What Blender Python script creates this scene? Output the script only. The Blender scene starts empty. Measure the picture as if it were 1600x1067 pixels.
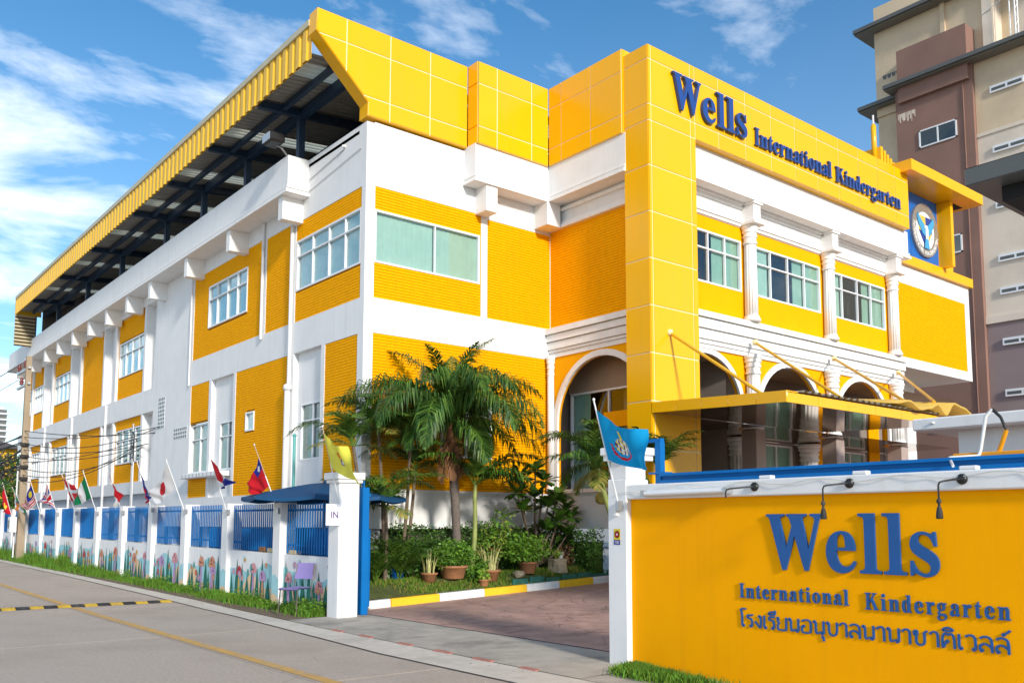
import bpy, bmesh, math, random
from mathutils import Vector, Matrix
R = math.radians
SC = bpy.context.scene
COL = SC.collection
random.seed(7)

# ------------------------------------------------------------------ camera
cd = bpy.data.cameras.new("camera")
cam = bpy.data.objects.new("camera", cd)
COL.objects.link(cam)
SC.camera = cam
cd.sensor_width = 36.0
cd.lens = 1402.0 / 1600 * 36
cd.shift_y = (681.6 - 533.5) / 1600
cd.clip_start = 0.1
cd.clip_end = 6000
yaw, pit, rol = R(39.204), R(5.59), R(0.113)
f_ = Vector((math.sin(yaw) * math.cos(pit), math.cos(yaw) * math.cos(pit), math.sin(pit)))
r_ = Vector((math.cos(yaw), -math.sin(yaw), 0))
u_ = r_.cross(f_)
r2 = r_ * math.cos(rol) + u_ * math.sin(rol)
u2 = -r_ * math.sin(rol) + u_ * math.cos(rol)
cam.matrix_world = Matrix(((r2.x, u2.x, -f_.x, -9.568), (r2.y, u2.y, -f_.y, -16.82), (r2.z, u2.z, -f_.z, 1.6), (0, 0, 0, 1)))

# ------------------------------------------------------------------ light
SUN = Vector((-0.22, -1.0, 0.40)).normalized()       # towards the sun
sl = bpy.data.lights.new("sun", 'SUN')
sl.energy = 2.0
sl.angle = R(6.0)
sl.color = (1.0, 0.93, 0.83)
so = bpy.data.objects.new("sun", sl)
so.rotation_euler = SUN.to_track_quat('Z', 'Y').to_euler()
so.location = (-20, -60, 40)
COL.objects.link(so)

W = bpy.data.worlds.new("World")
SC.world = W
W.use_nodes = True
nt = W.node_tree
nt.nodes.clear()
def N(t, tree=None, **kw):
    n = (tree or nt).nodes.new(t)
    for k, v in kw.items():
        setattr(n, k, v)
    return n
out = N('ShaderNodeOutputWorld')
bg = N('ShaderNodeBackground')
sky = N('ShaderNodeTexSky', sky_type='NISHITA')
sky.sun_disc = False
sky.sun_elevation = math.asin(SUN.z)
sky.sun_rotation = math.atan2(SUN.x, SUN.y)
sky.altitude = 0
sky.air_density = 1.0
sky.dust_density = 0.3
sky.ozone_density = 3.0
bg.inputs['Strength'].default_value = 0.15
tc = N('ShaderNodeTexCoord')
sep = N('ShaderNodeSeparateXYZ')
nt.links.new(tc.outputs['Generated'], sep.inputs[0])
def M(op, a, b=None, tree=None):
    t = tree or nt
    n = t.nodes.new('ShaderNodeMath'); n.operation = op
    for i, v in enumerate((a, b)):
        if v is None: continue
        if isinstance(v, (int, float)): n.inputs[i].default_value = v
        else: t.links.new(v, n.inputs[i])
    return n.outputs[0]
zz = M('ADD', M('MAXIMUM', sep.outputs[2], 0.0), 0.22)
comb = N('ShaderNodeCombineXYZ')
nt.links.new(M('DIVIDE', sep.outputs[0], zz), comb.inputs[0])
nt.links.new(M('DIVIDE', sep.outputs[1], zz), comb.inputs[1])
no1 = N('ShaderNodeTexNoise')
no1.inputs['Scale'].default_value = 1.75
no1.inputs['Detail'].default_value = 9
no1.inputs['Roughness'].default_value = 0.58
no1.inputs['Distortion'].default_value = 0.25
mp = N('ShaderNodeMapping')
mp.inputs['Location'].default_value = (2.3, 0.4, 0.3)
mp.inputs['Rotation'].default_value = (0, 0, R(25))
mp.inputs['Scale'].default_value = (1.0, 1.7, 1.0)
nt.links.new(comb.outputs[0], mp.inputs[0])
nt.links.new(mp.outputs[0], no1.inputs['Vector'])
rp = N('ShaderNodeValToRGB')
rp.color_ramp.elements[0].position = 0.47
rp.color_ramp.elements[1].position = 0.74
nt.links.new(no1.outputs[0], rp.inputs[0])
# low cloud bank / bright air near the horizon, the same all round
hz = M('MULTIPLY', M('POWER', M('SUBTRACT', 1.0, M('MINIMUM', M('MAXIMUM', sep.outputs[2], 0.0), 1.0)), 3.0), 0.42)
fac = M('MINIMUM', M('ADD', M('MULTIPLY', rp.outputs[0], 0.88), hz), 0.93)
hsv = N('ShaderNodeHueSaturation')
hsv.inputs['Hue'].default_value = 0.494
hsv.inputs['Saturation'].default_value = 1.60
hsv.inputs['Value'].default_value = 0.54
nt.links.new(sky.outputs[0], hsv.inputs['Color'])
mix = N('ShaderNodeMixRGB')
mix.inputs[2].default_value = (5.7, 5.75, 5.8, 1)
nt.links.new(fac, mix.inputs[0])
nt.links.new(hsv.outputs[0], mix.inputs[1])
nt.links.new(mix.outputs[0], bg.inputs['Color'])
nt.links.new(bg.outputs[0], out.inputs['Surface'])

SC.view_settings.view_transform = 'Standard'
SC.view_settings.look = 'None'
SC.view_settings.gamma = 1
SC.view_settings.use_curve_mapping = False
SC.view_settings.exposure = 1.06
SC.cycles.max_bounces = 8
SC.cycles.transparent_max_bounces = 12

# ------------------------------------------------------------------ materials
MATS = {}
def mat(name, col, rough=0.6, var=0.06, scale=3.0, bump=0.0, bscale=40.0, metal=0.0, spec=0.5, dirt=None, dscale=1.2, damt=0.25, coat=0.0, trans=0.0, streak=None, samt=0.2, ovar=0.0):
    m = bpy.data.materials.new(name); m.use_nodes = True
    t = m.node_tree; b = t.nodes['Principled BSDF']
    tc = N('ShaderNodeTexCoord', t); geo = N('ShaderNodeNewGeometry', t)
    pos = geo.outputs['Position']
    n1 = N('ShaderNodeTexNoise', t); n1.inputs['Scale'].default_value = scale; n1.inputs['Detail'].default_value = 6
    t.links.new(pos, n1.inputs['Vector'])
    rm = N('ShaderNodeMapRange', t)
    rm.inputs[1].default_value = 0.3; rm.inputs[2].default_value = 0.7
    rm.inputs[3].default_value = 1 - var; rm.inputs[4].default_value = 1 + var
    t.links.new(n1.outputs[0], rm.inputs[0])
    vm = N('ShaderNodeVectorMath', t, operation='SCALE')
    vm.inputs[0].default_value = col[:3]
    t.links.new(rm.outputs[0], vm.inputs['Scale'])
    src = vm.outputs[0]
    if dirt:
        n2 = N('ShaderNodeTexNoise', t); n2.inputs['Scale'].default_value = dscale; n2.inputs['Detail'].default_value = 8; n2.inputs['Roughness'].default_value = 0.65
        t.links.new(pos, n2.inputs['Vector'])
        r2 = N('ShaderNodeMapRange', t); r2.inputs[1].default_value = 0.48; r2.inputs[2].default_value = 0.75; r2.inputs[3].default_value = 0; r2.inputs[4].default_value = damt
        t.links.new(n2.outputs[0], r2.inputs[0])
        mx = N('ShaderNodeMixRGB', t); mx.inputs[2].default_value = (*dirt, 1)
        t.links.new(r2.outputs[0], mx.inputs[0]); t.links.new(src, mx.inputs[1])
        src = mx.outputs[0]
    if streak:
        mpn = N('ShaderNodeMapping', t); mpn.inputs['Scale'].default_value = (5.5, 5.5, 0.35)
        t.links.new(pos, mpn.inputs[0])
        n4 = N('ShaderNodeTexNoise', t); n4.inputs['Scale'].default_value = 1.0; n4.inputs['Detail'].default_value = 7; n4.inputs['Roughness'].default_value = 0.6
        t.links.new(mpn.outputs[0], n4.inputs['Vector'])
        r4 = N('ShaderNodeMapRange', t); r4.inputs[1].default_value = 0.52; r4.inputs[2].default_value = 0.78; r4.inputs[3].default_value = 0; r4.inputs[4].default_value = samt
        t.links.new(n4.outputs[0], r4.inputs[0])
        m4 = N('ShaderNodeMixRGB', t); m4.inputs[2].default_value = (*streak, 1)
        t.links.new(r4.outputs[0], m4.inputs[0]); t.links.new(src, m4.inputs[1]); src = m4.outputs[0]
    if ovar:
        oi = N('ShaderNodeObjectInfo', t); r5 = N('ShaderNodeMapRange', t); r5.inputs[3].default_value = 1 - ovar; r5.inputs[4].default_value = 1 + ovar
        t.links.new(oi.outputs['Random'], r5.inputs[0])
        v5 = N('ShaderNodeVectorMath', t, operation='SCALE'); t.links.new(src, v5.inputs[0]); t.links.new(r5.outputs[0], v5.inputs['Scale']); src = v5.outputs[0]
    t.links.new(src, b.inputs['Base Color'])
    b.inputs['Roughness'].default_value = rough
    b.inputs['Metallic'].default_value = metal
    b.inputs['Specular IOR Level'].default_value = spec
    b.inputs['Coat Weight'].default_value = coat
    if bump:
        n3 = N('ShaderNodeTexNoise', t); n3.inputs['Scale'].default_value = bscale; n3.inputs['Detail'].default_value = 5
        t.links.new(pos, n3.inputs['Vector'])
        bp = N('ShaderNodeBump', t); bp.inputs['Strength'].default_value = bump; bp.inputs['Distance'].default_value = 0.02
        t.links.new(n3.outputs[0], bp.inputs['Height']); t.links.new(bp.outputs[0], b.inputs['Normal'])
    if trans:
        o = t.nodes['Material Output']
        tr = N('ShaderNodeBsdfTranslucent', t); t.links.new(src, tr.inputs['Color'])
        ms = N('ShaderNodeMixShader', t); ms.inputs[0].default_value = trans
        t.links.new(b.outputs[0], ms.inputs[1]); t.links.new(tr.outputs[0], ms.inputs[2])
        t.links.new(ms.outputs[0], o.inputs['Surface'])
    MATS[name] = m
    return m
def glass(name, col, rough=0.03, alpha=0.35):
    m = bpy.data.materials.new(name); m.use_nodes = True
    t = m.node_tree; t.nodes.clear()
    o = N('ShaderNodeOutputMaterial', t)
    gl = N('ShaderNodeBsdfGlossy', t); gl.inputs['Roughness'].default_value = rough; gl.inputs['Color'].default_value = (0.9, 0.95, 1, 1)
    tr = N('ShaderNodeBsdfTransparent', t); tr.inputs['Color'].default_value = (*col, 1)
    fr = N('ShaderNodeLayerWeight', t); fr.inputs['Blend'].default_value = 0.5
    geo = N('ShaderNodeNewGeometry', t)
    nz = N('ShaderNodeTexNoise', t); nz.inputs['Scale'].default_value = 1.1
    t.links.new(geo.outputs['Position'], nz.inputs['Vector'])
    bp = N('ShaderNodeBump', t); bp.inputs['Strength'].default_value = 0.06; bp.inputs['Distance'].default_value = 0.03
    t.links.new(nz.outputs[0], bp.inputs['Height']); t.links.new(bp.outputs[0], gl.inputs['Normal'])
    ad = M('ADD', M('MULTIPLY', M('POWER', fr.outputs['Facing'], 4.0, t), 0.8, t), alpha, t)
    ms = N('ShaderNodeMixShader', t)
    t.links.new(ad, ms.inputs[0]); t.links.new(tr.outputs[0], ms.inputs[1]); t.links.new(gl.outputs[0], ms.inputs[2])
    t.links.new(ms.outputs[0], o.inputs['Surface'])
    MATS[name] = m
    return m

mat('white', (0.78, 0.78, 0.775), 0.7, 0.03, 2.0, 0.08, 60, dirt=(0.66, 0.64, 0.60), dscale=0.7, damt=0.22, streak=(0.50, 0.48, 0.43), samt=0.30)
mat('white_trim', (0.82, 0.81, 0.79), 0.6, 0.03, 5.0, dirt=(0.66, 0.63, 0.58), dscale=2.0, damt=0.25, streak=(0.55, 0.52, 0.46), samt=0.25)
mat('frame', (0.80, 0.81, 0.82), 0.4, 0.02)
mat('acm', (0.92, 0.46, 0.002), 0.24, 0.02, 0.6, 0.02, 2.5, spec=0.32, dirt=(0.74, 0.44, 0.02), dscale=0.8, damt=0.22, streak=(0.62, 0.40, 0.05), samt=0.22, ovar=0.03)
mat('acm_joint', (0.90, 0.76, 0.42), 0.6, 0.02)
mat('brick', (0.95, 0.415, 0.001), 0.7, 0.07, 14.0, 0.15, 90, spec=0.04, dirt=(0.86, 0.35, 0.003), dscale=0.9, damt=0.4, streak=(0.70, 0.29, 0.01), samt=0.2)
mat('mortar', (0.40, 0.155, 0.002), 0.85, 0.08, 9.0, spec=0.15)
mat('plaster_yellow', (0.92, 0.41, 0.001), 0.7, 0.03, 3.0, 0.1, 50, spec=0.06)
mat('sign_yellow', (0.98, 0.41, 0.001), 0.7, 0.025, 1.4, 0.08, 60, spec=0.04, dirt=(0.90, 0.35, 0.004), dscale=0.8, damt=0.4, streak=(0.70, 0.27, 0.01), samt=0.25)
mat('letter_blue', (0.004, 0.085, 0.30), 0.45, 0.05, 4.0)
mat('letter_blue_dark', (0.012, 0.06, 0.26), 0.35, 0.05, 4.0)
mat('blue', (0.001, 0.14, 0.42), 0.5, 0.07, 2.0, spec=0.2)
mat('blue_sheet', (0.001, 0.135, 0.40), 0.7, 0.12, 3.0, spec=0.15)
mat('steel_blue', (0.012, 0.035, 0.075), 0.5, 0.1, 2.0)
mat('fascia_yellow', (0.80, 0.46, 0.015), 0.42, 0.05, 1.0)
mat('fascia_cap', (0.52, 0.46, 0.30), 0.5, 0.06, 2.0)
mat('roof_sheet', (0.27, 0.26, 0.23), 0.5, 0.15, 2.0)
mat('skylight', (0.80, 0.72, 0.52), 0.5, 0.06, 2.0, trans=0.75)
mat('dark', (0.012, 0.012, 0.013), 0.8, 0.1)
mat('pier_tan_shaded', (0.40, 0.32, 0.28), 0.7, 0.05)  # pinkish tint plus the canopy's shade on the column feet, mixed into the colour
mat('interior', (0.24, 0.20, 0.17), 0.8, 0.06)
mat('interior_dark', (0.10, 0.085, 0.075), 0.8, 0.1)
mat('ceiling_in', (0.32, 0.24, 0.17), 0.7, 0.05)
mat('soffit_gloss', (0.22, 0.15, 0.075), 0.06, 0.03, 1.0, metal=0.85)
mat('curtain', (0.32, 0.50, 0.38), 0.85, 0.05, 6.0, trans=0.15)
mat('curtain_pale', (0.44, 0.62, 0.52), 0.85, 0.05, 6.0, trans=0.15)
mat('curtain_blue', (0.42, 0.66, 0.67), 0.85, 0.05, 6.0, trans=0.15)
glass('glass', (0.93, 0.97, 0.96), 0.02, 0.05)
glass('glass_dark', (0.62, 0.72, 0.70), 0.02, 0.07)
mat('pipe', (0.72, 0.72, 0.72), 0.5, 0.04)
mat('chair_leg', (0.12, 0.10, 0.085), 0.4, 0.1, metal=0.5)
mat('metal', (0.45, 0.46, 0.47), 0.35, 0.08, metal=0.7)
mat('black', (0.012, 0.012, 0.012), 0.4, 0.2)
mat('road', (0.50, 0.415, 0.335), 0.85, 0.12, 22.0, 0.35, 90, dirt=(0.36, 0.29, 0.225), dscale=0.55, damt=0.7, spec=0.2)
mat('gutter', (0.66, 0.59, 0.49), 0.85, 0.08, 5.0, 0.25, 80, dirt=(0.32, 0.29, 0.24), dscale=1.0, damt=0.5, spec=0.2)
mat('apron', (0.47, 0.42, 0.345), 0.9, 0.12, 4.0, 0.35, 50, dirt=(0.10, 0.095, 0.085), dscale=0.9, damt=0.75, spec=0.2)
mat('crack', (0.25, 0.16, 0.125), 0.9, 0.2)
mat('joint', (0.06, 0.055, 0.05), 0.95, 0.2)
mat('line_yellow', (0.62, 0.36, 0.09), 0.8, 0.12, 7.0, dirt=(0.36, 0.31, 0.26), dscale=6.0, damt=0.9)
mat('driveway', (0.50, 0.31, 0.245), 0.75, 0.16, 4.0, 0.25, 40, dirt=(0.36, 0.24, 0.20), dscale=0.9, damt=0.8, spec=0.3)
mat('kerb_white', (0.78, 0.77, 0.74), 0.7, 0.05, 6.0, 0.1, dirt=(0.45, 0.42, 0.36), dscale=4.0, damt=0.35)
mat('kerb_yellow', (0.86, 0.50, 0.01), 0.7, 0.05, 6.0, 0.1, dirt=(0.5, 0.3, 0.05), dscale=4.0, damt=0.25)
mat('kerb_red', (0.42, 0.17, 0.13), 0.85, 0.15, 8.0)
mat('rubber', (0.025, 0.025, 0.025), 0.7, 0.3, 10.0, dirt=(0.2, 0.18, 0.15), dscale=8, damt=0.5)
mat('rubber_yellow', (0.60, 0.38, 0.03), 0.7, 0.15, 10.0, dirt=(0.2, 0.17, 0.13), dscale=8, damt=0.6)
mat('ground', (0.34, 0.31, 0.27), 0.95, 0.15, 0.3, 0.3, 8)
mat('soil', (0.17, 0.115, 0.07), 0.95, 0.25, 6.0, 0.5, 30)
mat('lawn', (0.075, 0.095, 0.02), 0.95, 0.3, 5.0, 0.6, 60, dirt=(0.14, 0.10, 0.05), dscale=1.5, damt=0.5)
mat('grass_blade', (0.14, 0.24, 0.025), 0.7, 0.35, 2.0, trans=0.25, spec=0.2)
mat('weed', (0.10, 0.24, 0.025), 0.65, 0.35, 4.0, trans=0.2, spec=0.2)
mat('leaf_palm', (0.040, 0.108, 0.013), 0.42, 0.35, 3.0, trans=0.22, spec=0.4)
mat('leaf_palm_light', (0.12, 0.22, 0.028), 0.42, 0.35, 3.0, trans=0.25, spec=0.4)
mat('leaf_yellowish', (0.33, 0.27, 0.05), 0.6, 0.3, 3.0, trans=0.2)
mat('leaf_dead', (0.20, 0.09, 0.035), 0.8, 0.3, 5.0)
mat('leaf_dark', (0.05, 0.115, 0.02), 0.4, 0.35, 5.0, trans=0.15, spec=0.4)
mat('leaf_mid', (0.095, 0.22, 0.025), 0.45, 0.35, 5.0, trans=0.2, spec=0.4)
mat('leaf_bright', (0.17, 0.34, 0.03), 0.45, 0.3, 5.0, trans=0.2, spec=0.4)
mat('leaf_lime', (0.30, 0.36, 0.05), 0.5, 0.3, 5.0, trans=0.2)
mat('sansevieria', (0.45, 0.44, 0.17), 0.5, 0.4, 16.0)
mat('flower_red', (0.55, 0.015, 0.03), 0.6, 0.2)
mat('trunk_palm', (0.15, 0.12, 0.10), 0.9, 0.25, 14.0, 0.5, 30)
mat('trunk_green', (0.26, 0.30, 0.08), 0.55, 0.2, 6.0, 0.2, 20)
mat('trunk', (0.16, 0.115, 0.08), 0.9, 0.25, 9.0, 0.5, 30)
mat('terracotta', (0.36, 0.16, 0.07), 0.8, 0.15, 7.0, 0.2, 40)
mat('stone', (0.36, 0.29, 0.20), 0.9, 0.2, 7.0, 0.6, 14, dirt=(0.15, 0.13, 0.09), dscale=5, damt=0.5)
mat('tower_brown', (0.26, 0.145, 0.11), 0.85, 0.08, 0.8, 0.15, 12, dirt=(0.20, 0.115, 0.095), dscale=0.35, damt=0.55)
mat('tower_beige', (0.66, 0.52, 0.35), 0.85, 0.07, 0.6, 0.1, 12, dirt=(0.33, 0.27, 0.20), dscale=0.35, damt=0.5)
mat('tower_pale', (0.74, 0.64, 0.52), 0.85, 0.07, 0.6, 0.1, 12, dirt=(0.40, 0.35, 0.29), dscale=0.35, damt=0.5)
mat('tower_mauve', (0.28, 0.215, 0.21), 0.85, 0.07, 0.6, dirt=(0.30, 0.25, 0.24), dscale=0.5, damt=0.5)
mat('eave', (0.17, 0.165, 0.14), 0.5, 0.1, 1.0)
mat('eave_grey', (0.10, 0.105, 0.10), 0.4, 0.1, 1.0)
mat('emblem_blue', (0.006, 0.13, 0.47), 0.35, 0.04)
mat('silver', (0.42, 0.38, 0.33), 0.35, 0.15, 10.0, metal=0.6)
mat('emblem_white', (0.80, 0.80, 0.78), 0.5, 0.03)
mat('emblem_gold', (0.80, 0.50, 0.06), 0.45, 0.05)
mat('emblem_navy', (0.02, 0.05, 0.28), 0.45, 0.05)
mat('emblem_cyan', (0.05, 0.34, 0.60), 0.45, 0.05)
mat('gold_book', (0.62, 0.40, 0.07), 0.45, 0.06)
mat('rod_yellow', (0.72, 0.40, 0.02), 0.4, 0.05)
mat('umbrella', (0.003, 0.065, 0.17), 0.75, 0.06, 3.0, trans=0.1)
mat('purple', (0.23, 0.18, 0.42), 0.45, 0.05)
mat('purple_text', (0.09, 0.015, 0.17), 0.6, 0.03)
mat('orange', (0.85, 0.34, 0.005), 0.45, 0.05)
mat('teal_pole', (0.12, 0.42, 0.40), 0.5, 0.05)
mat('concrete_pole', (0.36, 0.28, 0.19), 0.85, 0.12, 4.0, 0.25, 30, dirt=(0.15, 0.11, 0.08), dscale=2.0, damt=0.4)
mat('insulator', (0.16, 0.03, 0.025), 0.25, 0.1)
mat('cable', (0.01, 0.01, 0.011), 0.6, 0.1)
mat('cable_white', (0.70, 0.70, 0.68), 0.6, 0.1)
mat('house_yellow', (0.80, 0.45, 0.01), 0.7, 0.05)
mat('house_roof', (0.10, 0.085, 0.075), 0.8, 0.1)
mat('far_white', (0.62, 0.63, 0.65), 0.8, 0.04)
mat('plastic_blue', (0.01, 0.15, 0.55), 0.4, 0.05)
mat('wood_pole', (0.45, 0.33, 0.22), 0.6, 0.1)
mat('tile_green', (0.02, 0.13, 0.10), 0.4, 0.2, 8.0)
mat('pole_white', (0.78, 0.78, 0.77), 0.4, 0.03)
mat('sack', (0.55, 0.45, 0.28), 0.8, 0.1)
mat('graywall', (0.46, 0.48, 0.52), 0.8, 0.05)
for nm, c in dict(f_red=(0.62, 0.015, 0.025), f_white=(0.80, 0.80, 0.80), f_blue=(0.02, 0.03, 0.28), f_yellow=(0.85, 0.66, 0.05), f_green=(0.005, 0.20, 0.07), f_orange=(0.85, 0.25, 0.03), f_royal=(0.86, 0.80, 0.10), f_sky=(0.005, 0.33, 0.66), f_purple=(0.12, 0.05, 0.25)).items():
    mat(nm, c, 0.75, 0.03, 4.0, trans=0.3, spec=0.2)
for nm, c in dict(m_cyan=(0.36, 0.62, 0.66), m_sand=(0.80, 0.55, 0.34), m_green=(0.025, 0.16, 0.12), m_teal=(0.10, 0.36, 0.33), m_red=(0.50, 0.07, 0.08), m_pink=(0.66, 0.30, 0.33), m_salmon=(0.62, 0.27, 0.17), m_lilac=(0.48, 0.30, 0.52), m_yellow=(0.72, 0.45, 0.07), m_dark=(0.03, 0.02, 0.02)).items():
    mat(nm, c, 0.8, 0.10, 6.0, spec=0.2)

# ------------------------------------------------------------------ mesh helpers
WPOS = {}
class MB:
    """collects faces in a local frame; frame maps (u, d, z) to the world"""
    def __init__(s, frame=None):
        s.v = []; s.f = []; s.mi = []; s.mats = []; s.sm = []
        s.fr = frame
    def mid(s, m):
        if m not in s.mats: s.mats.append(m)
        return s.mats.index(m)
    def add(s, vs, fs, m, smooth=False):
        b = len(s.v); k = s.mid(m)
        s.v += [s.fr(*q) if s.fr else tuple(q) for q in vs]
        for f in fs:
            s.f.append([b + i for i in f]); s.mi.append(k); s.sm.append(smooth)
        return s
    def box(s, u0, u1, d0, d1, z0, z1, m):
        vs = [(u0, d0, z0), (u1, d0, z0), (u1, d1, z0), (u0, d1, z0), (u0, d0, z1), (u1, d0, z1), (u1, d1, z1), (u0, d1, z1)]
        return s.add(vs, [(0, 3, 2, 1), (4, 5, 6, 7), (0, 1, 5, 4), (1, 2, 6, 5), (2, 3, 7, 6), (3, 0, 4, 7)], m)
    def bevbox(s, u0, u1, d0, d1, z0, z1, m, b=0.02):
        # box with chamfered edges all round (24 vertices)
        xs = ((u0, u0 + b), (u1, u1 - b)); ys = ((d0, d0 + b), (d1, d1 - b)); zs = ((z0, z0 + b), (z1, z1 - b))
        vs = []; idx = {}
        for i in (0, 1):
            for j in (0, 1):
                for k in (0, 1):
                    for a in range(3):
                        p = [xs[i][1], ys[j][1], zs[k][1]]
                        p[a] = (xs[i][0], ys[j][0], zs[k][0])[a]
                        idx[i, j, k, a] = len(vs); vs.append(tuple(p))
        F = []
        for a in range(3):
            o = [x for x in range(3) if x != a]
            for e in (0, 1):
                q = []
                for (p1, p2) in ((0, 0), (1, 0), (1, 1), (0, 1)):
                    c = [0, 0, 0]; c[a] = e; c[o[0]] = p1; c[o[1]] = p2
                    q.append(idx[c[0], c[1], c[2], a])
                F.append(q)
            for p1 in (0, 1):
                for p2 in (0, 1):
                    c0 = [0, 0, 0]; c0[o[0]] = p1; c0[o[1]] = p2; c1 = list(c0); c1[a] = 1
                    F.append([idx[(*c0, o[0])], idx[(*c1, o[0])], idx[(*c1, o[1])], idx[(*c0, o[1])]])
        for i in (0, 1):
            for j in (0, 1):
                for k in (0, 1):
                    F.append([idx[i, j, k, 0], idx[i, j, k, 1], idx[i, j, k, 2]])
        return s.add(vs, F, m)
    def prism(s, pts, d0, d1, m, axis='d'):
        # pts in (u, z) plane extruded along d; or axis 'u': pts (d, z) extruded along u; axis 'z': pts (u, d)
        n = len(pts)
        if axis == 'd': vs = [(a, d0, b) for a, b in pts] + [(a, d1, b) for a, b in pts]
        elif axis == 'u': vs = [(d0, a, b) for a, b in pts] + [(d1, a, b) for a, b in pts]
        else: vs = [(a, b, d0) for a, b in pts] + [(a, b, d1) for a, b in pts]
        fs = [tuple(range(n)), tuple(range(2 * n - 1, n - 1, -1))] + [(i, (i + 1) % n, n + (i + 1) % n, n + i) for i in range(n)]
        return s.add(vs, fs, m)
    def tube(s, pts, rad, m, seg=8, cap=True, smooth=True):
        pts = [Vector(q) for q in pts]; n = len(pts)
        if not isinstance(rad, (list, tuple)): rad = [rad] * n
        vs = []; ref = None
        for i, q in enumerate(pts):
            d = (pts[min(i + 1, n - 1)] - pts[max(i - 1, 0)])
            d = d.normalized() if d.length > 1e-9 else Vector((0, 0, 1))
            if ref is None:
                ref = Vector((1, 0, 0)) if abs(d.x) < 0.8 else Vector((0, 1, 0))
            a = (ref - d * ref.dot(d)).normalized(); ref = a; b = d.cross(a)
            for k in range(seg):
                w = 2 * math.pi * k / seg
                vs.append(tuple(q + (a * math.cos(w) + b * math.sin(w)) * rad[i]))
        fs = []
        for i in range(n - 1):
            for k in range(seg):
                k2 = (k + 1) % seg
                fs.append((i * seg + k, i * seg + k2, (i + 1) * seg + k2, (i + 1) * seg + k))
        s.add(vs, fs, m, smooth)
        if cap:
            s.add(vs[:seg], [tuple(range(seg - 1, -1, -1))], m); s.add(vs[-seg:], [tuple(range(seg))], m)
        return s
    def lathe(s, c, prof, m, seg=16, smooth=True, flute=0.0, nfl=0):
        vs = []; n = len(prof)
        for (r, z) in prof:
            for k in range(seg):
                w = 2 * math.pi * k / seg
                rr = r * (1 - flute * (0.5 - 0.5 * math.cos(w * nfl))) if nfl else r
                vs.append((c[0] + rr * math.cos(w), c[1] + rr * math.sin(w), c[2] + z))
        fs = []
        for i in range(n - 1):
            for k in range(seg):
                k2 = (k + 1) % seg
                fs.append((i * seg + k, i * seg + k2, (i + 1) * seg + k2, (i + 1) * seg + k))
        fs.append(tuple(range(seg - 1, -1, -1))); fs.append(tuple(range((n - 1) * seg, n * seg)))
        return s.add(vs, fs, m, smooth)
    def quad(s, a, b, c, d, m): return s.add([a, b, c, d], [(0, 1, 2, 3)], m)
    def mesh(s, name, org=(0, 0, 0)):
        me = bpy.data.meshes.new(name)
        me.from_pydata([(q[0] - org[0], q[1] - org[1], q[2] - org[2]) for q in s.v], [], s.f)
        for m in s.mats: me.materials.append(MATS[m])
        me.polygons.foreach_set('material_index', s.mi)
        me.polygons.foreach_set('use_smooth', s.sm)
        me.update()
        return me
    def build(s, name, parent=None, label=None, cat=None, group=None, kind=None, fix=True):
        if not s.v: return None
        xs = [q[0] for q in s.v]; ys = [q[1] for q in s.v]; zs = [q[2] for q in s.v]
        org = ((min(xs) + max(xs)) / 2, (min(ys) + max(ys)) / 2, min(zs))
        me = s.mesh(name, org)
        if fix:
            bm = bmesh.new(); bm.from_mesh(me); bmesh.ops.recalc_face_normals(bm, faces=bm.faces); bm.to_mesh(me); bm.free()
        o = bpy.data.objects.new(name, me); COL.objects.link(o)
        place(o, org, parent)
        return tag(o, label, cat, group, kind)
def place(o, org, parent):
    pw = WPOS[parent.name] if parent else (0, 0, 0)
    if parent: o.parent = parent
    o.location = tuple(org[i] - pw[i] for i in range(3))
    WPOS[o.name] = tuple(org)
def tag(o, label=None, cat=None, group=None, kind=None):
    if label: o['label'] = label
    if cat: o['category'] = cat
    if group: o['group'] = group
    if kind: o['kind'] = kind
    return o
def thing(name, loc, label, cat, group=None):
    o = bpy.data.objects.new(name, None); COL.objects.link(o)
    o.empty_display_size = 0.3
    place(o, loc, None)
    return tag(o, label, cat, group)
def FL(base=0.0):   # left facade: u along y, d outwards (-x)
    return lambda u, d, z: (base - d, u, z)
def FF(base=0.0):   # front facade: u along x, d outwards (-y)
    return lambda u, d, z: (u, base - d, z)
def gz(y): return 0.0075 * max(0.0, y)
def holed(mb, u0, u1, z0, z1, holes, d0, d1, m):
    us = sorted({u0, u1, *[min(max(h[0], u0), u1) for h in holes], *[min(max(h[1], u0), u1) for h in holes]})
    zs = sorted({z0, z1, *[min(max(h[2], z0), z1) for h in holes], *[min(max(h[3], z0), z1) for h in holes]})
    for j in range(len(zs) - 1):
        run = None
        for i in range(len(us) - 1):
            cu = (us[i] + us[i + 1]) / 2; cz = (zs[j] + zs[j + 1]) / 2
            solid = not any(h[0] < cu < h[1] and h[2] < cz < h[3] for h in holes)
            if solid and run is None: run = us[i]
            if run is not None and not solid: mb.box(run, us[i], d0, d1, zs[j], zs[j + 1], m); run = None
        if run is not None: mb.box(run, us[-1], d0, d1, zs[j], zs[j + 1], m)
BH, BW, BG = 0.0665, 0.20, 0.010
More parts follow.
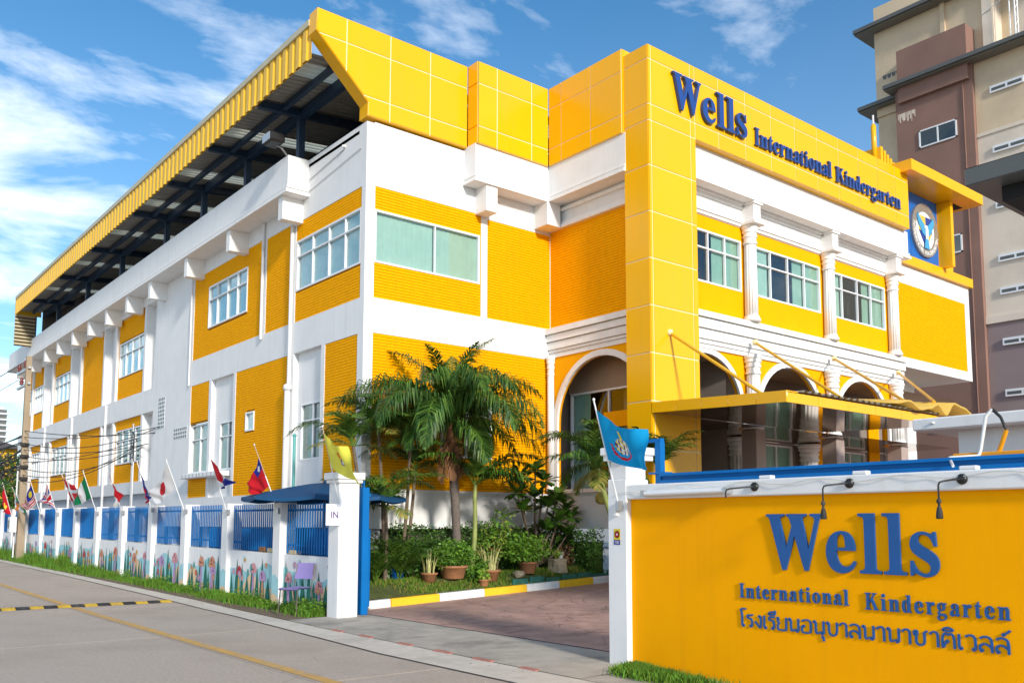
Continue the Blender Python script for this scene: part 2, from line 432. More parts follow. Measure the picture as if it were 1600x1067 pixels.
def brickwork(parent, frame, u0, u1, z0, z1, d, holes=(), coarse=False, name='brickwork'):
    """courses of thin bricks in front of a recessed mortar sheet"""
    mb = MB(frame)
    holed(mb, u0, u1, z0, z1, list(holes), d - 0.06, d - 0.012, 'mortar')
    n = max(1, round((z1 - z0) / BH)); h = (z1 - z0) / n
    for j in range(n):
        a, b = z0 + j * h + BG / 2, z0 + (j + 1) * h - BG / 2
        iv = [(u0, u1)]
        for hh in holes:
            if hh[2] < b and hh[3] > a:
                nv = []
                for p, q in iv:
                    if hh[1] <= p or hh[0] >= q: nv.append((p, q)); continue
                    if hh[0] - p > 0.02: nv.append((p, hh[0]))
                    if q - hh[1] > 0.02: nv.append((hh[1], q))
                iv = nv
        for p, q in iv:
            k0 = math.floor(p / BW); c = [p] + [k * BW for k in range(k0 + 1, int(math.ceil(q / BW))) if p + 0.03 < k * BW < q - 0.03] + [q]
            if coarse: c = [p, q]
            for i in range(len(c) - 1):
                dd = d + random.uniform(-0.0015, 0.0015)
                x0, x1 = c[i] + (0.0012 if i else 0), c[i + 1] - (0.0012 if i < len(c) - 2 else 0)
                e = d - 0.014
                vs = [(x0, dd, a), (x1, dd, a), (x1, dd, b), (x0, dd, b), (x0, e, a), (x1, e, a), (x1, e, b), (x0, e, b)]
                mb.add(vs, [(0, 1, 2, 3), (0, 4, 5, 1), (3, 2, 6, 7), (0, 3, 7, 4), (1, 5, 6, 2)], 'brick')
    return mb.build(name, parent, kind='stuff', fix=False)
def window(parent, frame, u0, u1, z0, z1, cols, transom=None, d=-0.02, fw=0.045, mw=0.034, gl='glass', curtains=(), depth=0.09, room='interior_dark', bar=None):
    """cols: column boundaries as fractions; curtains: (f0, f1, material) spans"""
    mb = MB(frame)
    for (a, b, c, e) in ((u0, u1, z0, z0 + fw), (u0, u1, z1 - fw, z1), (u0, u0 + fw, z0 + fw, z1 - fw), (u1 - fw, u1, z0 + fw, z1 - fw)):
        mb.box(a, b, d - depth, d, c, e, 'frame')
    us = [u0 + fw] + [u0 + (u1 - u0) * c for c in cols] + [u1 - fw]
    zs = [z0 + fw] + ([transom] if transom else []) + [z1 - fw]
    if transom: mb.box(u0 + fw, u1 - fw, d - depth, d - 0.004, transom - mw / 2, transom + mw / 2, 'frame')
    for c in us[1:-1]:
        mb.box(c - mw / 2, c + mw / 2, d - depth * 0.8, d - 0.008, z0 + fw, z1 - fw, 'frame')
    w = mb.build('window', parent)
    for i in range(len(us) - 1):
        for j in range(len(zs) - 1):
            MB(frame).box(us[i] + 0.012, us[i + 1] - 0.012, d - 0.062, d - 0.054, zs[j] + 0.012, zs[j + 1] - 0.012, gl).build('pane', w)
    for (a, b, m) in curtains:
        mb = MB(frame); ua = u0 + fw + (u1 - u0 - 2 * fw) * a; ub = u0 + fw + (u1 - u0 - 2 * fw) * b
        n = max(4, int((ub - ua) / 0.035)); vs = []
        for k in range(n + 1):
            uu = ua + (ub - ua) * k / n
            dd = d - 0.105 + 0.006 * (1 if k % 2 else -1) + 0.005 * math.sin(k * 1.7)
            vs += [(uu, dd, z0 + 0.04), (uu, dd, z1 - 0.02)]
        mb.add(vs, [(2 * k, 2 * k + 2, 2 * k + 3, 2 * k + 1) for k in range(n)], m, True)
        mb.build('curtain', w, fix=False)
    # shallow room behind the glass
    mb = MB(frame); D = d - 0.9
    mb.quad((u0, D, z0), (u1, D, z0), (u1, D, z1), (u0, D, z1), room)
    mb.quad((u0, D, z0), (u0, D, z1), (u0, d - depth, z1), (u0, d - depth, z0), room)
    mb.quad((u1, D, z0), (u1, D, z1), (u1, d - depth, z1), (u1, d - depth, z0), room)
    mb.quad((u0, D, z1), (u1, D, z1), (u1, d - depth, z1), (u0, d - depth, z1), room)
    mb.quad((u0, D, z0), (u1, D, z0), (u1, d - depth, z0), (u0, d - depth, z0), room)
    mb.build('window_recess', w, fix=False)
    return w
# ------------------------------------------------------------------ ground, road, drive
def interp(tab, y):
    for (a, b), (c, d) in zip(tab, tab[1:]):
        if y <= c: return b + (d - b) * max(0, (y - a)) / (c - a)
    return tab[-1][1]
GO = [(-40, -3.75), (-7, -3.68), (-1.6, -3.3), (4, -3.12), (12, -3.0), (60, -2.9), (140, -2.9)]
GI = [(-40, -3.02), (-9, -3.02), (-4, -2.95), (2, -2.7), (12, -2.62), (60, -2.55), (140, -2.55)]
MB().quad((-2500, -2500, -0.12), (2500, -2500, -0.12), (2500, 2500, -0.12), (-2500, 2500, -0.12), 'ground').build('ground', kind='structure', label='bare ground around the street and school plot', fix=False)
ys = [-40, 0, 140]
mb = MB()
mb.add([(x, y, gz(y) - 0.02) for y in ys for x in (-15.2, -2.4)], [(0, 1, 3, 2), (2, 3, 5, 4)], 'joint')
road = mb.build('road', kind='structure', label='grey concrete street with slab joints', fix=False)
ROWS = [-3.6 + 4.8 * k for k in range(-5, 14)]
for a, b in zip(ROWS, ROWS[1:]):
    for (x0, x1) in ((-5.21, -2.9), (-8.6, -5.23), (-11.9, -8.62), (-15.1, -11.92)):
        mb = MB(); g = 0.009
        cut = [a + g, b - g] if not (a < 0 < b) else [a + g, 0, b - g]
        vs = [(x, y, gz(y)) for y in cut for x in (x0, x1)] + [(x, y, gz(y) - 0.05) for y in cut for x in (x0, x1)]
        n = len(cut); F = []
        for i in range(n - 1):
            F.append((2 * i, 2 * i + 1, 2 * i + 3, 2 * i + 2))
            for s in (0, 1): F.append((2 * i + s, 2 * i + 2 + s, 2 * n + 2 * i + 2 + s, 2 * n + 2 * i + s))
        F += [(0, 1, 2 * n + 1, 2 * n), (2 * n - 2, 2 * n - 1, 4 * n - 1, 4 * n - 2)]
        mb.add(vs, F, 'road'); mb.build('road_slab', road)
def strip(tabA, tabB, z, m, name, ylist, **kw):
    mb = MB(); vs = []
    for y in ylist: vs += [(interp(tabA, y), y, gz(y) + z), (interp(tabB, y), y, gz(y) + z)]
    mb.add(vs, [(2 * i, 2 * i + 1, 2 * i + 3, 2 * i + 2) for i in range(len(ylist) - 1)], m)
    return mb.build(name, fix=False, **kw)
YL = [-40, -20, -12, -9, -7, -5, -4, -3, -1.6, 0, 2, 4, 8, 12, 30, 60, 140]
strip(GO, GI, 0.006, 'gutter', 'gutter', YL, kind='structure', label='pale concrete gutter along the street edge')
strip([(y, a - 0.012) for y, a in GO], [(y, a + 0.012) for y, a in GO], 0.010, 'joint', 'gutter_joint', YL, kind='structure', label='dark joint between gutter and road')
mb = MB()
for y0, y1 in ((-40, 0), (0, 140)):
    x0, x1 = -5.17, -5.02
    mb.quad((x0, y0, gz(y0) + 0.005), (x1, y0, gz(y0) + 0.005), (x1, y1, gz(y1) + 0.005), (x0, y1, gz(y1) + 0.005), 'line_yellow')
mb.build('lane_line', road, fix=False)
# dusty verge between gutter and fence
strip(GI, [(y, -1.9) for y, _ in GI], 0.010, 'apron', 'footway', [-40, -20, -12, -9.88], kind='structure', label='weathered concrete footway in front of the sign wall')
strip(GI, [(y, -2.0) for y, _ in GI], 0.012, 'soil', 'verge', [-2.75, -1.6, 0, 2, 4, 8, 12, 30, 60], kind='structure', label='dusty earth verge at the foot of the fence')
# apron in front of the gate
mb = MB(); vs = []
AY = [-2.75, -4, -5, -6, -7, -8, -9, -9.9]
for y in AY:
    xi = interp(GI, y)
    vs += [(xi, y, 0.012), (-2.2, y, 0.024), (-1.47, y, 0.03)]
F = []
for i in range(len(AY) - 1):
    for k in (0, 1): F.append((3 * i + k, 3 * i + 1 + k, 3 * i + 4 + k, 3 * i + 3 + k))
mb.add(vs, F, 'apron'); apron = mb.build('apron', kind='structure', label='weathered concrete apron sloping up to the gate', fix=False)
rr = random.Random(3)
for y in (-4.6, -5.45, -6.5, -7.4, -8.25, -9.1):
    L = rr.uniform(0.28, 0.42); xi = interp(GI, y)
    MB().bevbox(xi - 0.03, xi + 0.045, y - L / 2, y + L / 2, -0.02, 0.022, 'kerb_red', 0.008).build('kerb_remnant', apron)
mb = MB()
def dz(x): return 0.03 + 0.04 * (min(x, 6.0) + 1.45)
mb.add([(x, y, dz(x)) for x in (-1.45, 6.0, 34.0) for y in (-16, -2.2)], [(0, 2, 3, 1), (2, 4, 5, 3)], 'driveway')
drive = mb.build('driveway', kind='structure', label='reddish stamped concrete driveway ramp', fix=False)
mb = MB(); mb.quad((-1.475, -9.9, 0.034), (-1.44, -9.9, 0.034), (-1.44, -2.75, 0.034), (-1.475, -2.75, 0.034), 'joint'); mb.build('edge_gap', drive, fix=False)
# stamped cracks: short joints meandering through the drive
mb = MB(); rr = random.Random(11)
for i in range(230):
    x = rr.uniform(-1.35, 3.2); y = rr.uniform(-9.8, -2.6); a = rr.uniform(0, math.pi); w = rr.uniform(0.003, 0.006)
    pts = [(x, y)]
    for k in range(rr.randint(2, 4)):
        a += rr.uniform(-0.9, 0.9); l = rr.uniform(0.12, 0.3); x += l * math.cos(a); y += l * math.sin(a); pts.append((x, y))
    for (p, q) in zip(pts, pts[1:]):
        if min(p[0], q[0]) < -1.4 or max(p[1], q[1]) > -2.45: continue
        n = Vector((q[1] - p[1], p[0] - q[0])).normalized() * w
        mb.quad((p[0] - n.x, p[1] - n.y, dz(p[0]) + 0.004), (q[0] - n.x, q[1] - n.y, dz(q[0]) + 0.004), (q[0] + n.x, q[1] + n.y, dz(q[0]) + 0.004), (p[0] + n.x, p[1] + n.y, dz(p[0]) + 0.004), 'crack')
mb.build('stamped_joints', drive, kind='stuff', fix=False)
# painted kerb
KX = [-1.22, -1.08, -0.58, 0.52, 1.62, 2.74, 3.66, 4.68, 5.7, 6.7]
kerb = thing('painted_kerb', (2, -2.2, 0), 'yellow and white painted kerb between driveway and lawn', 'kerb')
for i, (a, b) in enumerate(zip(KX, KX[1:])):
    m = 'kerb_white' if i % 2 or i == 0 else 'kerb_yellow'
    if i == 1: m = 'kerb_white'
    mb = MB(); y0, y1 = -2.25, -2.10
    e = 0.004 if i > 1 else 0.014
    pr = [(y0, -0.05), (y0 + 0.01, 0.12), (y0 + 0.03, 0.145), (y1, 0.145), (y1, -0.05)]
    vs = [(a + e, y, dz(a) + z) for y, z in pr] + [(b - e, y, dz(b) + z) for y, z in pr]
    n = 5
    mb.add(vs, [tuple(range(n)), tuple(range(2 * n - 1, n - 1, -1))] + [(k, (k + 1) % n, n + (k + 1) % n, n + k) for k in range(n)], m)
    mb.build('kerb_stone', kerb)
# planted bed that closes the far side of the drive in front of the yellow pillar
def lawn_z(x, y):
    return 0.19 + 0.03 * (x + 1.45) + 0.22 * min(1.0, max(0.0, (y + 2.12) / 0.6))
mb = MB(); gx = [-1.2 + 0.3 * i for i in range(23)]; gy = [-2.11, -1.95, -1.8, -1.6, -1.5, -0.5, 1.2]
mb.add([(x, y, lawn_z(x, y)) for x in gx for y in gy], [(i * 7 + j, i * 7 + 7 + j, i * 7 + 8 + j, i * 7 + 1 + j) for i in range(22) for j in range(6)], 'lawn')
mb.build('lawn', kind='structure', label='small green lawn between kerb and building', fix=False)
mb = MB(); mb.quad((-1.95, -2.6, 0.05), (-1.2, -2.6, 0.09), (-1.2, 1.2, 0.09), (-1.95, 1.2, 0.05), 'soil')
mb.quad((-1.2, -2.12, 0.1), (-0.6, -2.12, 0.12), (-0.6, 1.2, 0.12), (-1.2, 1.2, 0.1), 'soil')
mb.quad((-1.95, 1.2, 0.05), (2.5, 1.2, 0.05), (2.5, 36, 0.2), (-1.95, 36, 0.2), 'apron')
mb.build('yard', kind='structure', label='strip of yard behind the fence', fix=False)
bed = MB(); bed.lathe((4.55, -3.75, 0.1), [(0.62, 0), (0.62, 0.30), (0.52, 0.30), (0.52, 0.24), (0.0, 0.24)], 'kerb_white', 20)
bed.build('palm_planter', label='low round white planter at the foot of the yellow pillar', cat='planter')

# speed hump: one rubber piece after another
hump = thing('speed_hump', (-6, 1.85, gz(1.85)), 'black and yellow rubber speed hump across the street', 'speed hump')
W0 = 0.235; me_h = {}
for k in range(33):
    x1 = -3.25 - W0 * k; x0 = x1 - W0 + 0.012; yc = 1.95 - 0.05 * (x1 + 3.25) * 0.3
    m = 'rubber_yellow' if k % 2 == 0 else 'rubber'
    if m not in me_h:
        mb = MB(); pr = [(-0.17, 0), (-0.13, 0.018), (-0.05, 0.042), (0.05, 0.042), (0.13, 0.018), (0.17, 0)]
        mb.prism(pr, 0, W0 - 0.012, m, 'u')
        for q in (0.05, 0.17): mb.lathe((q, 0.0, 0.036), [(0.012, 0), (0.012, 0.009)], 'black', 8)
        me_h[m] = mb.mesh('hump_piece')
    o = bpy.data.objects.new('hump_piece', me_h[m]); COL.objects.link(o)
    place(o, (x0, yc, gz(yc) + 0.001), hump)

# hairline cracks and patches in the slabs
mb = MB(); rr = random.Random(77)
for i in range(16):
    x = rr.uniform(-9.5, -3.6); y = rr.uniform(-9.5, 14); a = rr.choice([0.2, 1.4, 2.6, 1.7]) + rr.uniform(-.4, .4)
    for k in range(rr.randint(4, 11)):
        a += rr.uniform(-.6, .6); l = rr.uniform(0.08, 0.25); x2, y2 = x + l * math.cos(a), y + l * math.sin(a); w = rr.uniform(0.0015, 0.004)
        n = Vector((y2 - y, x - x2)).normalized() * w
        mb.quad((x - n.x, y - n.y, gz(y) + 0.004), (x2 - n.x, y2 - n.y, gz(y2) + 0.004), (x2 + n.x, y2 + n.y, gz(y2) + 0.004), (x + n.x, y + n.y, gz(y) + 0.004), 'crack')
        x, y = x2, y2
mb.build('hairline_cracks', road, kind='stuff', fix=False)
mb = MB()
for i in range(420):   # grit and dead leaves along the gutter and on the drive
    if i < 260: y = -9.5 + 26 * rr.random(); x = interp(GI, y) + rr.gauss(0.02, 0.12); z = gz(y) + 0.014
    else: x = rr.uniform(-1.3, 3.5); y = rr.uniform(-9, -2.4); z = dz(x) + 0.006
    s_ = rr.uniform(0.008, 0.022); a = rr.uniform(0, 6.3)
    mb.add([(x + s_ * math.cos(a), y + s_ * math.sin(a), z), (x + s_ * .5 * math.cos(a + 2), y + s_ * .5 * math.sin(a + 2), z + .004), (x + s_ * math.cos(a + 3.2), y + s_ * math.sin(a + 3.2), z + .002), (x + s_ * .5 * math.cos(a + 4.4), y + s_ * .5 * math.sin(a + 4.4), z + .005)], [(0, 1, 2, 3)], rr.choice(['leaf_dead', 'leaf_yellowish', 'stone', 'soil']))
mb.build('litter', label='scattered dry leaves and grit on drive and gutter', cat='litter', kind='stuff', fix=False)
# ------------------------------------------------------------------ the school building
B = thing('school_building', (0, 0, 0), 'bright yellow and white two storey school building with a sign band', 'building')
L0, F0 = FL(0.0), FF(0.0)
# ---- left facade, near section
cells = dict(N1=(0.18, 3.40, 6.52, 9.03), B=(3.62, 5.14, 6.53, 9.07), A=(5.40, 10.42, 6.55, 9.10), c1=(8.95, 10.44, 2.37, 5.77), r1=(7.13, 8.76, 2.35, 5.76), c2=(3.68, 6.96, 2.35, 5.75), r2=(1.94, 3.38, 2.30, 5.75), c3=(0.26, 1.76, 2.30, 5.73))
mb = MB(L0)
holed(mb, 0.0, 14.0, 1.52, 10.47, list(cells.values()), -0.20, 0.0, 'white')
mb.build('wall', B)
def bw(c, d=-0.012, holes=()): brickwork(B, L0, *c, d, holes)
w1 = (0.20, 3.37, 7.29, 8.56); bw(cells['N1'], holes=[w1])
window(B, L0, *w1, [0.23, 0.475, 0.735], 8.16, d=0.0, curtains=[(0, 1, 'curtain_blue')])
bw(cells['B'])
w2 = (6.36, 9.20, 7.35, 8.61); bw(cells['A'], holes=[w2])
window(B, L0, *w2, [0.25, 0.5, 0.77], 8.19, d=0.012, curtains=[(0, 0.24, 'curtain_blue'), (0.26, 1, 'curtain_blue')])
w3 = (9.00, 10.42, 3.10, 4.56); bw((8.95, 10.44, 2.37, 5.77), holes=[(8.9, 10.5, 3.06, 4.58)])
window(B, L0, *w3, [0.5], 4.10, d=-0.06, gl='glass_dark', curtains=[(0.75, 1, 'curtain')])
mb = MB(L0); mb.box(8.95, 10.44, -0.3, -0.2, 3.06, 4.58, 'white'); mb.build('wall', B)
for k in ('r1', 'r2'):
    c = cells[k]; wn = (c[0] + 0.03, c[1] - 0.42 if k == 'r1' else c[1] - 0.2, 3.11, 4.49)
    mb = MB(L0); holed(mb, *c, [wn], -0.30, -0.13, 'white'); mb.build('recess_wall', B)
    window(B, L0, *wn, [0.48], 4.06, d=-0.12, gl='glass_dark', curtains=[(0.7, 1, 'curtain')])
w4 = (5.66, 6.21, 4.05, 4.56); bw(cells['c2'], holes=[w4]); window(B, L0, *w4, [], None, d=0.015, curtains=[(0, 1, 'curtain_blue')])
bw(cells['c3'])
# small concrete ledges for air conditioners
for (a, b) in ((8.75, 10.3), (7.35, 8.8)):
    mb = MB(L0); mb.bevbox(a, b, -0.1, 0.28, 2.92, 3.06, 'white', 0.015)
    for q in range(5): mb.box(a + 0.12 + q * 0.3, a + 0.22 + q * 0.3, 0.28, 0.286, 2.94, 3.04, 'graywall')
    mb.build('air_conditioner_ledge', B)
# vents in the blank bay
for (a, b, c, e, nu, nz) in ((12.80, 13.45, 4.68, 5.73, 4, 8), (10.66, 11.84, 4.22, 4.58, 7, 3)):
    mb = MB(L0); mb.box(a, b, 0.0, 0.006, c, e, 'frame')
    for i in range(nu):
        for j in range(nz):
            du, dz_ = (b - a) / nu, (e - c) / nz
            mb.box(a + i * du + 0.03, a + (i + 1) * du - 0.03, 0.006, 0.010, c + j * dz_ + 0.02, c + (j + 1) * dz_ - 0.02, 'eave_grey')
    mb.build('block_vent', B)
BAYS = [(15.35, 18.60, 1), (20.45, 23.75, 0), (25.60, 28.80, 1), (30.75, 33.05, 1), (33.35, 34.95, 1)]
# ---- left facade, far section: recessed white ground, brick bays between piers
mb = MB(L0)
FW = [(a + 0.10, b - 0.10, *wz) for (a, b, win) in BAYS if win for wz in ((7.02, 8.32), (3.76, 5.02))]
holed(mb, 14.0, 36.0, 2.6, 10.47, FW, -0.5, -0.30, 'white')
for (a, b) in ((5.37, 6.16), (9.18, 10.47), (2.62, 3.05)): mb.box(14.0, 36.0, -0.30, 0.0, a, b, 'white')
mb.build('wall', B)
for (a, b, win) in BAYS:
    for (z0, z1, wz) in ((6.16, 9.18, (7.02, 8.32)), (3.05, 5.37, (3.76, 5.02))):
        hs = []
        if win:
            wn = (a + 0.10, b - 0.10, *wz); hs = [wn]
        brickwork(B, L0, a, b, z0, z1, -0.10, hs, coarse=a > 24)
        MB(L0).box(a, b, -0.30, -0.165, z0, wz[0], 'white').build('backing', B)
        if win: window(B, L0, *wn, [0.25, 0.5, 0.75] if b - a > 2 else [0.5], wz[0] + 0.85, d=-0.09, gl='glass' if z0 > 5 else 'glass_dark', curtains=[(0, 0.5, 'curtain_blue'), (0.55, 1, 'curtain_blue')] if z0 > 5 else [(0.0, 0.15, 'curtain_blue')])
for u in (15.23, 18.72, 20.33, 23.87, 25.48, 28.92, 30.63, 33.2, 35.05):
    for (z0, z1) in ((6.16, 9.18), (3.05, 5.37)):
        MB(L0).box(u - 0.10, u + 0.10, -0.30, -0.01, z0, z1, 'white').build('pier', B)
for u in (19.55, 24.7, 29.75):
    mb = MB(); mb.tube([(-0.03, u, 0.4), (-0.03, u, 6.1)], 0.05, 'pipe'); mb.tube([(0.2, u - 0.1, 6.16), (0.2, u - 0.1, 9.18)], 0.05, 'pipe'); mb.build('drain_pipe', B)
# near-section pipes
for (u, z0, z1, r) in ((3.52, 2.3, 9.0, 0.05), (10.52, 5.8, 9.5, 0.03), (5.27, 6.4, 9.5, 0.04), (9.95, 9.0, 9.53, 0.03)):
    mb = MB(); mb.tube([(-0.05, u, z0), (-0.05, u, z1)], r, 'pipe'); mb.build('drain_pipe', B)
mb = MB(); mb.tube([(-0.08, 3.52, 2.3), (-0.08, 3.52, 5.0)], 0.075, 'pipe'); mb.lathe((-0.08, 3.52, 4.85), [(0.10, 0), (0.10, 0.12)], 'pipe', 12); mb.build('drain_pipe', B)
mb = MB(); mb.tube([(-0.06, 5.32, 9.05), (-0.06, 5.32, 8.7), (-0.05, 5.38, 8.6)], [0.045, 0.05, 0.03], 'brick'); mb.build('pipe_elbow', B)
# base beam, stilts and dark undercroft
mb = MB(L0); mb.box(14.0, 36.0, -0.4, -0.12, 2.12, 2.62, 'graywall'); mb.box(14.0, 36.0, -0.12, -0.04, 2.10, 2.16, 'white'); mb.build('base_beam', B)
for u in range(0, 37, 3):
    MB(L0).box(u + 0.1, u + 0.5, -0.55, -0.15, 0, 2.28, 'graywall').build('stilt', B)
mb = MB(); mb.box(1.2, 1.4, 0.3, 36, 0, 2.4, 'interior_dark'); mb.box(1.2, 5.2, 0.3, 0.5, 0, 1.6, 'interior_dark'); mb.build('undercroft_wall', B)
# parapet with mouldings, on brackets
mb = MB(L0)
mb.box(2.80, 36.4, -0.05, 0.55, 9.70, 10.46, 'white')
mb.box(2.765, 36.45, -0.05, 0.585, 9.655, 9.70, 'white_trim')
mb.box(2.80, 36.4, -0.05, 0.565, 9.615, 9.655, 'white')
mb.box(2.74, 36.5, -0.05, 0.61, 9.53, 9.615, 'white_trim')
mb.build('parapet', B)
for u in (3.07, 6.36, 9.64, 13.03, 15.55, 18.09, 20.56, 23.05, 25.63, 28.04, 31.35, 34.0):
    MB(L0).bevbox(u, u + 0.26, -0.02, 0.535, 8.95, 9.54, 'white_trim', 0.012).build('bracket', B)
mb = MB(); mb.tube([(-0.01, 0.95, 10.2), (-0.06, 1.0, 10.2)], 0.04, 'pipe'); mb.tube([(-0.02, 1.0, 10.15), (-0.02, 2.75, 9.95)], 0.012, 'pipe'); mb.tube([(-0.02, 0.2, 9.92), (-0.02, 2.75, 9.66)], 0.010, 'pipe'); mb.build('conduit', B)
# floodlight on the parapet corner
fl = MB(); fl.tube([(-0.5, 2.9, 10.44), (-0.75, 2.75, 10.55), (-0.85, 2.8, 10.62)], 0.022, 'metal')
fl.build('floodlight_arm', B)
mb = MB(); mb.bevbox(-1.12, -0.74, 2.55, 3.05, 10.60, 10.86, 'black', 0.05); mb.box(-1.135, -1.12, 2.6, 3.0, 10.64, 10.82, 'metal'); mb.build('floodlight', B)

# ---- front facade
xs_ = [(0.235, 3.18, 6.53, 9.045), (3.37, 5.40, 6.53, 8.97), (0.235, 5.40, 2.36, 5.75)]
mb = MB(F0); holed(mb, 0.2, 5.6, 1.52, 10.5, xs_, -0.32, 0.0, 'white'); mb.build('wall', B)
wf = (0.235, 3.14, 7.32, 8.515)
brickwork(B, F0, *xs_[0], -0.012, [wf])
window(B, F0, *wf, [0.555], None, d=0.008, fw=0.045, mw=0.022, curtains=[(0, 0.552, 'curtain_pale'), (0.558, 1, 'curtain_pale')])
brickwork(B, F0, *xs_[1], -0.012)
wl = (2.05, 3.52, 3.12, 4.58)
brickwork(B, F0, *xs_[2], -0.012, [wl])
window(B, F0, *wl, [0.5], 4.12, d=0.015, gl='glass_dark', curtains=[(0.62, 1, 'curtain'), (0, 0.2, 'curtain')])
mb = MB(F0); mb.box(-0.02, 5.4, 0.0, 0.045, 1.50, 1.56, 'white_trim'); mb.box(0.2, 5.4, 0.0, 0.02, 2.30, 2.36, 'white_trim'); mb.build('plinth_moulding', B)
# slab edge of the floor over the undercroft
MB().box(0.31, 5.4, 0.31, 14, 1.53, 1.75, 'interior_dark').build('floor_slab', B)
# front parapet section over the second bay
mb = MB(F0)
mb.box(2.66, 4.95, -0.05, 0.45, 9.80, 10.56, 'white'); mb.box(2.63, 4.97, -0.05, 0.475, 9.755, 9.80, 'white_trim'); mb.box(2.66, 4.96, -0.05, 0.46, 9.715, 9.755, 'white'); mb.box(2.61, 4.99, -0.05, 0.50, 9.63, 9.715, 'white_trim')
mb.build('parapet', B)
MB(F0).bevbox(3.00, 3.34, -0.02, 0.44, 9.0, 9.64, 'white_trim', 0.012).build('bracket', B)
MB(F0).bevbox(4.86, 5.30, -0.02, 0.52, 9.04, 9.80, 'white_trim', 0.012).build('bracket', B)
# ---- wing: side wall towards the garden (plane x = 5.4)
S0 = FL(5.40)
mb = MB(S0)
mb.box(-3.1, -0.0, -0.3, 0.0, 9.05, 10.5, 'white'); mb.box(-3.1, 0.0, 0.0, 0.10, 9.05, 9.12, 'white_trim'); mb.box(-3.1, 0.0, 0.0, 0.06, 9.12, 9.2, 'white_trim'); mb.box(-3.1, -0.4, 0.0, 0.08, 9.48, 9.56, 'white_trim')
mb.build('wall', B)
mb = MB(S0); mb.box(-3.1, -0.0, -0.3, 0.0, 1.5, 2.42, 'white'); mb.box(-3.1, -0.02, 0.0, 0.07, 2.36, 2.45, 'white_trim')
mb.build('plinth', B)
mb = MB(S0)
mb.box(-3.1, -0.45, -0.05, 0.45, 9.80, 10.56, 'white'); mb.box(-3.1, -0.42, -0.05, 0.475, 9.755, 9.80, 'white_trim'); mb.box(-3.1, -0.45, -0.05, 0.46, 9.715, 9.755, 'white'); mb.box(-3.1, -0.40, -0.05, 0.50, 9.63, 9.715, 'white_trim')
mb.build('parapet', B)
brickwork(B, S0, -3.1, -0.0, 6.5, 9.05, -0.012)
mb = MB(S0)
for (a, b, d) in ((6.36, 6.50, 0.20), (6.18, 6.34, 0.14), (5.98, 6.16, 0.10), (5.90, 5.97, 0.06), (5.78, 5.89, 0.03)):
    mb.box(-3.1, -0.0, -0.3, d, a, b, 'white_trim')
mb.box(-3.1, -0.0, -0.3, 0.0, 5.78, 6.50, 'white'); mb.build('entablature', B)
def arch_wall(parent, fr, uc, r, cz, u0, u1, z0, z1, dth, m='plaster_yellow', tw=0.13):
    """wall with a round-headed opening and a white moulded surround"""
    n = 20; mb = MB(fr)
    arc = [(uc + r * math.cos(math.pi * k / n), cz + r * math.sin(math.pi * k / n)) for k in range(n + 1)]
    top = []
    pts_o = [(u1, z0)] + [(u1, z1), (u0, z1), (u0, z0)]
    vs = []; F = []
    def emit(d, flip):
        b = len(vs)
        for (u, z) in arc: vs.append((min(max(u, u0), u1), d, z)); vs.append((min(max(u, u0), u1), d, z1))
        for k in range(n):
            q = (b + 2 * k, b + 2 * k + 1, b + 2 * k + 3, b + 2 * k + 2)
            F.append(q)
    emit(0.0, 0); emit(-dth, 1)
    mb.add(vs, F, m)
    for (a, b) in ((u0, uc - r), (uc + r, u1)):
        if b - a > 0.01: mb.box(a, b, -dth, 0.0, z0, z1, m)
    # reveal
    vs = []
    for (u, z) in arc: vs += [(u, 0.0, z), (u, -dth, z)]
    mb.add(vs, [(2 * k, 2 * k + 1, 2 * k + 3, 2 * k + 2) for k in range(n)], m)
    mb.build('arch_wall', parent)
    # surround: two steps
    mb = MB(fr)
    for (ra, rb, d) in ((r - 0.02, r + tw * 0.55, 0.05), (r + tw * 0.55, r + tw, 0.035)):
        vs = []; F = []
        prof = [(uc + math.cos(math.pi * k / n), math.sin(math.pi * k / n)) for k in range(n + 1)]
        path = [(1, 0, z0)] + [(math.cos(math.pi * k / n), math.sin(math.pi * k / n), None) for k in range(n + 1)] + [(-1, 0, z0)]
        for (cx, sz, zf) in path:
            for (rad, dd) in ((ra, -0.02), (ra, d), (rb, d), (rb, -0.02)):
                u = uc + rad * cx; z = (cz + rad * sz) if zf is None else zf
                vs.append((u, dd, z))
        L = len(path)
        for i in range(L - 1):
            for k in range(3): F.append((4 * i + k, 4 * i + k + 1, 4 * i + 4 + k + 1, 4 * i + 4 + k))
        mb.add(vs, F, 'white_trim')
    mb.build('arch_surround', parent)
arch_wall(B, S0, -1.80, 1.52, 4.10, -3.1, -0.0, 2.42, 5.78, 0.10)
# slim corner column with ringed capital
def column(parent, x, y, z0, z1, r, name='column', m='white_trim', seg=84):
    mb = MB()
    mb.lathe((x, y, z0), [(r * 1.35, 0), (r * 1.35, 0.07), (r * 1.15, 0.09), (r * 1.15, 0.14)], m, 24)
    mb.lathe((x, y, z0 + 0.13), [(r, 0), (r * 0.93, z1 - z0 - 0.60)], m, seg, True, 0.12, 14 if r > 0.15 else 0)
    h = z1 - 0.48
    mb.lathe((x, y, h), [(r * 0.95, 0), (r * 1.07, 0.0), (r * 1.07, 0.05), (r * 0.96, 0.055), (r * 0.96, 0.16), (r * 1.1, 0.17), (r * 1.1, 0.22), (r * 1.0, 0.225), (r * 1.02, 0.29), (r * 1.18, 0.30), (r * 1.18, 0.36), (r * 1.1, 0.365), (r * 1.28, 0.41), (r * 1.28, 0.48)], m, 24, False)
    return mb.build(name, parent)
column(B, 5.30, -0.13, 2.42, 5.80, 0.09)
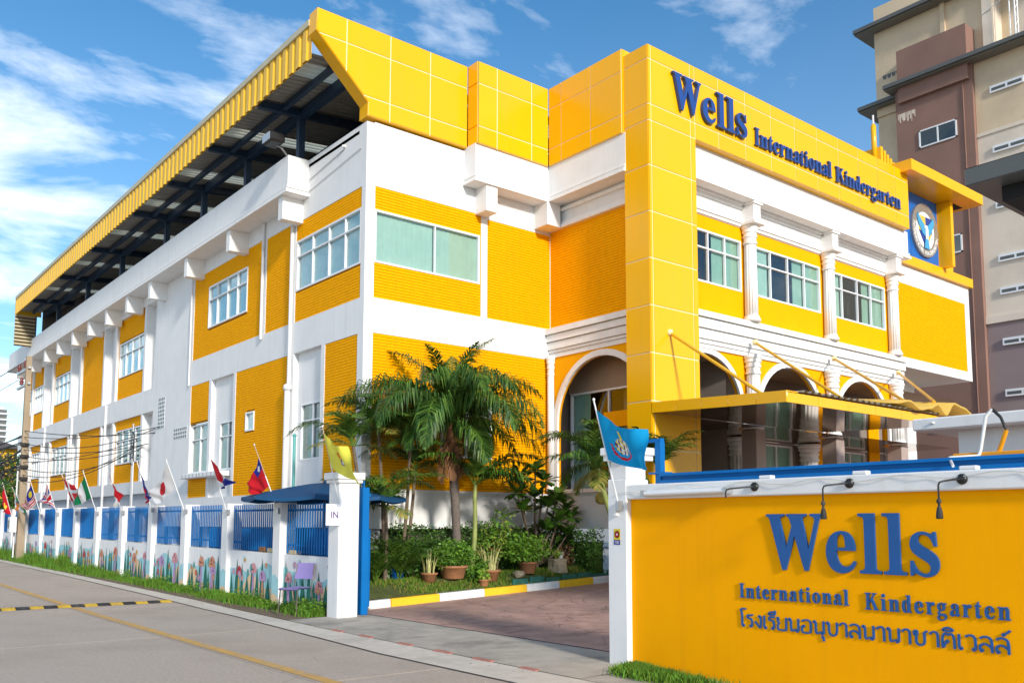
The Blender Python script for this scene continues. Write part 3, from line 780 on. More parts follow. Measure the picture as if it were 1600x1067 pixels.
# room behind the side arch: glazing with curtains, tan ceiling
mb = MB(); mb.quad((5.7, -3.2, 5.78), (11, -3.2, 5.78), (11, 0.2, 5.78), (5.7, 0.2, 5.78), 'ceiling_in'); mb.quad((8.6, -3.0, 2.4), (8.6, 0.2, 2.4), (8.6, 0.2, 5.78), (8.6, -3.0, 5.78), 'interior'); mb.quad((5.7, 0.21, 2.4), (9, 0.21, 2.4), (9, 0.21, 5.78), (5.7, 0.21, 5.78), 'interior'); mb.build('side_room', B, fix=False)
S1 = FL(6.05)
mb = MB(S1); mb.box(-3.1, 0.0, -0.1, 0.0, 4.92, 5.78, 'ceiling_in'); mb.build('bulkhead', B)
window(B, S1, -3.05, -0.05, 2.45, 4.92, [0.55], None, d=0.0, gl='glass', curtains=[(0.0, 0.25, 'curtain'), (0.80, 1.0, 'curtain')], room='dark')
mb = MB(S1); mb.box(-2.6, -1.3, 0.01, 0.06, 3.95, 4.33, 'plaster_yellow'); mb.build('notice_board', B)
# small hanging lantern on the side wall
mb = MB(); mb.tube([(5.38, -1.95, 2.28), (5.2, -2.02, 2.40), (5.1, -2.1, 2.36)], 0.012, 'black', 6); mb.lathe((5.08, -2.12, 2.06), [(0.05, 0), (0.14, 0.05), (0.15, 0.16), (0.10, 0.26), (0.03, 0.30)], 'leaf_yellowish', 12); mb.build('lantern', B)
# ------------------------------------------------------------------ cladding, roof, wing front
def panel(fr, poly, d, th=0.014, m='acm', parent=None, gap=0.016):
    """one cladding sheet: polygon (u, z) shrunk by the joint width, with folded edges"""
    cu = sum(q[0] for q in poly) / len(poly); cz = sum(q[1] for q in poly) / len(poly)
    n = len(poly); sh = []
    area = sum(poly[i][0] * poly[(i + 1) % n][1] - poly[(i + 1) % n][0] * poly[i][1] for i in range(n))
    P = poly if area > 0 else poly[::-1]
    for i in range(n):      # inset by moving every edge inwards
        a, b, c = Vector(P[i - 1]), Vector(P[i]), Vector(P[(i + 1) % n])
        e1 = (b - a).normalized(); e2 = (c - b).normalized()
        n1 = Vector((-e1.y, e1.x)); n2 = Vector((-e2.y, e2.x))
        k = (n1 + n2); k = k / max(0.2, k.dot(n1))
        q = b + k * gap; sh.append((q.x, q.y))
    jit = random.uniform(-0.0015, 0.0015)
    mb = MB(fr)
    vs = [(u, d + th + jit, z) for u, z in sh] + [(u, d, z) for u, z in sh]
    mb.add(vs, [tuple(range(n))] + [(i, n + i, n + (i + 1) % n, (i + 1) % n) for i in range(n)], m)
    return mb.build('cladding_panel', parent or B)
def rect(a, b, c, e): return [(a, c), (b, c), (b, e), (a, e)]
RZ = [10.54, 10.97, 12.02, 12.57]
FA = FF(-0.10)
# backing of the slanted gable end
mb = MB(FA); out = [(-1.31, 12.57), (-1.33, 12.07), (-0.05, 10.85), (-0.05, 10.54), (2.66, 10.54), (2.66, 12.57)]
mb.prism(out, -0.36, 0.0, 'acm'); mb.build('cladding_core', B)
mb = MB(FA); mb.prism([(-1.30, 12.56), (-1.31, 12.08), (-0.04, 10.86), (-0.04, 10.55), (2.65, 10.55), (2.65, 12.56)], 0.0, 0.004, 'acm_joint'); mb.build('joint_sheet', B)
XJ = [-1.31, -0.60, 0.51, 1.59, 2.66]
panel(FA, [(-1.31, 12.57), (-1.33, 12.07), (-1.28, 12.02), (-0.6, 12.02), (-0.6, 12.57)], 0.004)
panel(FA, [(-1.28, 12.02), (-0.60, 11.374), (-0.60, 12.02)], 0.004)
panel(FA, [(-0.60, 11.374), (-0.176, 10.97), (0.51, 10.97), (0.51, 12.02), (-0.60, 12.02)], 0.004)
panel(FA, [(-0.176, 10.97), (-0.05, 10.85), (-0.05, 10.54), (0.51, 10.54), (0.51, 10.97)], 0.004)
panel(FA, rect(-0.6, 0.51, 12.02, 12.57), 0.004)
for a, b in zip(XJ[2:], XJ[3:]):
    for c, e in zip(RZ, RZ[1:]): panel(FA, rect(a, b, c, e), 0.004)
def clad_box(fr, u0, u1, us, zs, d=0.0, core=0.3):
    MB(fr).box(u0, u1, d - core, d - 0.006, zs[0] + 0.002, zs[-1] - 0.002, 'acm').build('cladding_core', B)
    MB(fr).box(u0 + 0.004, u1 - 0.004, d - 0.006, d, zs[0] + 0.006, zs[-1] - 0.006, 'acm_joint').build('joint_sheet', B)
    us = [u0] + us + [u1]
    for a, b in zip(us, us[1:]):
        for c, e in zip(zs, zs[1:]): panel(fr, rect(a, b, c, e), d)
clad_box(FF(-0.500), 2.68, 4.90, [3.26, 4.35], RZ, core=0.4)
clad_box(FL(2.68), -0.50, -0.12, [], RZ, core=0.02)
clad_box(FL(4.915), -3.04, -0.515, [-2.02, -0.98], RZ, core=0.4)
MB().box(4.93, 7.2, -3.06, -3.03, 10.56, 12.55, 'acm').build('cladding_core', B)
# pillar and sign band
PZ = [0.2, 1.10, 2.16, 3.22, 4.28, 5.34, 6.40, 7.46, 8.52, 9.58, 10.62, 11.0, 12.06, 12.40]
FP = FF(-3.786)
MB().box(4.98, 6.60, -3.78, -3.06, 0.2, 12.39, 'acm').build('pillar_core', B)
MB(FP).box(4.985, 6.595, -0.006, 0.0, 0.21, 12.39, 'acm_joint').build('joint_sheet', B)
for a, b in ((4.965, 5.07), (5.07, 6.43), (6.43, 6.60)):
    for c, e in zip(PZ, PZ[1:]): panel(FP, rect(a, b, c, e), 0.0)
FPL = FL(4.98)
MB(FPL).box(-3.78, -3.06, 0.0, 0.004, 0.21, 12.39, 'acm_joint').build('joint_sheet', B)
for c, e in zip(PZ, PZ[1:]): panel(FPL, rect(-3.80, -3.05, c, e), 0.004)
FPR = lambda u, d, z: (6.60 + d, u, z)
MB(FPR).box(-3.78, -3.06, 0.0, 0.004, 0.21, 10.6, 'acm_joint').build('joint_sheet', B)
for c, e in zip(PZ[:10], PZ[1:11]): panel(FPR, rect(-3.80, -3.15, c, e), 0.004)
SX = [6.60, 7.49, 8.56, 9.64, 10.71, 11.77, 12.83, 13.88, 14.92, 15.95, 16.76]
SZ = [10.60, 11.0, 12.06, 12.40]
MB().box(6.60, 16.75, -3.78, -3.06, 10.605, 12.39, 'acm').build('sign_band_core', B)
MB(FP).box(6.60, 16.75, -0.006, 0.0, 10.61, 12.39, 'acm_joint').build('joint_sheet', B)
for a, b in zip(SX, SX[1:]):
    for c, e in zip(SZ, SZ[1:]): panel(FP, rect(a, b, c, e), 0.0)
# ---- roof over the long range: corrugated fascia, sheeting, steel
def corrugated(fr, u0, u1, z0, z1, pitch, h, m, name, step=4):
    mb = MB(fr); vs = []; u = u0; k = 0
    prof = [(0.0, 0.0), (0.30, 0.0), (0.42, h), (0.88, h), (1.0, 0.0)]
    us = []
    while u < u1:
        for (a, d) in prof[:-1]: us.append((u + a * pitch, d))
        u += pitch
    for (uu, d) in us: vs += [(uu, d, z0), (uu, d, z1)]
    mb.add(vs, [(2 * i, 2 * i + 2, 2 * i + 3, 2 * i + 1) for i in range(len(us) - 1)], m)
    return mb.build(name, B, fix=False)
corrugated(FL(-1.28), 0.24, 31.0, 11.57, 12.30, 0.34, 0.04, 'fascia_yellow', 'roof_fascia')
mb = MB(FL(-1.27)); mb.box(0.24, 31.05, -0.05, 0.075, 12.30, 12.44, 'fascia_cap'); mb.box(0.24, 31.05, -0.012, -0.004, 11.58, 12.3, 'fascia_yellow'); mb.build('fascia_cap', B)
mb = MB(); mb.box(-1.31, -0.2, 30.98, 31.02, 11.57, 12.3, 'fascia_yellow'); mb.build('fascia_return', B)
def roof_z(x): return 11.72 + 0.09 * (x + 1.25)
SKY = [0.75, 4.9, 8.4, 11.6, 15.3, 20.2, 25.2]
vs = []; mb = MB(); y = 0.27; k = 0
yl = []
while y < 31.0:
    yl.append((y, 0.0)); yl.append((y + 0.06, 0.0)); yl.append((y + 0.08, 0.03)); yl.append((y + 0.18, 0.03)); y += 0.2
strips = {0: [], 1: []}
for (a, b) in zip(yl, yl[1:]):
    s_ = 1 if any(c <= a[0] < c + 0.62 for c in SKY) else 0
    strips[s_].append((a, b))
def roof_piece(lst, m, nm):
    mb = MB()
    for (a, b) in lst:
        mb.add([(-1.24, a[0], roof_z(-1.24) + a[1]), (7.5, a[0], roof_z(7.5) + a[1]), (7.5, b[0], roof_z(7.5) + b[1]), (-1.24, b[0], roof_z(-1.24) + b[1])], [(0, 1, 2, 3)], m)
    mb.build(nm, B, fix=False)
EDG = [0.0] + [v for c in SKY for v in (c, c + 0.62)] + [40.0]
for i_, (e0, e1) in enumerate(zip(EDG, EDG[1:])):
    lst = [ab for ab in zip(yl, yl[1:]) if e0 <= ab[0][0] < e1]
    if lst: roof_piece(lst, 'skylight' if i_ % 2 else 'roof_sheet', 'skylight_strip' if i_ % 2 else 'roof_sheet')
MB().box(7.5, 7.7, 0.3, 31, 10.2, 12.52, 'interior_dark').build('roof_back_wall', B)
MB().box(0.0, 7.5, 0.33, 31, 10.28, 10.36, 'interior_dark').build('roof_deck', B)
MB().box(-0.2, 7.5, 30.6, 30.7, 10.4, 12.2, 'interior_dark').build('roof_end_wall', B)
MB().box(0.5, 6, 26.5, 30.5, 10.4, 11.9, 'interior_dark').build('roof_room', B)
for y in (3.05, 6.3, 9.55, 12.9, 17.9, 22.7, 27.75):
    mb = MB(); mb.box(-0.20, -0.04, y - 0.08, y + 0.08, 10.36, 11.70, 'steel_blue'); mb.build('steel_post', B)
    mb = MB(); q = 0.09 * 7
    vs = [(-1.22, y - 0.07, roof_z(-1.22) - 0.20), (7.4, y - 0.07, roof_z(7.4) - 0.26), (7.4, y + 0.07, roof_z(7.4) - 0.26), (-1.22, y + 0.07, roof_z(-1.22) - 0.20)]
    vs += [(a, b, roof_z(a) - 0.03) for a, b, c in vs]
    mb.add(vs, [(0, 3, 2, 1), (4, 5, 6, 7), (0, 1, 5, 4), (1, 2, 6, 5), (2, 3, 7, 6), (3, 0, 4, 7)], 'steel_blue'); mb.build('rafter', B)
for x, h, w in ((-0.62, 0.14, 0.05), (-0.12, 0.26, 0.07), (1.6, 0.18, 0.06), (3.4, 0.18, 0.06)):
    MB().box(x - w, x + w, 0.28, 30.6, roof_z(x) - 0.03 - h, roof_z(x) - 0.035, 'steel_blue').build('purlin', B)
# louvre screen at the far end
lo = MB(); lo.box(-0.42, -0.38, 31.0, 31.1, 10.1, 11.7, 'steel_blue'); lo.build('louvre_post', B)
for k in range(9):
    z = 10.12 + k * 0.17
    mb = MB(); mb.prism([(31.0, z), (31.02, z), (31.14, z + 0.12), (31.12, z + 0.12)], -1.32, -0.42, 'fascia_cap', 'u'); mb.build('louvre', B)
MB().box(-1.28, -0.4, 31.2, 31.25, 10.1, 11.6, 'leaf_dead').build('louvre_back', B)

# ---- wing front (plane y = -3.2)
WF = FF(-3.2)
mb = MB(WF)
mb.box(6.6, 17.0, -0.1, 0.40, 9.93, 10.61, 'white'); mb.box(6.6, 17.03, -0.1, 0.435, 9.885, 9.93, 'white_trim'); mb.box(6.6, 17.0, -0.1, 0.42, 9.84, 9.885, 'white'); mb.box(6.6, 17.06, -0.1, 0.46, 9.76, 9.84, 'white_trim')
mb.build('parapet', B)
mb = MB(WF)
mb.box(6.6, 17.0, -0.3, 0.02, 9.14, 9.78, 'white'); mb.box(6.6, 17.0, 0.02, 0.14, 9.70, 9.775, 'white_trim'); mb.box(6.6, 17.0, 0.02, 0.08, 9.63, 9.70, 'white_trim'); mb.box(6.6, 17.0, 0.02, 0.10, 9.24, 9.31, 'white_trim'); mb.box(6.6, 17.0, 0.02, 0.06, 9.16, 9.24, 'white_trim')
mb.build('frieze', B)
CX = [9.24, 12.87, 16.40]
wins = [(7.10, 9.06, [0.33, 0.67], [(0.45, 0.68, 'curtain'), (0.70, 1, 'curtain')]), (9.52, 12.66, [0.26, 0.51, 0.76], [(0, 0.24, 'curtain_pale'), (0.62, 0.76, 'curtain'), (0.78, 1, 'curtain')]), (13.14, 16.20, [0.22, 0.49, 0.74], [(0, 0.2, 'curtain_pale'), (0.62, 0.74, 'curtain'), (0.78, 1, 'curtain')])]
mb = MB(WF); hs = [(a, b, 7.47, 8.79) for a, b, _, _ in wins]
holed(mb, 6.6, 17.0, 6.69, 9.14, hs, -0.3, 0.0, 'plaster_yellow'); mb.build('wall', B)
for a, b, c, cu in wins: window(B, WF, a, b, 7.47, 8.79, c, 8.34, d=0.012, gl='glass', curtains=cu, room='interior_dark')
mb = MB(WF)
mb.box(6.6, 17.0, -0.3, 0.04, 5.83, 6.69, 'white')
for (a, b, d) in ((6.55, 6.69, 0.24), (6.30, 6.53, 0.17), (6.05, 6.27, 0.12), (5.94, 6.02, 0.09), (5.83, 5.92, 0.06)): mb.box(6.6, 17.0, 0.04, d, a, b, 'white_trim')
mb.build('entablature', B)
for x in CX:
    column(B, x, -3.36, 6.70, 9.18, 0.165)
    column(B, x, -3.36, 3.97, 5.84, 0.18)
    MB().bevbox(x - 0.20, x + 0.20, -3.55, -3.10, 1.0, 3.95, 'pier_tan_shaded', 0.015).build('pier', B)
    mb = MB(WF); mb.bevbox(x - 0.15, x + 0.15, 0.0, 0.40, 9.27, 9.70, 'white_trim', 0.01); mb.box(x - 0.24, x + 0.24, 0.0, 0.48, 9.18, 9.24, 'white_trim'); mb.box(x - 0.19, x + 0.19, 0.0, 0.44, 9.24, 9.28, 'white_trim'); mb.box(x - 0.19, x + 0.19, 0.0, 0.44, 9.70, 9.765, 'white_trim'); mb.build('bracket', B)
for xc, a, b in ((7.55, 6.6, 9.24), (11.08, 9.24, 12.87), (14.68, 12.87, 16.40)):
    arch_wall(B, WF, xc, 1.45 if xc > 8 else 1.42, 4.32, a, b, 3.97, 5.83, 0.12)
mb = MB(WF); mb.box(16.4, 17.0, -0.35, 0.0, 3.97, 5.83, 'plaster_yellow'); mb.build('wall', B)
# porch behind the arches
mb = MB()
mb.quad((6.6, -3.08, 5.75), (21, -3.08, 5.75), (21, 0.6, 5.75), (6.6, 0.6, 5.75), 'ceiling_in')
mb.quad((6.6, -7.3, 1.0), (21, -7.3, 1.0), (21, 0.6, 1.0), (6.6, 0.6, 1.0), 'driveway')
mb.build('porch', B, fix=False)
PB = FF(-1.6)
doors = [(7.3, 10.2, 1.05, 3.9), (10.8, 13.55, 1.05, 3.9), (15.85, 17.65, 2.6, 3.9)]
mb = MB(PB); holed(mb, 6.6, 18.95, 1.0, 5.75, doors, -0.2, 0.0, 'interior'); mb.build('porch_wall', B)
for d_, cc in zip(doors, ([0.5], [0.72], [0.5])):
    window(B, PB, *d_, cc, 3.55 if d_[2] > 2 else None, d=-0.02, gl='glass', curtains=[(0, 0.2, 'curtain'), (0.45, 1, 'curtain')], room='dark')
brickwork(B, PB, 14.15, 15.2, 1.0, 5.6, 0.07)
brickwork(B, PB, 17.75, 18.4, 1.0, 5.6, 0.07)
for x in (10.5, 13.85): column(B, x, -1.95, 1.0, 3.94, 0.26)
mb = MB(); mb.tube([(18.85, -1.7, 1.0), (18.85, -1.7, 5.7)], 0.05, 'pipe'); mb.build('drain_pipe', B)
# right-hand block
mb = MB(WF); holed(mb, 17.0, 21.95, 6.50, 9.76, [(17.0, 21.62, 6.80, 9.16)], -0.3, 0.0, 'white'); mb.build('wall', B)
MB(WF).box(16.82, 17.0, -0.3, 0.0, 6.5, 6.69, 'white').build('wall', B)
brickwork(B, WF, 16.70, 21.62, 6.80, 9.16, -0.006, coarse=True)
MB().box(21.65, 21.94, -2.9, 4.0, 6.502, 9.75, 'white').build('wall', B)
MB().box(16.85, 21.64, -2.9, 4.0, 6.505, 6.75, 'white').build('soffit', B)
MB().box(16.6, 22.02, -3.34, 2.0, 9.76, 10.06, 'acm').build('cap', B)
mb = MB(FF(-1.62)); mb.box(17.0, 21.0, -0.3, 0.0, 5.76, 6.50, 'white'); mb.box(20.4, 21.0, -0.3, 0.0, 1.0, 5.76, 'white'); mb.build('wall', B)
MB(FF(-1.2)).box(18.95, 20.4, -0.3, 0.0, 1.0, 5.76, 'white').build('wall', B)
MB().box(20.7, 20.99, -1.3, 6, 1.0, 6.5, 'white').build('wall', B)
# crest panel and its yellow canopy roof
EP = FF(-3.22)
MB(EP).box(16.76, 20.7, -0.4, 0.0, 10.06, 12.28, 'acm').build('crest_core', B)
for a, b in ((16.8, 17.95), (17.95, 18.9), (18.9, 19.80)):
    for c, e in ((10.07, 11.3), (11.3, 12.27)): panel(EP, rect(a, b, c, e), 0.0, 0.012, 'emblem_blue', gap=0.006)
MB(EP).box(19.82, 20.0, 0.0, 0.45, 10.06, 12.28, 'acm').build('crest_pier', B)
mb = MB(EP); mb.box(20.0, 20.7, 0.0, 0.06, 10.06, 12.28, 'acm'); mb.build('crest_pier', B)
mb = MB(); mb.box(16.30, 21.15, -4.16, -1.0, 12.285, 12.62, 'acm'); mb.build('canopy_roof', B)
MB().box(20.2, 20.9, -3.6, -3.3, 12.278, 12.284, 'dark').build('soffit_hole', B)
for k in range(7):
    x = 15.95 + k * 0.30
    MB().box(x, x + 0.13, -3.40 + 0.06 * k, -1.4, 12.4 if x < 16.2 else 12.625, 13.16 - 0.03 * k, 'acm').build('roof_fin', B)
MB().box(16.0, 17.9, -2.6, -2.46, 12.9, 13.1, 'acm').build('roof_fin_tie', B)
mb = MB(); mb.lathe((15.93, -3.2, 12.41), [(0.08, 0), (0.08, 1.45), (0.035, 1.52)], 'acm', 12); mb.tube([(15.93, -3.2, 13.9), (15.93, -3.2, 14.2)], 0.03, 'pole_white'); mb.build('finial', B)
# crest disc
cx, cz_, cr = 18.78, 11.12, 0.86
mb = MB(EP); n = 48
def disc(mb, r0, r1, d0, d1, m, n=48, sx=1.0):
    vs = []
    for k in range(n):
        w = 2 * math.pi * k / n; c, s = math.cos(w) * sx, math.sin(w)
        vs += [(cx + r0 * c, d1, cz_ + r0 * s), (cx + r1 * c, d1, cz_ + r1 * s), (cx + r1 * c, d0, cz_ + r1 * s)]
    F = []
    for k in range(n):
        j = (k + 1) % n
        F += [(3 * k, 3 * k + 1, 3 * j + 1, 3 * j), (3 * k + 1, 3 * k + 2, 3 * j + 2, 3 * j + 1)]
    mb.add(vs, F, m)
disc(mb, 0.62, 0.88, 0.012, 0.10, 'silver'); crest = mb.build('crest', B)
mb = MB(EP); disc(mb, 0.0, 0.63, 0.012, 0.085, 'emblem_white'); mb.build('crest_field', crest)
mb = MB(EP)
sh = [(-0.42, 0.45), (0.42, 0.45), (0.42, -0.05), (0.0, -0.58), (-0.42, -0.05)]
for q, m in (([(-0.42, 0.45), (0, 0.45), (0, -0.05), (-0.42, -0.05)], 'emblem_gold'), ([(0.0, 0.45), (0.42, 0.45), (0.42, -0.05), (0, -0.05)], 'emblem_navy'), ([(-0.42, -0.06), (0, -0.06), (0, -0.58)], 'emblem_navy'), ([(0.0, -0.06), (0.42, -0.06), (0, -0.58)], 'emblem_gold')):
    mb.prism([(cx + a, cz_ + b) for a, b in q], 0.085, 0.105, m)
mb.build('crest_shield', crest)
mb = MB(EP)   # spread wings and body of the bird
for s in (-1, 1):
    mb.prism([(cx + s * a, cz_ + b) for a, b in ((0.02, 0.0), (0.10, 0.16), (0.30, 0.30), (0.52, 0.50), (0.56, 0.34), (0.48, 0.16), (0.36, 0.0), (0.24, -0.14), (0.05, -0.22))], 0.105, 0.125, 'emblem_cyan')
mb.prism([(cx + a, cz_ + b) for a, b in ((-0.07, -0.3), (0.09, -0.3), (0.10, 0.02), (0.03, 0.16), (-0.10, 0.14), (-0.15, 0.06), (-0.07, 0.02))], 0.126, 0.145, 'emblem_white')
mb.prism([(cx + a, cz_ + b) for a, b in ((-0.16, -0.62), (0.16, -0.62), (0.10, -0.30), (-0.10, -0.30))], 0.126, 0.14, 'emblem_cyan')
mb.build('crest_bird', crest)

# ---- entrance canopy
CT = [(-3.80, 4.235, 4.005), (-7.15, 4.115, 3.895)]
can = None
mb = MB()
x0, x1 = 4.99, 11.4
(ya, ta, ba), (yb, tb, bb) = CT
mb.add([(x0, ya, ba), (x1, ya, ba), (x1, yb, bb), (x0, yb, bb)], [(0, 1, 2, 3)], 'soffit_gloss')
mb.add([(6.62, -1.62, 3.96), (18.9, -1.62, 3.96), (18.9, -3.79, 4.0), (6.62, -3.79, 4.0)], [(0, 1, 2, 3)], 'soffit_gloss')
mb.add([(11.4, ya, ba), (18.9, ya, ba), (18.9, -3.0, 4.03), (11.4, -3.0, 4.03)], [(0, 1, 2, 3)], 'soffit_gloss')
can = mb.build('entrance_canopy', B, fix=False)
nseg = 5
for k in range(nseg):
    a, b = ya + (yb - ya) * k / nseg, ya + (yb - ya) * (k + 1) / nseg
    za, zb = ta + (tb - ta) * k / nseg, ta + (tb - ta) * (k + 1) / nseg
    wa, wb = ba + (bb - ba) * k / nseg, ba + (bb - ba) * (k + 1) / nseg
    g = 0.006
    mb = MB(FL(4.955)); vs = [(a - g, 0, wa), (b + g, 0, wb), (b + g, 0, zb), (a - g, 0, za)]; vs += [(u, -0.04, z) for u, d, z in vs]
    mb.add(vs, [(0, 1, 2, 3), (7, 6, 5, 4), (0, 4, 5, 1), (1, 5, 6, 2), (2, 6, 7, 3), (3, 7, 4, 0)], 'acm'); mb.build('cladding_panel', can)
mb = MB(); mb.box(4.96, 5.0, yb, ya, bb + 0.115, tb - 0.02, 'acm_joint'); mb.build('joint_sheet', can)
for k in range(6):
    a = 4.955 + 1.074 * k; b = min(a + 1.074, 11.4)
    MB(FF(-7.15)).box(a + 0.004, b - 0.004, -0.04, 0.0, bb - 0.02 * 0, tb - 0.03, 'acm').build('cladding_panel', can)
# ribbed sheet roof of the canopy
mb = MB(); vs = []; x = 5.35; us = []
while x < 11.2:
    us += [(x, 0.0), (x + 0.10, 0.0), (x + 0.13, 0.045), (x + 0.20, 0.045)]; x += 0.23
for (u, h) in us: vs += [(u, -7.22, 4.11 + h), (u, -3.85, 4.24 + h)]
mb.add(vs, [(2 * i, 2 * i + 1, 2 * i + 3, 2 * i + 2) for i in range(len(us) - 1)], 'roof_sheet'); mb.build('ribbed_roof', can, fix=False)
mb = MB(); mb.box(4.97, 5.36, -7.15, -3.8, 4.10, 4.118, 'acm'); mb.build('roof_edge', can)
rods = [((5.58, -3.80, 5.85), (5.65, -6.1, 4.24)), ((9.16, -3.50, 6.14), (8.1, -6.5, 4.27)), ((12.76, -3.50, 6.16), (9.6, -7.1, 4.30)), ((16.28, -3.50, 6.15), (10.9, -7.1, 4.42))]
for a, b in rods:
    mb = MB(); mb.tube([a, b], 0.035, 'rod_yellow', 10); mb.lathe((a[0], a[1] + 0.0, a[2] - 0.06), [(0.07, 0), (0.07, 0.12)], 'acm_joint', 10); mb.build('tie_rod', can)
# wavy open-book ornament at the canopy's end: two pages meeting at the spine
def page(pts, name):
    mb = MB(); vs = []
    n = len(pts)
    for (x, z) in pts: vs += [(x, -7.32, z), (x, -5.6, z + 0.22), (x, -5.6, z + 0.17), (x, -7.32, z - 0.05)]
    F = []
    for i in range(n - 1):
        for k in range(4): F.append((4 * i + k, 4 * i + (k + 1) % 4, 4 * i + 4 + (k + 1) % 4, 4 * i + 4 + k))
    F += [(0, 1, 2, 3), (4 * n - 4, 4 * n - 3, 4 * n - 2, 4 * n - 1)]
    mb.add(vs, F, 'gold_book', True); mb.build(name, can)
def wave(pts, n=8):
    o = []
    for (a, b), (c, d) in zip(pts, pts[1:]):
        for k in range(n):
            t = k / n; q = t * t * (3 - 2 * t); o.append((a + (c - a) * t, b + (d - b) * q))
    return o + [pts[-1]]
page(wave([(8.75, 4.22), (9.34, 4.30), (9.80, 4.16), (10.25, 4.22), (10.62, 4.33), (10.98, 4.13)]), 'book_page')
page(wave([(11.0, 4.13), (11.42, 4.42), (11.85, 4.36), (12.6, 4.14)]), 'book_page')
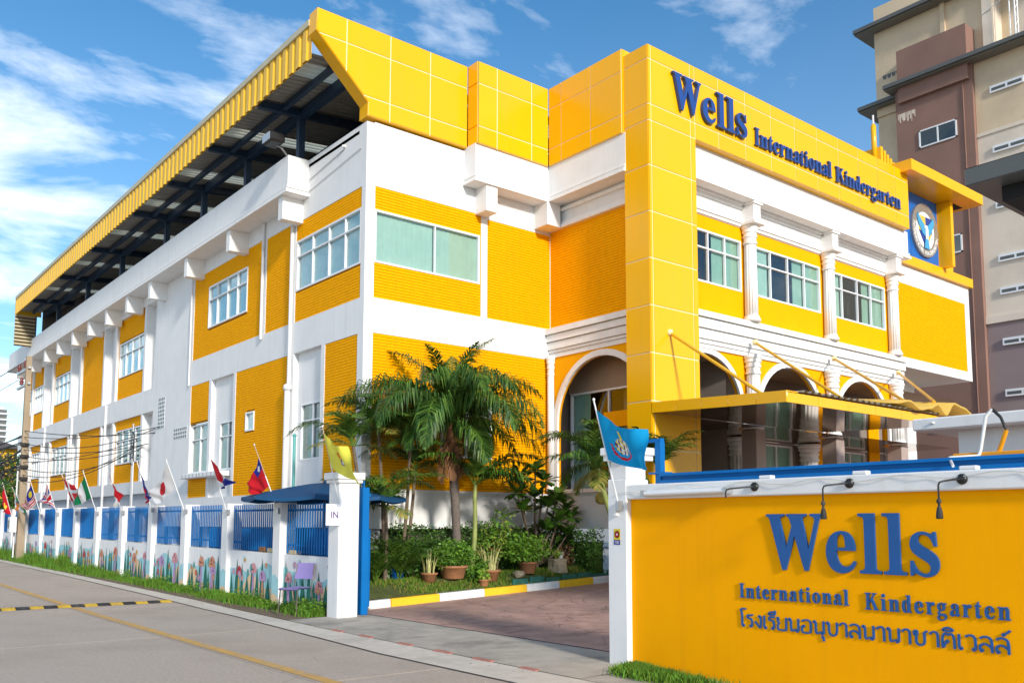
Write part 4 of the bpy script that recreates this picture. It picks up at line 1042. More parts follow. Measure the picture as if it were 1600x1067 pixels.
# ------------------------------------------------------------------ lettering
GL = {
 'W': (1.20, ["M 0 1 L .39 1 L .39 .965 L .30 .93 L .29 .9 L .424 .40 L .55 .78 L .5 .93 L .44 .965 L .44 1 L .856 1 L .856 .965 L .775 .93 L .765 .9 L .885 .37 L 1.03 .88 L 1.02 .93 L .93 .965 L .93 1 L 1.18 1 L 1.18 .965 L 1.13 .93 L 1.1 .86 L .864 0 L .797 0 L .6 .62 L .4 0 L .33 0 L .08 .9 L .06 .94 L 0 .965 Z"]),
 'I': (0.50, ["M .04 0 L .46 0 L .46 .05 C .38 .05 .345 .07 .345 .13 L .345 .87 C .345 .93 .38 .95 .46 .95 L .46 1 L .04 1 L .04 .95 C .12 .95 .155 .93 .155 .87 L .155 .13 C .155 .07 .12 .05 .04 .05 Z"]),
 'l': (0.44, ["M .03 0 L .42 0 L .42 .05 C .34 .05 .32 .07 .32 .12 L .32 1 L .02 1 L .02 .95 C .1 .95 .13 .93 .13 .88 L .13 .12 C .13 .07 .11 .05 .03 .05 Z"]),
 'i': (0.44, ["M .03 0 L .42 0 L .42 .05 C .34 .05 .32 .07 .32 .12 L .32 .69 L .03 .69 L .03 .64 C .11 .64 .13 .62 .13 .57 L .13 .12 C .13 .07 .11 .05 .03 .05 Z", "E .225 .88 .11 .11"]),
 'n': (0.78, ["M .02 0 L .38 0 L .38 .05 C .31 .05 .3 .07 .3 .12 L .3 .5 C .34 .56 .37 .585 .42 .585 C .47 .585 .485 .55 .485 .48 L .485 .12 C .485 .07 .47 .05 .41 .05 L .41 0 L .76 0 L .76 .05 C .69 .05 .675 .07 .675 .12 L .675 .5 C .675 .63 .61 .705 .5 .705 C .41 .705 .35 .66 .3 .59 L .3 .69 L .02 .69 L .02 .64 C .09 .64 .11 .62 .11 .57 L .11 .12 C .11 .07 .09 .05 .02 .05 Z"]),
 'r': (0.58, ["M .02 0 L .4 0 L .4 .05 C .32 .05 .3 .07 .3 .12 L .3 .4 C .33 .5 .37 .54 .4 .54 C .42 .54 .43 .5 .47 .5 C .53 .5 .57 .54 .57 .6 C .57 .67 .53 .705 .47 .705 C .4 .705 .35 .65 .3 .56 L .3 .69 L .02 .69 L .02 .64 C .09 .64 .11 .62 .11 .57 L .11 .12 C .11 .07 .09 .05 .02 .05 Z"]),
 't': (0.48, ["M .03 .64 C .13 .68 .22 .78 .28 .9 L .31 .9 L .31 .69 L .45 .69 L .45 .62 L .31 .62 L .31 .17 C .31 .12 .33 .095 .36 .095 C .39 .095 .41 .11 .43 .14 L .46 .12 C .42 .03 .36 -.015 .28 -.015 C .18 -.015 .125 .04 .125 .13 L .125 .62 L .03 .62 Z"]),
 'e': (0.65, ["M .6 .37 L .24 .37 C .24 .19 .31 .1 .41 .1 C .48 .1 .53 .13 .57 .2 L .61 .18 C .56 .05 .47 -.015 .34 -.015 C .16 -.015 .04 .13 .04 .34 C .04 .56 .17 .705 .34 .705 C .51 .705 .6 .58 .6 .37 Z", "M .24 .42 L .42 .42 C .42 .58 .395 .65 .335 .65 C .275 .65 .24 .58 .24 .42 Z"]),
 'o': (0.68, ["E .34 .345 .3 .36", "E .34 .345 .11 .305"]),
 's': (0.57, ["M .05 0 L .09 0 C .1 .03 .115 .04 .135 .04 C .17 .04 .22 -.015 .31 -.015 C .44 -.015 .53 .07 .53 .19 C .53 .3 .47 .36 .34 .43 C .22 .49 .185 .52 .185 .57 C .185 .62 .22 .655 .275 .655 C .36 .655 .42 .59 .45 .47 L .495 .47 L .48 .7 L .44 .7 C .43 .675 .42 .665 .4 .665 C .37 .665 .33 .705 .26 .705 C .14 .705 .05 .62 .05 .51 C .05 .41 .1 .35 .24 .275 C .36 .21 .39 .18 .39 .13 C .39 .075 .35 .04 .295 .04 C .2 .04 .13 .11 .09 .24 L .05 .24 Z"]),
 'a': (0.66, ["M .12 .5 C .12 .44 .16 .4 .21 .4 C .27 .4 .3 .44 .3 .49 C .3 .53 .27 .56 .27 .59 C .27 .63 .3 .65 .34 .65 C .39 .65 .41 .61 .41 .54 L .41 .43 C .2 .36 .04 .29 .04 .14 C .04 .05 .1 -.015 .2 -.015 C .28 -.015 .35 .03 .41 .1 C .42 .03 .45 -.01 .51 -.01 C .57 -.01 .62 .03 .65 .1 L .62 .12 C .61 .1 .6 .09 .59 .09 C .57 .09 .57 .11 .57 .14 L .57 .5 C .57 .64 .49 .705 .35 .705 C .21 .705 .12 .61 .12 .5 Z", "M .41 .37 L .41 .16 C .37 .11 .34 .09 .3 .09 C .25 .09 .22 .12 .22 .18 C .22 .27 .29 .33 .41 .37 Z"]),
 'd': (0.69, ["M .66 .05 C .59 .05 .575 .07 .575 .12 L .575 1 L .3 1 L .3 .95 C .37 .95 .385 .93 .385 .88 L .385 .63 C .34 .68 .29 .705 .23 .705 C .11 .705 .03 .56 .03 .34 C .03 .13 .11 -.015 .235 -.015 C .3 -.015 .35 .02 .385 .08 L .385 0 L .66 0 Z", "M .385 .54 L .385 .15 C .36 .1 .33 .08 .3 .08 C .245 .08 .225 .17 .225 .34 C .225 .53 .25 .62 .3 .62 C .335 .62 .365 .59 .385 .54 Z"]),
 'g': (0.66, ["E .29 .47 .25 .235", "E .29 .47 .085 .185", "| M .2 .265 C .1 .22 .06 .17 .06 .12 C .06 .06 .1 .02 .16 0 C .07 -.02 .02 -.07 .02 -.13 C .02 -.23 .13 -.3 .3 -.3 C .5 -.3 .62 -.21 .62 -.07 C .62 .04 .55 .09 .4 .1 L .26 .11 C .21 .115 .19 .13 .19 .155 C .19 .18 .21 .21 .27 .245 Z", "M .2 -.02 L .42 -.035 C .49 -.04 .51 -.07 .51 -.11 C .51 -.19 .43 -.25 .31 -.25 C .2 -.25 .14 -.2 .14 -.13 C .14 -.08 .16 -.05 .2 -.02 Z", "| M .42 .60 L .62 .60 L .62 .69 L .38 .69 Z"]),
 'K': (1.0, ["M .04 0 L .46 0 L .46 .05 C .38 .05 .345 .07 .345 .13 L .345 .87 C .345 .93 .38 .95 .46 .95 L .46 1 L .04 1 L .04 .95 C .12 .95 .155 .93 .155 .87 L .155 .13 C .155 .07 .12 .05 .04 .05 Z", "| M .33 .43 L .62 .86 C .66 .93 .64 .95 .58 .95 L .58 1 L .88 1 L .88 .95 C .8 .94 .76 .9 .72 .85 L .33 .32 Z", "| M .46 .58 L .70 .12 C .73 .06 .71 .05 .66 .05 L .66 0 L .98 0 L .98 .05 C .93 .05 .91 .07 .88 .12 L .57 .72 Z"]),
}
def parse(p):
    t = p.split(); i = 0; pts = []
    if t[0] == 'E':
        a, b, c, e = map(float, t[1:]); return [(a + c * math.cos(2 * math.pi * k / 28), b + e * math.sin(2 * math.pi * k / 28)) for k in range(28)]
    while i < len(t):
        k = t[i]
        if k in 'ML': pts.append((float(t[i + 1]), float(t[i + 2]))); i += 3
        elif k == 'C':
            c = [pts[-1]] + [(float(t[i + 1 + 2 * j]), float(t[i + 2 + 2 * j])) for j in range(3)]; i += 7
            for s in range(1, 7):
                u = s / 6; v = 1 - u
                pts.append(tuple(v ** 3 * c[0][q] + 3 * v * v * u * c[1][q] + 3 * v * u * u * c[2][q] + u ** 3 * c[3][q] for q in (0, 1)))
        else: i += 1
    return pts
def curve_mesh(splines, ext):
    cu = bpy.data.curves.new('tmp', 'CURVE'); cu.dimensions = '2D'; cu.fill_mode = 'BOTH'; cu.extrude = ext
    for pts in splines:
        sp = cu.splines.new('POLY'); sp.points.add(len(pts) - 1); sp.use_cyclic_u = True
        for q, (a, b) in zip(sp.points, pts): q.co = (a, b, 0, 1)
    ob = bpy.data.objects.new('tmp', cu); COL.objects.link(ob)
    bpy.context.view_layer.update()
    me = bpy.data.meshes.new_from_object(ob.evaluated_get(bpy.context.evaluated_depsgraph_get()))
    bpy.data.objects.remove(ob); bpy.data.curves.remove(cu)
    vs = [tuple(v.co) for v in me.vertices]; fs = [tuple(p.vertices) for p in me.polygons]
    bpy.data.meshes.remove(me)
    return vs, fs
def glyph_layers(ch):
    lay = [[]]
    for p in GL[ch][1]:
        if p.startswith('|'): lay.append([]); p = p[1:].strip()
        lay[-1].append(parse(p))
    return lay
_gc = {}
def glyph_geo(ch):
    if ch not in _gc:
        _gc[ch] = [curve_mesh(l, 0.5) for l in glyph_layers(ch)]
    return _gc[ch]
def letters(parent, text, frame, u0, u1, z0, cap, th, m, d0=0.0, tr=0.0, name='letter'):
    """row of raised letters from u0 to u1 (u grows in reading direction)"""
    adv = [(0.42 if c == ' ' else GL[c][0] * 1.0) + tr for c in text]
    tot = sum(adv) - tr; k = (u1 - u0) / tot; x = 0
    for c, a in zip(text, adv):
        if c != ' ':
            mb = MB(frame)
            for li, (vs, fs) in enumerate(glyph_geo(c)):
                e = 0.0012 * li
                mb.add([(u0 + k * (x + v[0]), d0 + th * (v[2] + 0.5) + (e if v[2] > 0 else 0), z0 + cap * v[1]) for v in vs], fs, m)
            mb.build(name, parent)
        x += a
def text_mesh(body, ext):
    cu = bpy.data.curves.new('tmp', 'FONT'); cu.body = body; cu.extrude = ext; cu.offset = 0.012
    ob = bpy.data.objects.new('tmp', cu); COL.objects.link(ob)
    bpy.context.view_layer.update()
    me = bpy.data.meshes.new_from_object(ob.evaluated_get(bpy.context.evaluated_depsgraph_get()))
    bpy.data.objects.remove(ob); bpy.data.curves.remove(cu)
    vs = [tuple(v.co) for v in me.vertices]; fs = [tuple(p.vertices) for p in me.polygons]
    bpy.data.meshes.remove(me)
    return vs, fs
def font_text(parent, body, frame, u0, u1, z0, h, th, m, d0, name='letter', split=True, zref=None):
    vs, fs = text_mesh(body, 0.5)
    if not vs: return
    xs = [v[0] for v in vs]; xa, xb = min(xs), max(xs)
    ku = (u1 - u0) / (xb - xa); kz = h / (zref or 0.73)
    par = list(range(len(vs)))
    def find(i):
        while par[i] != i: par[i] = par[par[i]]; i = par[i]
        return i
    # weld by position so every glyph is one island
    pos = {}
    for i, v in enumerate(vs):
        key = (round(v[0], 4), round(v[1], 4))
        if key in pos: par[find(i)] = find(pos[key])
        else: pos[key] = i
    for f in fs:
        for q in f[1:]: par[find(q)] = find(f[0])
    isl = {}
    for f in fs: isl.setdefault(find(f[0]), []).append(f)
    groups = []
    for r, ff in sorted(isl.items(), key=lambda t: min(vs[i][0] for f in t[1] for i in f)):
        a = min(vs[i][0] for f in ff for i in f); b = max(vs[i][0] for f in ff for i in f)
        for g in groups:
            ov = min(b, g[1]) - max(a, g[0])
            if not split or ov > 0.6 * min(b - a, g[1] - g[0]): g[0] = min(a, g[0]); g[1] = max(b, g[1]); g[2] += ff; break
        else: groups.append([a, b, list(ff)])
    for a, b, ff in groups:
        ids = sorted({i for f in ff for i in f}); mp_ = {i: k for k, i in enumerate(ids)}
        mb = MB(frame)
        mb.add([(u0 + ku * (vs[i][0] - xa), d0 + th * (vs[i][2] + 0.5), z0 + kz * vs[i][1]) for i in ids], [tuple(mp_[i] for i in f) for f in ff], m)
        mb.build(name, parent)
FPS = FF(-3.80)
letters(B, 'Wells', FPS, 5.73, 8.54, 11.11, 0.86, 0.075, 'letter_blue_dark', 0.02)
letters(B, 'International', FPS, 8.85, 12.38, 11.09, 0.45, 0.05, 'letter_blue_dark', 0.02)
letters(B, 'Kindergarten', FPS, 12.56, 16.16, 11.07, 0.43, 0.05, 'letter_blue_dark', 0.02)
# ring lettering of the crest
ring = 'INTERNATIONAL KINDERGARTEN '
for i, ch in enumerate(ring):
    if ch == ' ': continue
    w = math.pi * 0.93 + 2 * math.pi * 0.93 * 0.5 * 1.15 * i / len(ring)
    vs, fs = text_mesh(ch, 0.5)
    if not vs: continue
    xm = (min(v[0] for v in vs) + max(v[0] for v in vs)) / 2
    mb = MB(EP); c, s = math.cos(w), math.sin(w)
    pv = []
    for v in vs:
        lx, lz = (v[0] - xm) * 0.17, (v[1] - 0.36) * 0.19
        rad = 0.75 - lz                      # reads from inside, along the lower half
        tx, tz = -s, c
        pv.append((cx + (0.75 - lz) * c + lx * tx, 0.10 + 0.012 * (v[2] + 0.5), cz_ + (0.75 - lz) * s + lx * tz))
    mb.add(pv, fs, 'emblem_white'); mb.build('ring_letter', crest)

# ------------------------------------------------------------------ sign wall
SW = thing('sign_wall', (-2, -12, 0), 'yellow street wall with raised blue school name and white frame', 'wall')
SWF = lambda u, d, z: (-2.0 - d, -u, z)          # u runs to the right as read from the street (= -y)
mb = MB(SWF); mb.box(9.69, 18.0, -0.22, 0.0, -0.1, 1.90, 'sign_yellow'); mb.build('wall_panel', SW)
mb = MB(SWF); mb.bevbox(9.66, 18.0, -0.30, 0.07, 1.885, 2.05, 'white', 0.012); mb.build('coping', SW)
mb = MB(SWF); mb.bevbox(9.40, 9.70, -0.30, 0.075, -0.1, 2.12, 'white', 0.012); mb.bevbox(9.42, 9.68, -0.28, 0.05, 2.12, 2.34, 'white', 0.01); mb.box(9.36, 9.74, -0.34, 0.10, 2.34, 2.40, 'white_trim'); mb.bevbox(9.33, 9.77, -0.37, 0.13, 2.40, 2.49, 'white_trim', 0.01); mb.build('post', SW)
letters(SW, 'Wells', SWF, 11.53, 13.24, 1.17, 0.535, 0.026, 'letter_blue', 0.002)
letters(SW, 'International', SWF, 11.18, 12.38, 0.875, 0.142, 0.016, 'letter_blue', 0.002, 0.10)
letters(SW, 'Kindergarten', SWF, 12.53, 13.76, 0.855, 0.148, 0.016, 'letter_blue', 0.002, 0.14)
# looped Thai lettering, drawn as ribbons: strokes as point lists, 'o' = small ring (cx, cy, r)
TH = {
 'โ': (.42, [('o', .2, .09, .085), [(.11, .1), (.11, 1.12), (.0, 1.3), (.1, 1.42), (.42, 1.40)]]),
 'ร': (.58, [('o', .34, .09, .085), [(.43, .1), (.43, .55), (.36, .68), (.12, .70), (.08, .70)], [(.08, .70), (.1, .92), (.22, .97), (.34, .90), (.5, 1.0)]]),
 'ง': (.64, [('o', .41, .9, .085), [(.50, .9), (.50, .1), (.43, .02), (.3, .2), (.07, .5)]]),
 'เ': (.38, [('o', .2, .09, .085), [(.11, .1), (.11, 1.0)]]),
 'ย': (.84, [('o', .14, .9, .085), [(.22, .86), (.09, .70), (.26, .56), (.13, .42), (.13, .1), (.22, .03), (.68, .03), (.72, .1), (.72, 1.0)]]),
 'น': (.86, [('o', .12, .9, .085), [(.21, .9), (.21, .02), (.4, .13), (.6, .19)], ('o', .63, .09, .085), [(.72, .1), (.72, 1.0)]]),
 'อ': (.82, [('o', .21, .5, .085), [(.12, .5), (.10, .1), (.2, .02), (.6, .02), (.7, .13), (.7, .82), (.58, .97), (.28, .98), (.09, .86)]]),
 'บ': (.84, [('o', .12, .9, .085), [(.21, .9), (.21, .03), (.72, .03), (.72, 1.0)]]),
 'า': (.60, [[(.05, .80), (.14, .95), (.3, 1.0), (.43, .93), (.47, .76), (.47, 0)]]),
 'ล': (.80, [('o', .17, .1, .085), [(.08, .12), (.10, .42), (.3, .55), (.5, .46), (.66, .30)], [(.68, 0), (.68, .76), (.56, .95), (.3, 1.0), (.1, .86)]]),
 'ช': (.92, [('o', .15, .72, .075), [(.1, .80), (.14, .96), (.27, .97), (.29, .8), (.22, .6), (.22, .03), (.68, .03), (.68, .72), (.64, .84), (.84, 1.0)]]),
 'ต': (.86, [[(.12, 0), (.10, .6), (.18, .92), (.3, .98), (.41, .84), (.52, .98), (.65, .92), (.73, .6), (.73, 0)], ('o', .36, .45, .08), [(.3, .40), (.15, .03)]]),
 'ว': (.68, [('o', .46, .09, .085), [(.55, .1), (.56, .76), (.45, .97), (.22, 1.0), (.06, .86)]]),
 'ี': (0, [[(-.52, 1.13), (-.46, 1.28), (-.28, 1.36), (-.10, 1.26), (-.06, 1.13), (-.52, 1.13)], [(-.06, 1.13), (-.06, 1.46)]]),
 'ิ': (0, [[(-.72, 1.13), (-.66, 1.28), (-.45, 1.36), (-.24, 1.26), (-.16, 1.13), (-.72, 1.13)]]),
 'ุ': (0, [('o', -.22, -.16, .06), [(-.16, -.16), (-.14, -.46)]]),
 '์': (0, [('o', -.34, 1.20, .075), [(-.28, 1.26), (-.12, 1.36), (-.02, 1.5)]]),
}
def chaikin(pts):
    for _ in range(2):
        o = [pts[0]]
        for a, b in zip(pts, pts[1:]):
            o += [(a[0] * .75 + b[0] * .25, a[1] * .75 + b[1] * .25), (a[0] * .25 + b[0] * .75, a[1] * .25 + b[1] * .75)]
        pts = o + [pts[-1]]
    return pts
def ribbon(mb, pts, w, d0, d1, m, closed=False):
    n = len(pts); vs = []
    for i, q in enumerate(pts):
        a = pts[(i - 1) % n] if closed or i else q; b = pts[(i + 1) % n] if closed or i < n - 1 else q
        t = Vector((b[0] - a[0], b[1] - a[1])); t = t.normalized() if t.length > 1e-6 else Vector((0, 1))
        nx, nz = -t.y * w / 2, t.x * w / 2
        vs += [(q[0] + nx, d0, q[1] + nz), (q[0] + nx, d1, q[1] + nz), (q[0] - nx, d1, q[1] - nz), (q[0] - nx, d0, q[1] - nz)]
    F = []
    for i in range(n if closed else n - 1):
        j = (i + 1) % n
        for k in range(4): F.append((4 * i + k, 4 * i + (k + 1) % 4, 4 * j + (k + 1) % 4, 4 * j + k))
    if not closed: F += [(0, 1, 2, 3), (4 * n - 4, 4 * n - 3, 4 * n - 2, 4 * n - 1)]
    mb.add(vs, F, m)
def thai(parent, text, frame, u0, u1, z0, h, d0, th, m):
    tot = sum(TH[c][0] for c in text) - 0.12; k = (u1 - u0) / tot; x = 0; prev = 0
    for c in text:
        mb = MB(lambda u, d, z: frame(u0 + k * (x + u), d, z0 + h * z)); e = 0
        for st in TH[c][1]:
            e += 0.0006
            if st[0] == 'o': ribbon(mb, [(st[1] + st[3] * 0.8 * math.cos(2 * math.pi * q / 14), st[2] + st[3] * math.sin(2 * math.pi * q / 14)) for q in range(14)], 0.075, d0, d0 + th + e, m, True)
            else: ribbon(mb, chaikin(st), 0.125, d0, d0 + th + e, m)
        mb.build('letter', parent)
        x += TH[c][0]
thai(SW, 'โรงเรียนอนุบาลนานาชาติเวลล์', SWF, 11.19, 13.73, 0.59, 0.125, 0.002, 0.010, 'letter_blue')
# sign lamps on curved arms
for (ub, zb, ul, zl, lampy) in ((11.44, 1.975, 11.26, 1.865, False), (12.46, 1.975, 12.33, 1.80, True), (13.46, 1.975, 13.37, 1.80, True)):
    lt = thing('sign_lamp', SWF(ub, 0.08, zb), 'x', 'lamp', 'lamps along the sign wall')
    lt['label'] = {11.44: 'bare black lamp arm without a lamp over the sign wall', 12.46: 'black sign lamp hanging over the first big blue letter', 13.46: 'black sign lamp at the right end of the wall'}[ub]
    mb = MB(SWF)
    pr = [(0.045, 0.0), (0.045, 0.012), (0.03, 0.03), (0.0, 0.034)]
    vs = []
    for (r, h) in pr:
        for k in range(14): w = 2 * math.pi * k / 14; vs.append((ub + r * math.cos(w), 0.07 + h, zb + r * math.sin(w)))
    mb.add(vs, [(i * 14 + k, i * 14 + (k + 1) % 14, i * 14 + 14 + (k + 1) % 14, i * 14 + 14 + k) for i in range(3) for k in range(14)], 'black', True)
    mb.build('wall_rose', lt)
    mb = MB(); mb.tube([SWF(ub, 0.09, zb), SWF(ub - 0.03, 0.15, zb - 0.004), SWF(ul + 0.03, 0.27, zb - 0.02), SWF(ul + 0.008, 0.295, zb - 0.03), SWF(ul, 0.30, zb - 0.055), SWF(ul, 0.30, zl)], 0.008, 'black', 8); mb.build('arm', lt)
    if lampy:
        mb = MB(); c = SWF(ul, 0.30, zl - 0.15)
        mb.lathe(c, [(0.024, 0.0), (0.030, 0.01), (0.025, 0.06), (0.018, 0.09), (0.011, 0.10), (0.011, 0.125), (0.020, 0.13), (0.020, 0.15), (0.009, 0.165)], 'rubber', 16, True, 0.12, 8); mb.build('lamp_head', lt)
# fluorescent tube, cable, clips
tl = thing('tube_light', SWF(10.6, 0.1, 1.93), 'old white fluorescent batten under the wall coping', 'lamp')
mb = MB(); mb.tube([SWF(10.02, 0.14, 1.935), SWF(11.16, 0.14, 1.945)], 0.026, 'pole_white', 12); mb.build('tube', tl)
mb = MB(SWF); mb.box(10.05, 11.13, 0.075, 0.12, 1.94, 1.975, 'frame'); mb.box(10.0, 10.05, 0.075, 0.17, 1.91, 1.975, 'metal'); mb.box(11.13, 11.17, 0.075, 0.17, 1.915, 1.98, 'metal'); mb.build('batten', tl)
cb = MB(); pts = []
for i in range(41):
    u = 9.55 + 4.6 * i / 40
    pts.append(SWF(u, 0.09 + 0.01 * math.sin(i * 2.1), 2.01 + 0.02 * math.sin(i * 0.9) - (0.06 if i < 5 else 0)))
cb.tube(pts, 0.004, 'cable_white', 5); cb.build('lamp_cable', label='thin white cable strung along the sign wall coping', cat='cable')
for u in (11.55, 12.55, 13.5):
    MB(SWF).bevbox(u - 0.07, u + 0.07, -0.02, 0.06, 2.051, 2.085, 'frame', 0.008).build('junction_box', SW)
mb = MB(SWF); mb.box(9.535, 9.575, 0.076, 0.12, 1.70, 1.80, 'white_trim'); mb.tube([SWF(9.555, 0.1, 1.80), SWF(9.555, 0.1, 1.9)], 0.008, 'black', 6) if False else None; mb.build('switch_box', SW)
# security sticker
st = MB(SWF); st.box(9.50, 9.60, 0.0762, 0.0785, 1.37, 1.55, 'f_yellow'); st.box(9.50, 9.60, 0.0786, 0.0795, 1.37, 1.425, 'emblem_navy')
def flatdisc(mb, u, z, r, d, m, n=20): mb.add([(u + r * math.cos(2 * math.pi * k / n), d, z + r * math.sin(2 * math.pi * k / n)) for k in range(n)], [tuple(range(n))], m)
flatdisc(st, 9.55, 1.487, 0.042, 0.0790, 'black'); flatdisc(st, 9.55, 1.487, 0.030, 0.0797, 'f_red'); flatdisc(st, 9.55, 1.487, 0.013, 0.0804, 'f_white')
stk = st.build('sticker', label='small yellow and navy security sticker on the white post', cat='sticker', fix=False)
font_text(stk, 'TSK', SWF, 9.515, 9.585, 1.385, 0.028, 0.001, 'f_white', 0.0797)

# ------------------------------------------------------------------ fence along the street
fence = thing('fence', (-2, 14, 0), 'long white boundary wall with painted mural and blue railings', 'fence')
WS = lambda u, d, z: (-2.0 - d, -u, z)
PY = [-0.47, 2.14, 4.69, 7.16, 9.70, 12.30, 14.79, 17.25, 19.78, 22.48, 24.95, 27.3, 29.9, 32.5, 35.1]
def ft(y): return 2.02 + 0.0065 * y
def lw(y): return 1.03 + 0.0068 * y
def lowwall(y0, y1):
    mb = MB(); vs = [(x, y, z) for (y, zt) in ((y0, lw(y0)), (y1, lw(y1))) for x in (-2.0, -1.82) for z in (-0.1, zt)]
    mb.add(vs, [(0, 1, 3, 2), (4, 6, 7, 5), (0, 4, 5, 1), (2, 3, 7, 6), (1, 5, 7, 3), (0, 2, 6, 4)], 'white')
    return mb.build('low_wall', fence)
lowwall(-2.75, 35.1)
for y in PY:
    mb = MB(); mb.bevbox(-2.09, -1.75, y - 0.16, y + 0.16, -0.1, ft(y), 'white', 0.012); mb.build('pillar', fence)
bays = [(-2.72, PY[0])] + list(zip(PY, PY[1:]))
sl_me = None
for bi, (a, b) in enumerate(bays):
    a2, b2 = a + (0.17 if bi else 0.05), b - 0.17
    z0, z1 = lw((a + b) / 2) + 0.03, ft((a + b) / 2) - 0.02
    mb = MB()
    for zr in (z0 + 0.15, z1 - 0.13): mb.box(-1.94, -1.90, a2, b2, zr - 0.02, zr + 0.02, 'blue')
    if bi > 5: mb.box(-1.885, -1.875, a2, b2, z0 + 0.02, z1, 'blue_sheet')
    rail = mb.build('railing', fence)
    n = int((b2 - a2) / 0.098)
    if sl_me is None:
        m2 = MB(); m2.bevbox(-0.008, 0.008, -0.016, 0.016, 0, 0.93, 'blue', 0.003); sl_me = m2.mesh('slat')
    for k in range(n):
        y = a2 + 0.05 + (b2 - a2 - 0.1) * k / (n - 1)
        o = bpy.data.objects.new('slat', sl_me); COL.objects.link(o)
        place(o, (-1.955, y, z0), rail)
    # mural painted on the low wall
    rr = random.Random(40 + bi); mb = MB(WS); W_ = b2 - a2; zb = gz(a)
    u0, u1 = -b + 0.162, -a - (0.162 if bi else 0.03)
    def hill(m, base, amp, d, ph):
        n = 16; vs = []
        for k in range(n + 1):
            u = u0 + (u1 - u0) * k / n
            vs += [(u, d, zb), (u, d, zb + base + amp * math.sin(ph + u * 2.4) + amp * 0.6 * math.sin(ph * 2 + u * 5.1))]
        mb.add(vs, [(2 * k, 2 * k + 2, 2 * k + 3, 2 * k + 1) for k in range(n)], m)
    hill('m_cyan', 0.70, 0.09, 0.002, bi * 1.3)
    hill('m_sand', 0.34, 0.17, 0.003, bi * 2.1 + 1)
    d = 0.004
    def blob(u, z, r, m, dd, n=14, sy=1.0): mb.add([(u + r * math.cos(2 * math.pi * k / n), dd, z + sy * r * math.sin(2 * math.pi * k / n)) for k in range(n)], [tuple(range(n))], m)
    nt_ = 9
    for k in range(nt_):                     # slim dark trees
        u = u0 + (u1 - u0) * (k + rr.uniform(0.25, 0.75)) / nt_; h = rr.uniform(0.5, 0.98); w = rr.uniform(0.085, 0.15)
        d += 0.0004
        mb.add([(u - w, d, zb), (u + w, d, zb), (u + w * 0.72, d, zb + h * 0.45), (u, d, zb + h), (u - w * 0.72, d, zb + h * 0.45)], [(0, 1, 2, 3, 4)], 'm_green')
        for q in range(3): blob(u + rr.uniform(-w, w) * 0.5, zb + h * rr.uniform(0.15, 0.5), 0.012, 'm_teal', d + 0.0003, 7)
    for k in range(rr.randint(2, 3)):        # mushrooms
        u = rr.uniform(u0 + 0.15, u1 - 0.15); h = rr.uniform(0.40, 0.66); s = rr.uniform(0.13, 0.20); cc, sc = rr.choice([('m_salmon', 'm_lilac'), ('m_red', 'm_yellow'), ('m_lilac', 'm_salmon'), ('m_pink', 'm_lilac')])
        d += 0.0008
        mb.add([(u - s * 0.45, d, zb), (u + s * 0.45, d, zb), (u + s * 0.22, d, zb + h), (u - s * 0.22, d, zb + h)], [(0, 1, 2, 3)], sc)
        n = 12; mb.add([(u - s * 1.1, d + 0.0004, zb + h - 0.03)] + [(u - s * math.cos(math.pi * q / n), d + 0.0004, zb + h + s * 1.15 * math.sin(math.pi * q / n)) for q in range(n + 1)] + [(u + s * 1.1, d + 0.0004, zb + h - 0.03)], [tuple(range(n + 3))], cc)
        for q in range(5):
            w = rr.uniform(0.3, math.pi - 0.3); rad = rr.uniform(0.2, 0.85) * s; blob(u + rad * math.cos(w), zb + h + rad * math.sin(w) * 1.05, s * 0.12, 'm_dark', d + 0.0008, 8)
    for k in range(4):                       # flowers and stems
        u = rr.uniform(u0 + 0.08, u1 - 0.08); z = zb + rr.uniform(0.35, 0.85); r = rr.uniform(0.03, 0.055); m = rr.choice(['m_red', 'm_pink', 'm_lilac', 'm_yellow', 'm_salmon'])
        d += 0.0006
        mb.add([(u - 0.006, d, zb), (u + 0.006, d, zb), (u + 0.004, d, z), (u - 0.004, d, z)], [(0, 1, 2, 3)], 'm_teal')
        for q in range(6): blob(u + r * math.cos(q * 1.05), z + r * math.sin(q * 1.05), r * 0.6, m, d + 0.0002 + 0.00004 * q, 8)
        blob(u, z, r * 0.5, 'm_yellow' if m != 'm_yellow' else 'm_red', d + 0.0005, 8)
    for k in range(2):                       # teal leaves shaped like little trees
        u = rr.uniform(u0 + 0.1, u1 - 0.1); d += 0.0005; blob(u, zb + rr.uniform(0.5, 0.75), 0.045, 'm_teal', d, 12, 1.9)
    if bi in (0, 1, 4):                      # bee / ladybird
        u = u0 + (u1 - u0) * 0.35; z = zb + 0.86; d += 0.001
        blob(u, z, 0.05, 'm_yellow' if bi == 1 else 'm_red', d, 12, 0.8)
        for q in (-0.02, 0.012): mb.add([(u + q, d + 0.0005, z - 0.036), (u + q + 0.012, d + 0.0005, z - 0.036), (u + q + 0.012, d + 0.0005, z + 0.036), (u + q, d + 0.0005, z + 0.036)], [(0, 1, 2, 3)], 'm_dark')
        blob(u - 0.03, z + 0.045, 0.03, 'm_cyan', d + 0.0003, 10, 1.3)
    mb.build('mural', fence, fix=False)
# mural continues round the pillar fronts
for y in PY:
    mb = MB(WS); zb = gz(y)
    for (h, m, d) in ((0.58, 'm_cyan', 0.093), (0.22, 'm_sand', 0.0945)):
        mb.add([(-y - 0.147, d, zb), (-y + 0.147, d, zb), (-y + 0.147, d, zb + h + 0.04 * math.sin(y * 3)), (-y, d, zb + h + 0.05), (-y - 0.147, d, zb + h - 0.04 * math.sin(y * 3))], [(0, 1, 2, 3, 4)], m)
    mb.build('mural', fence, fix=False)
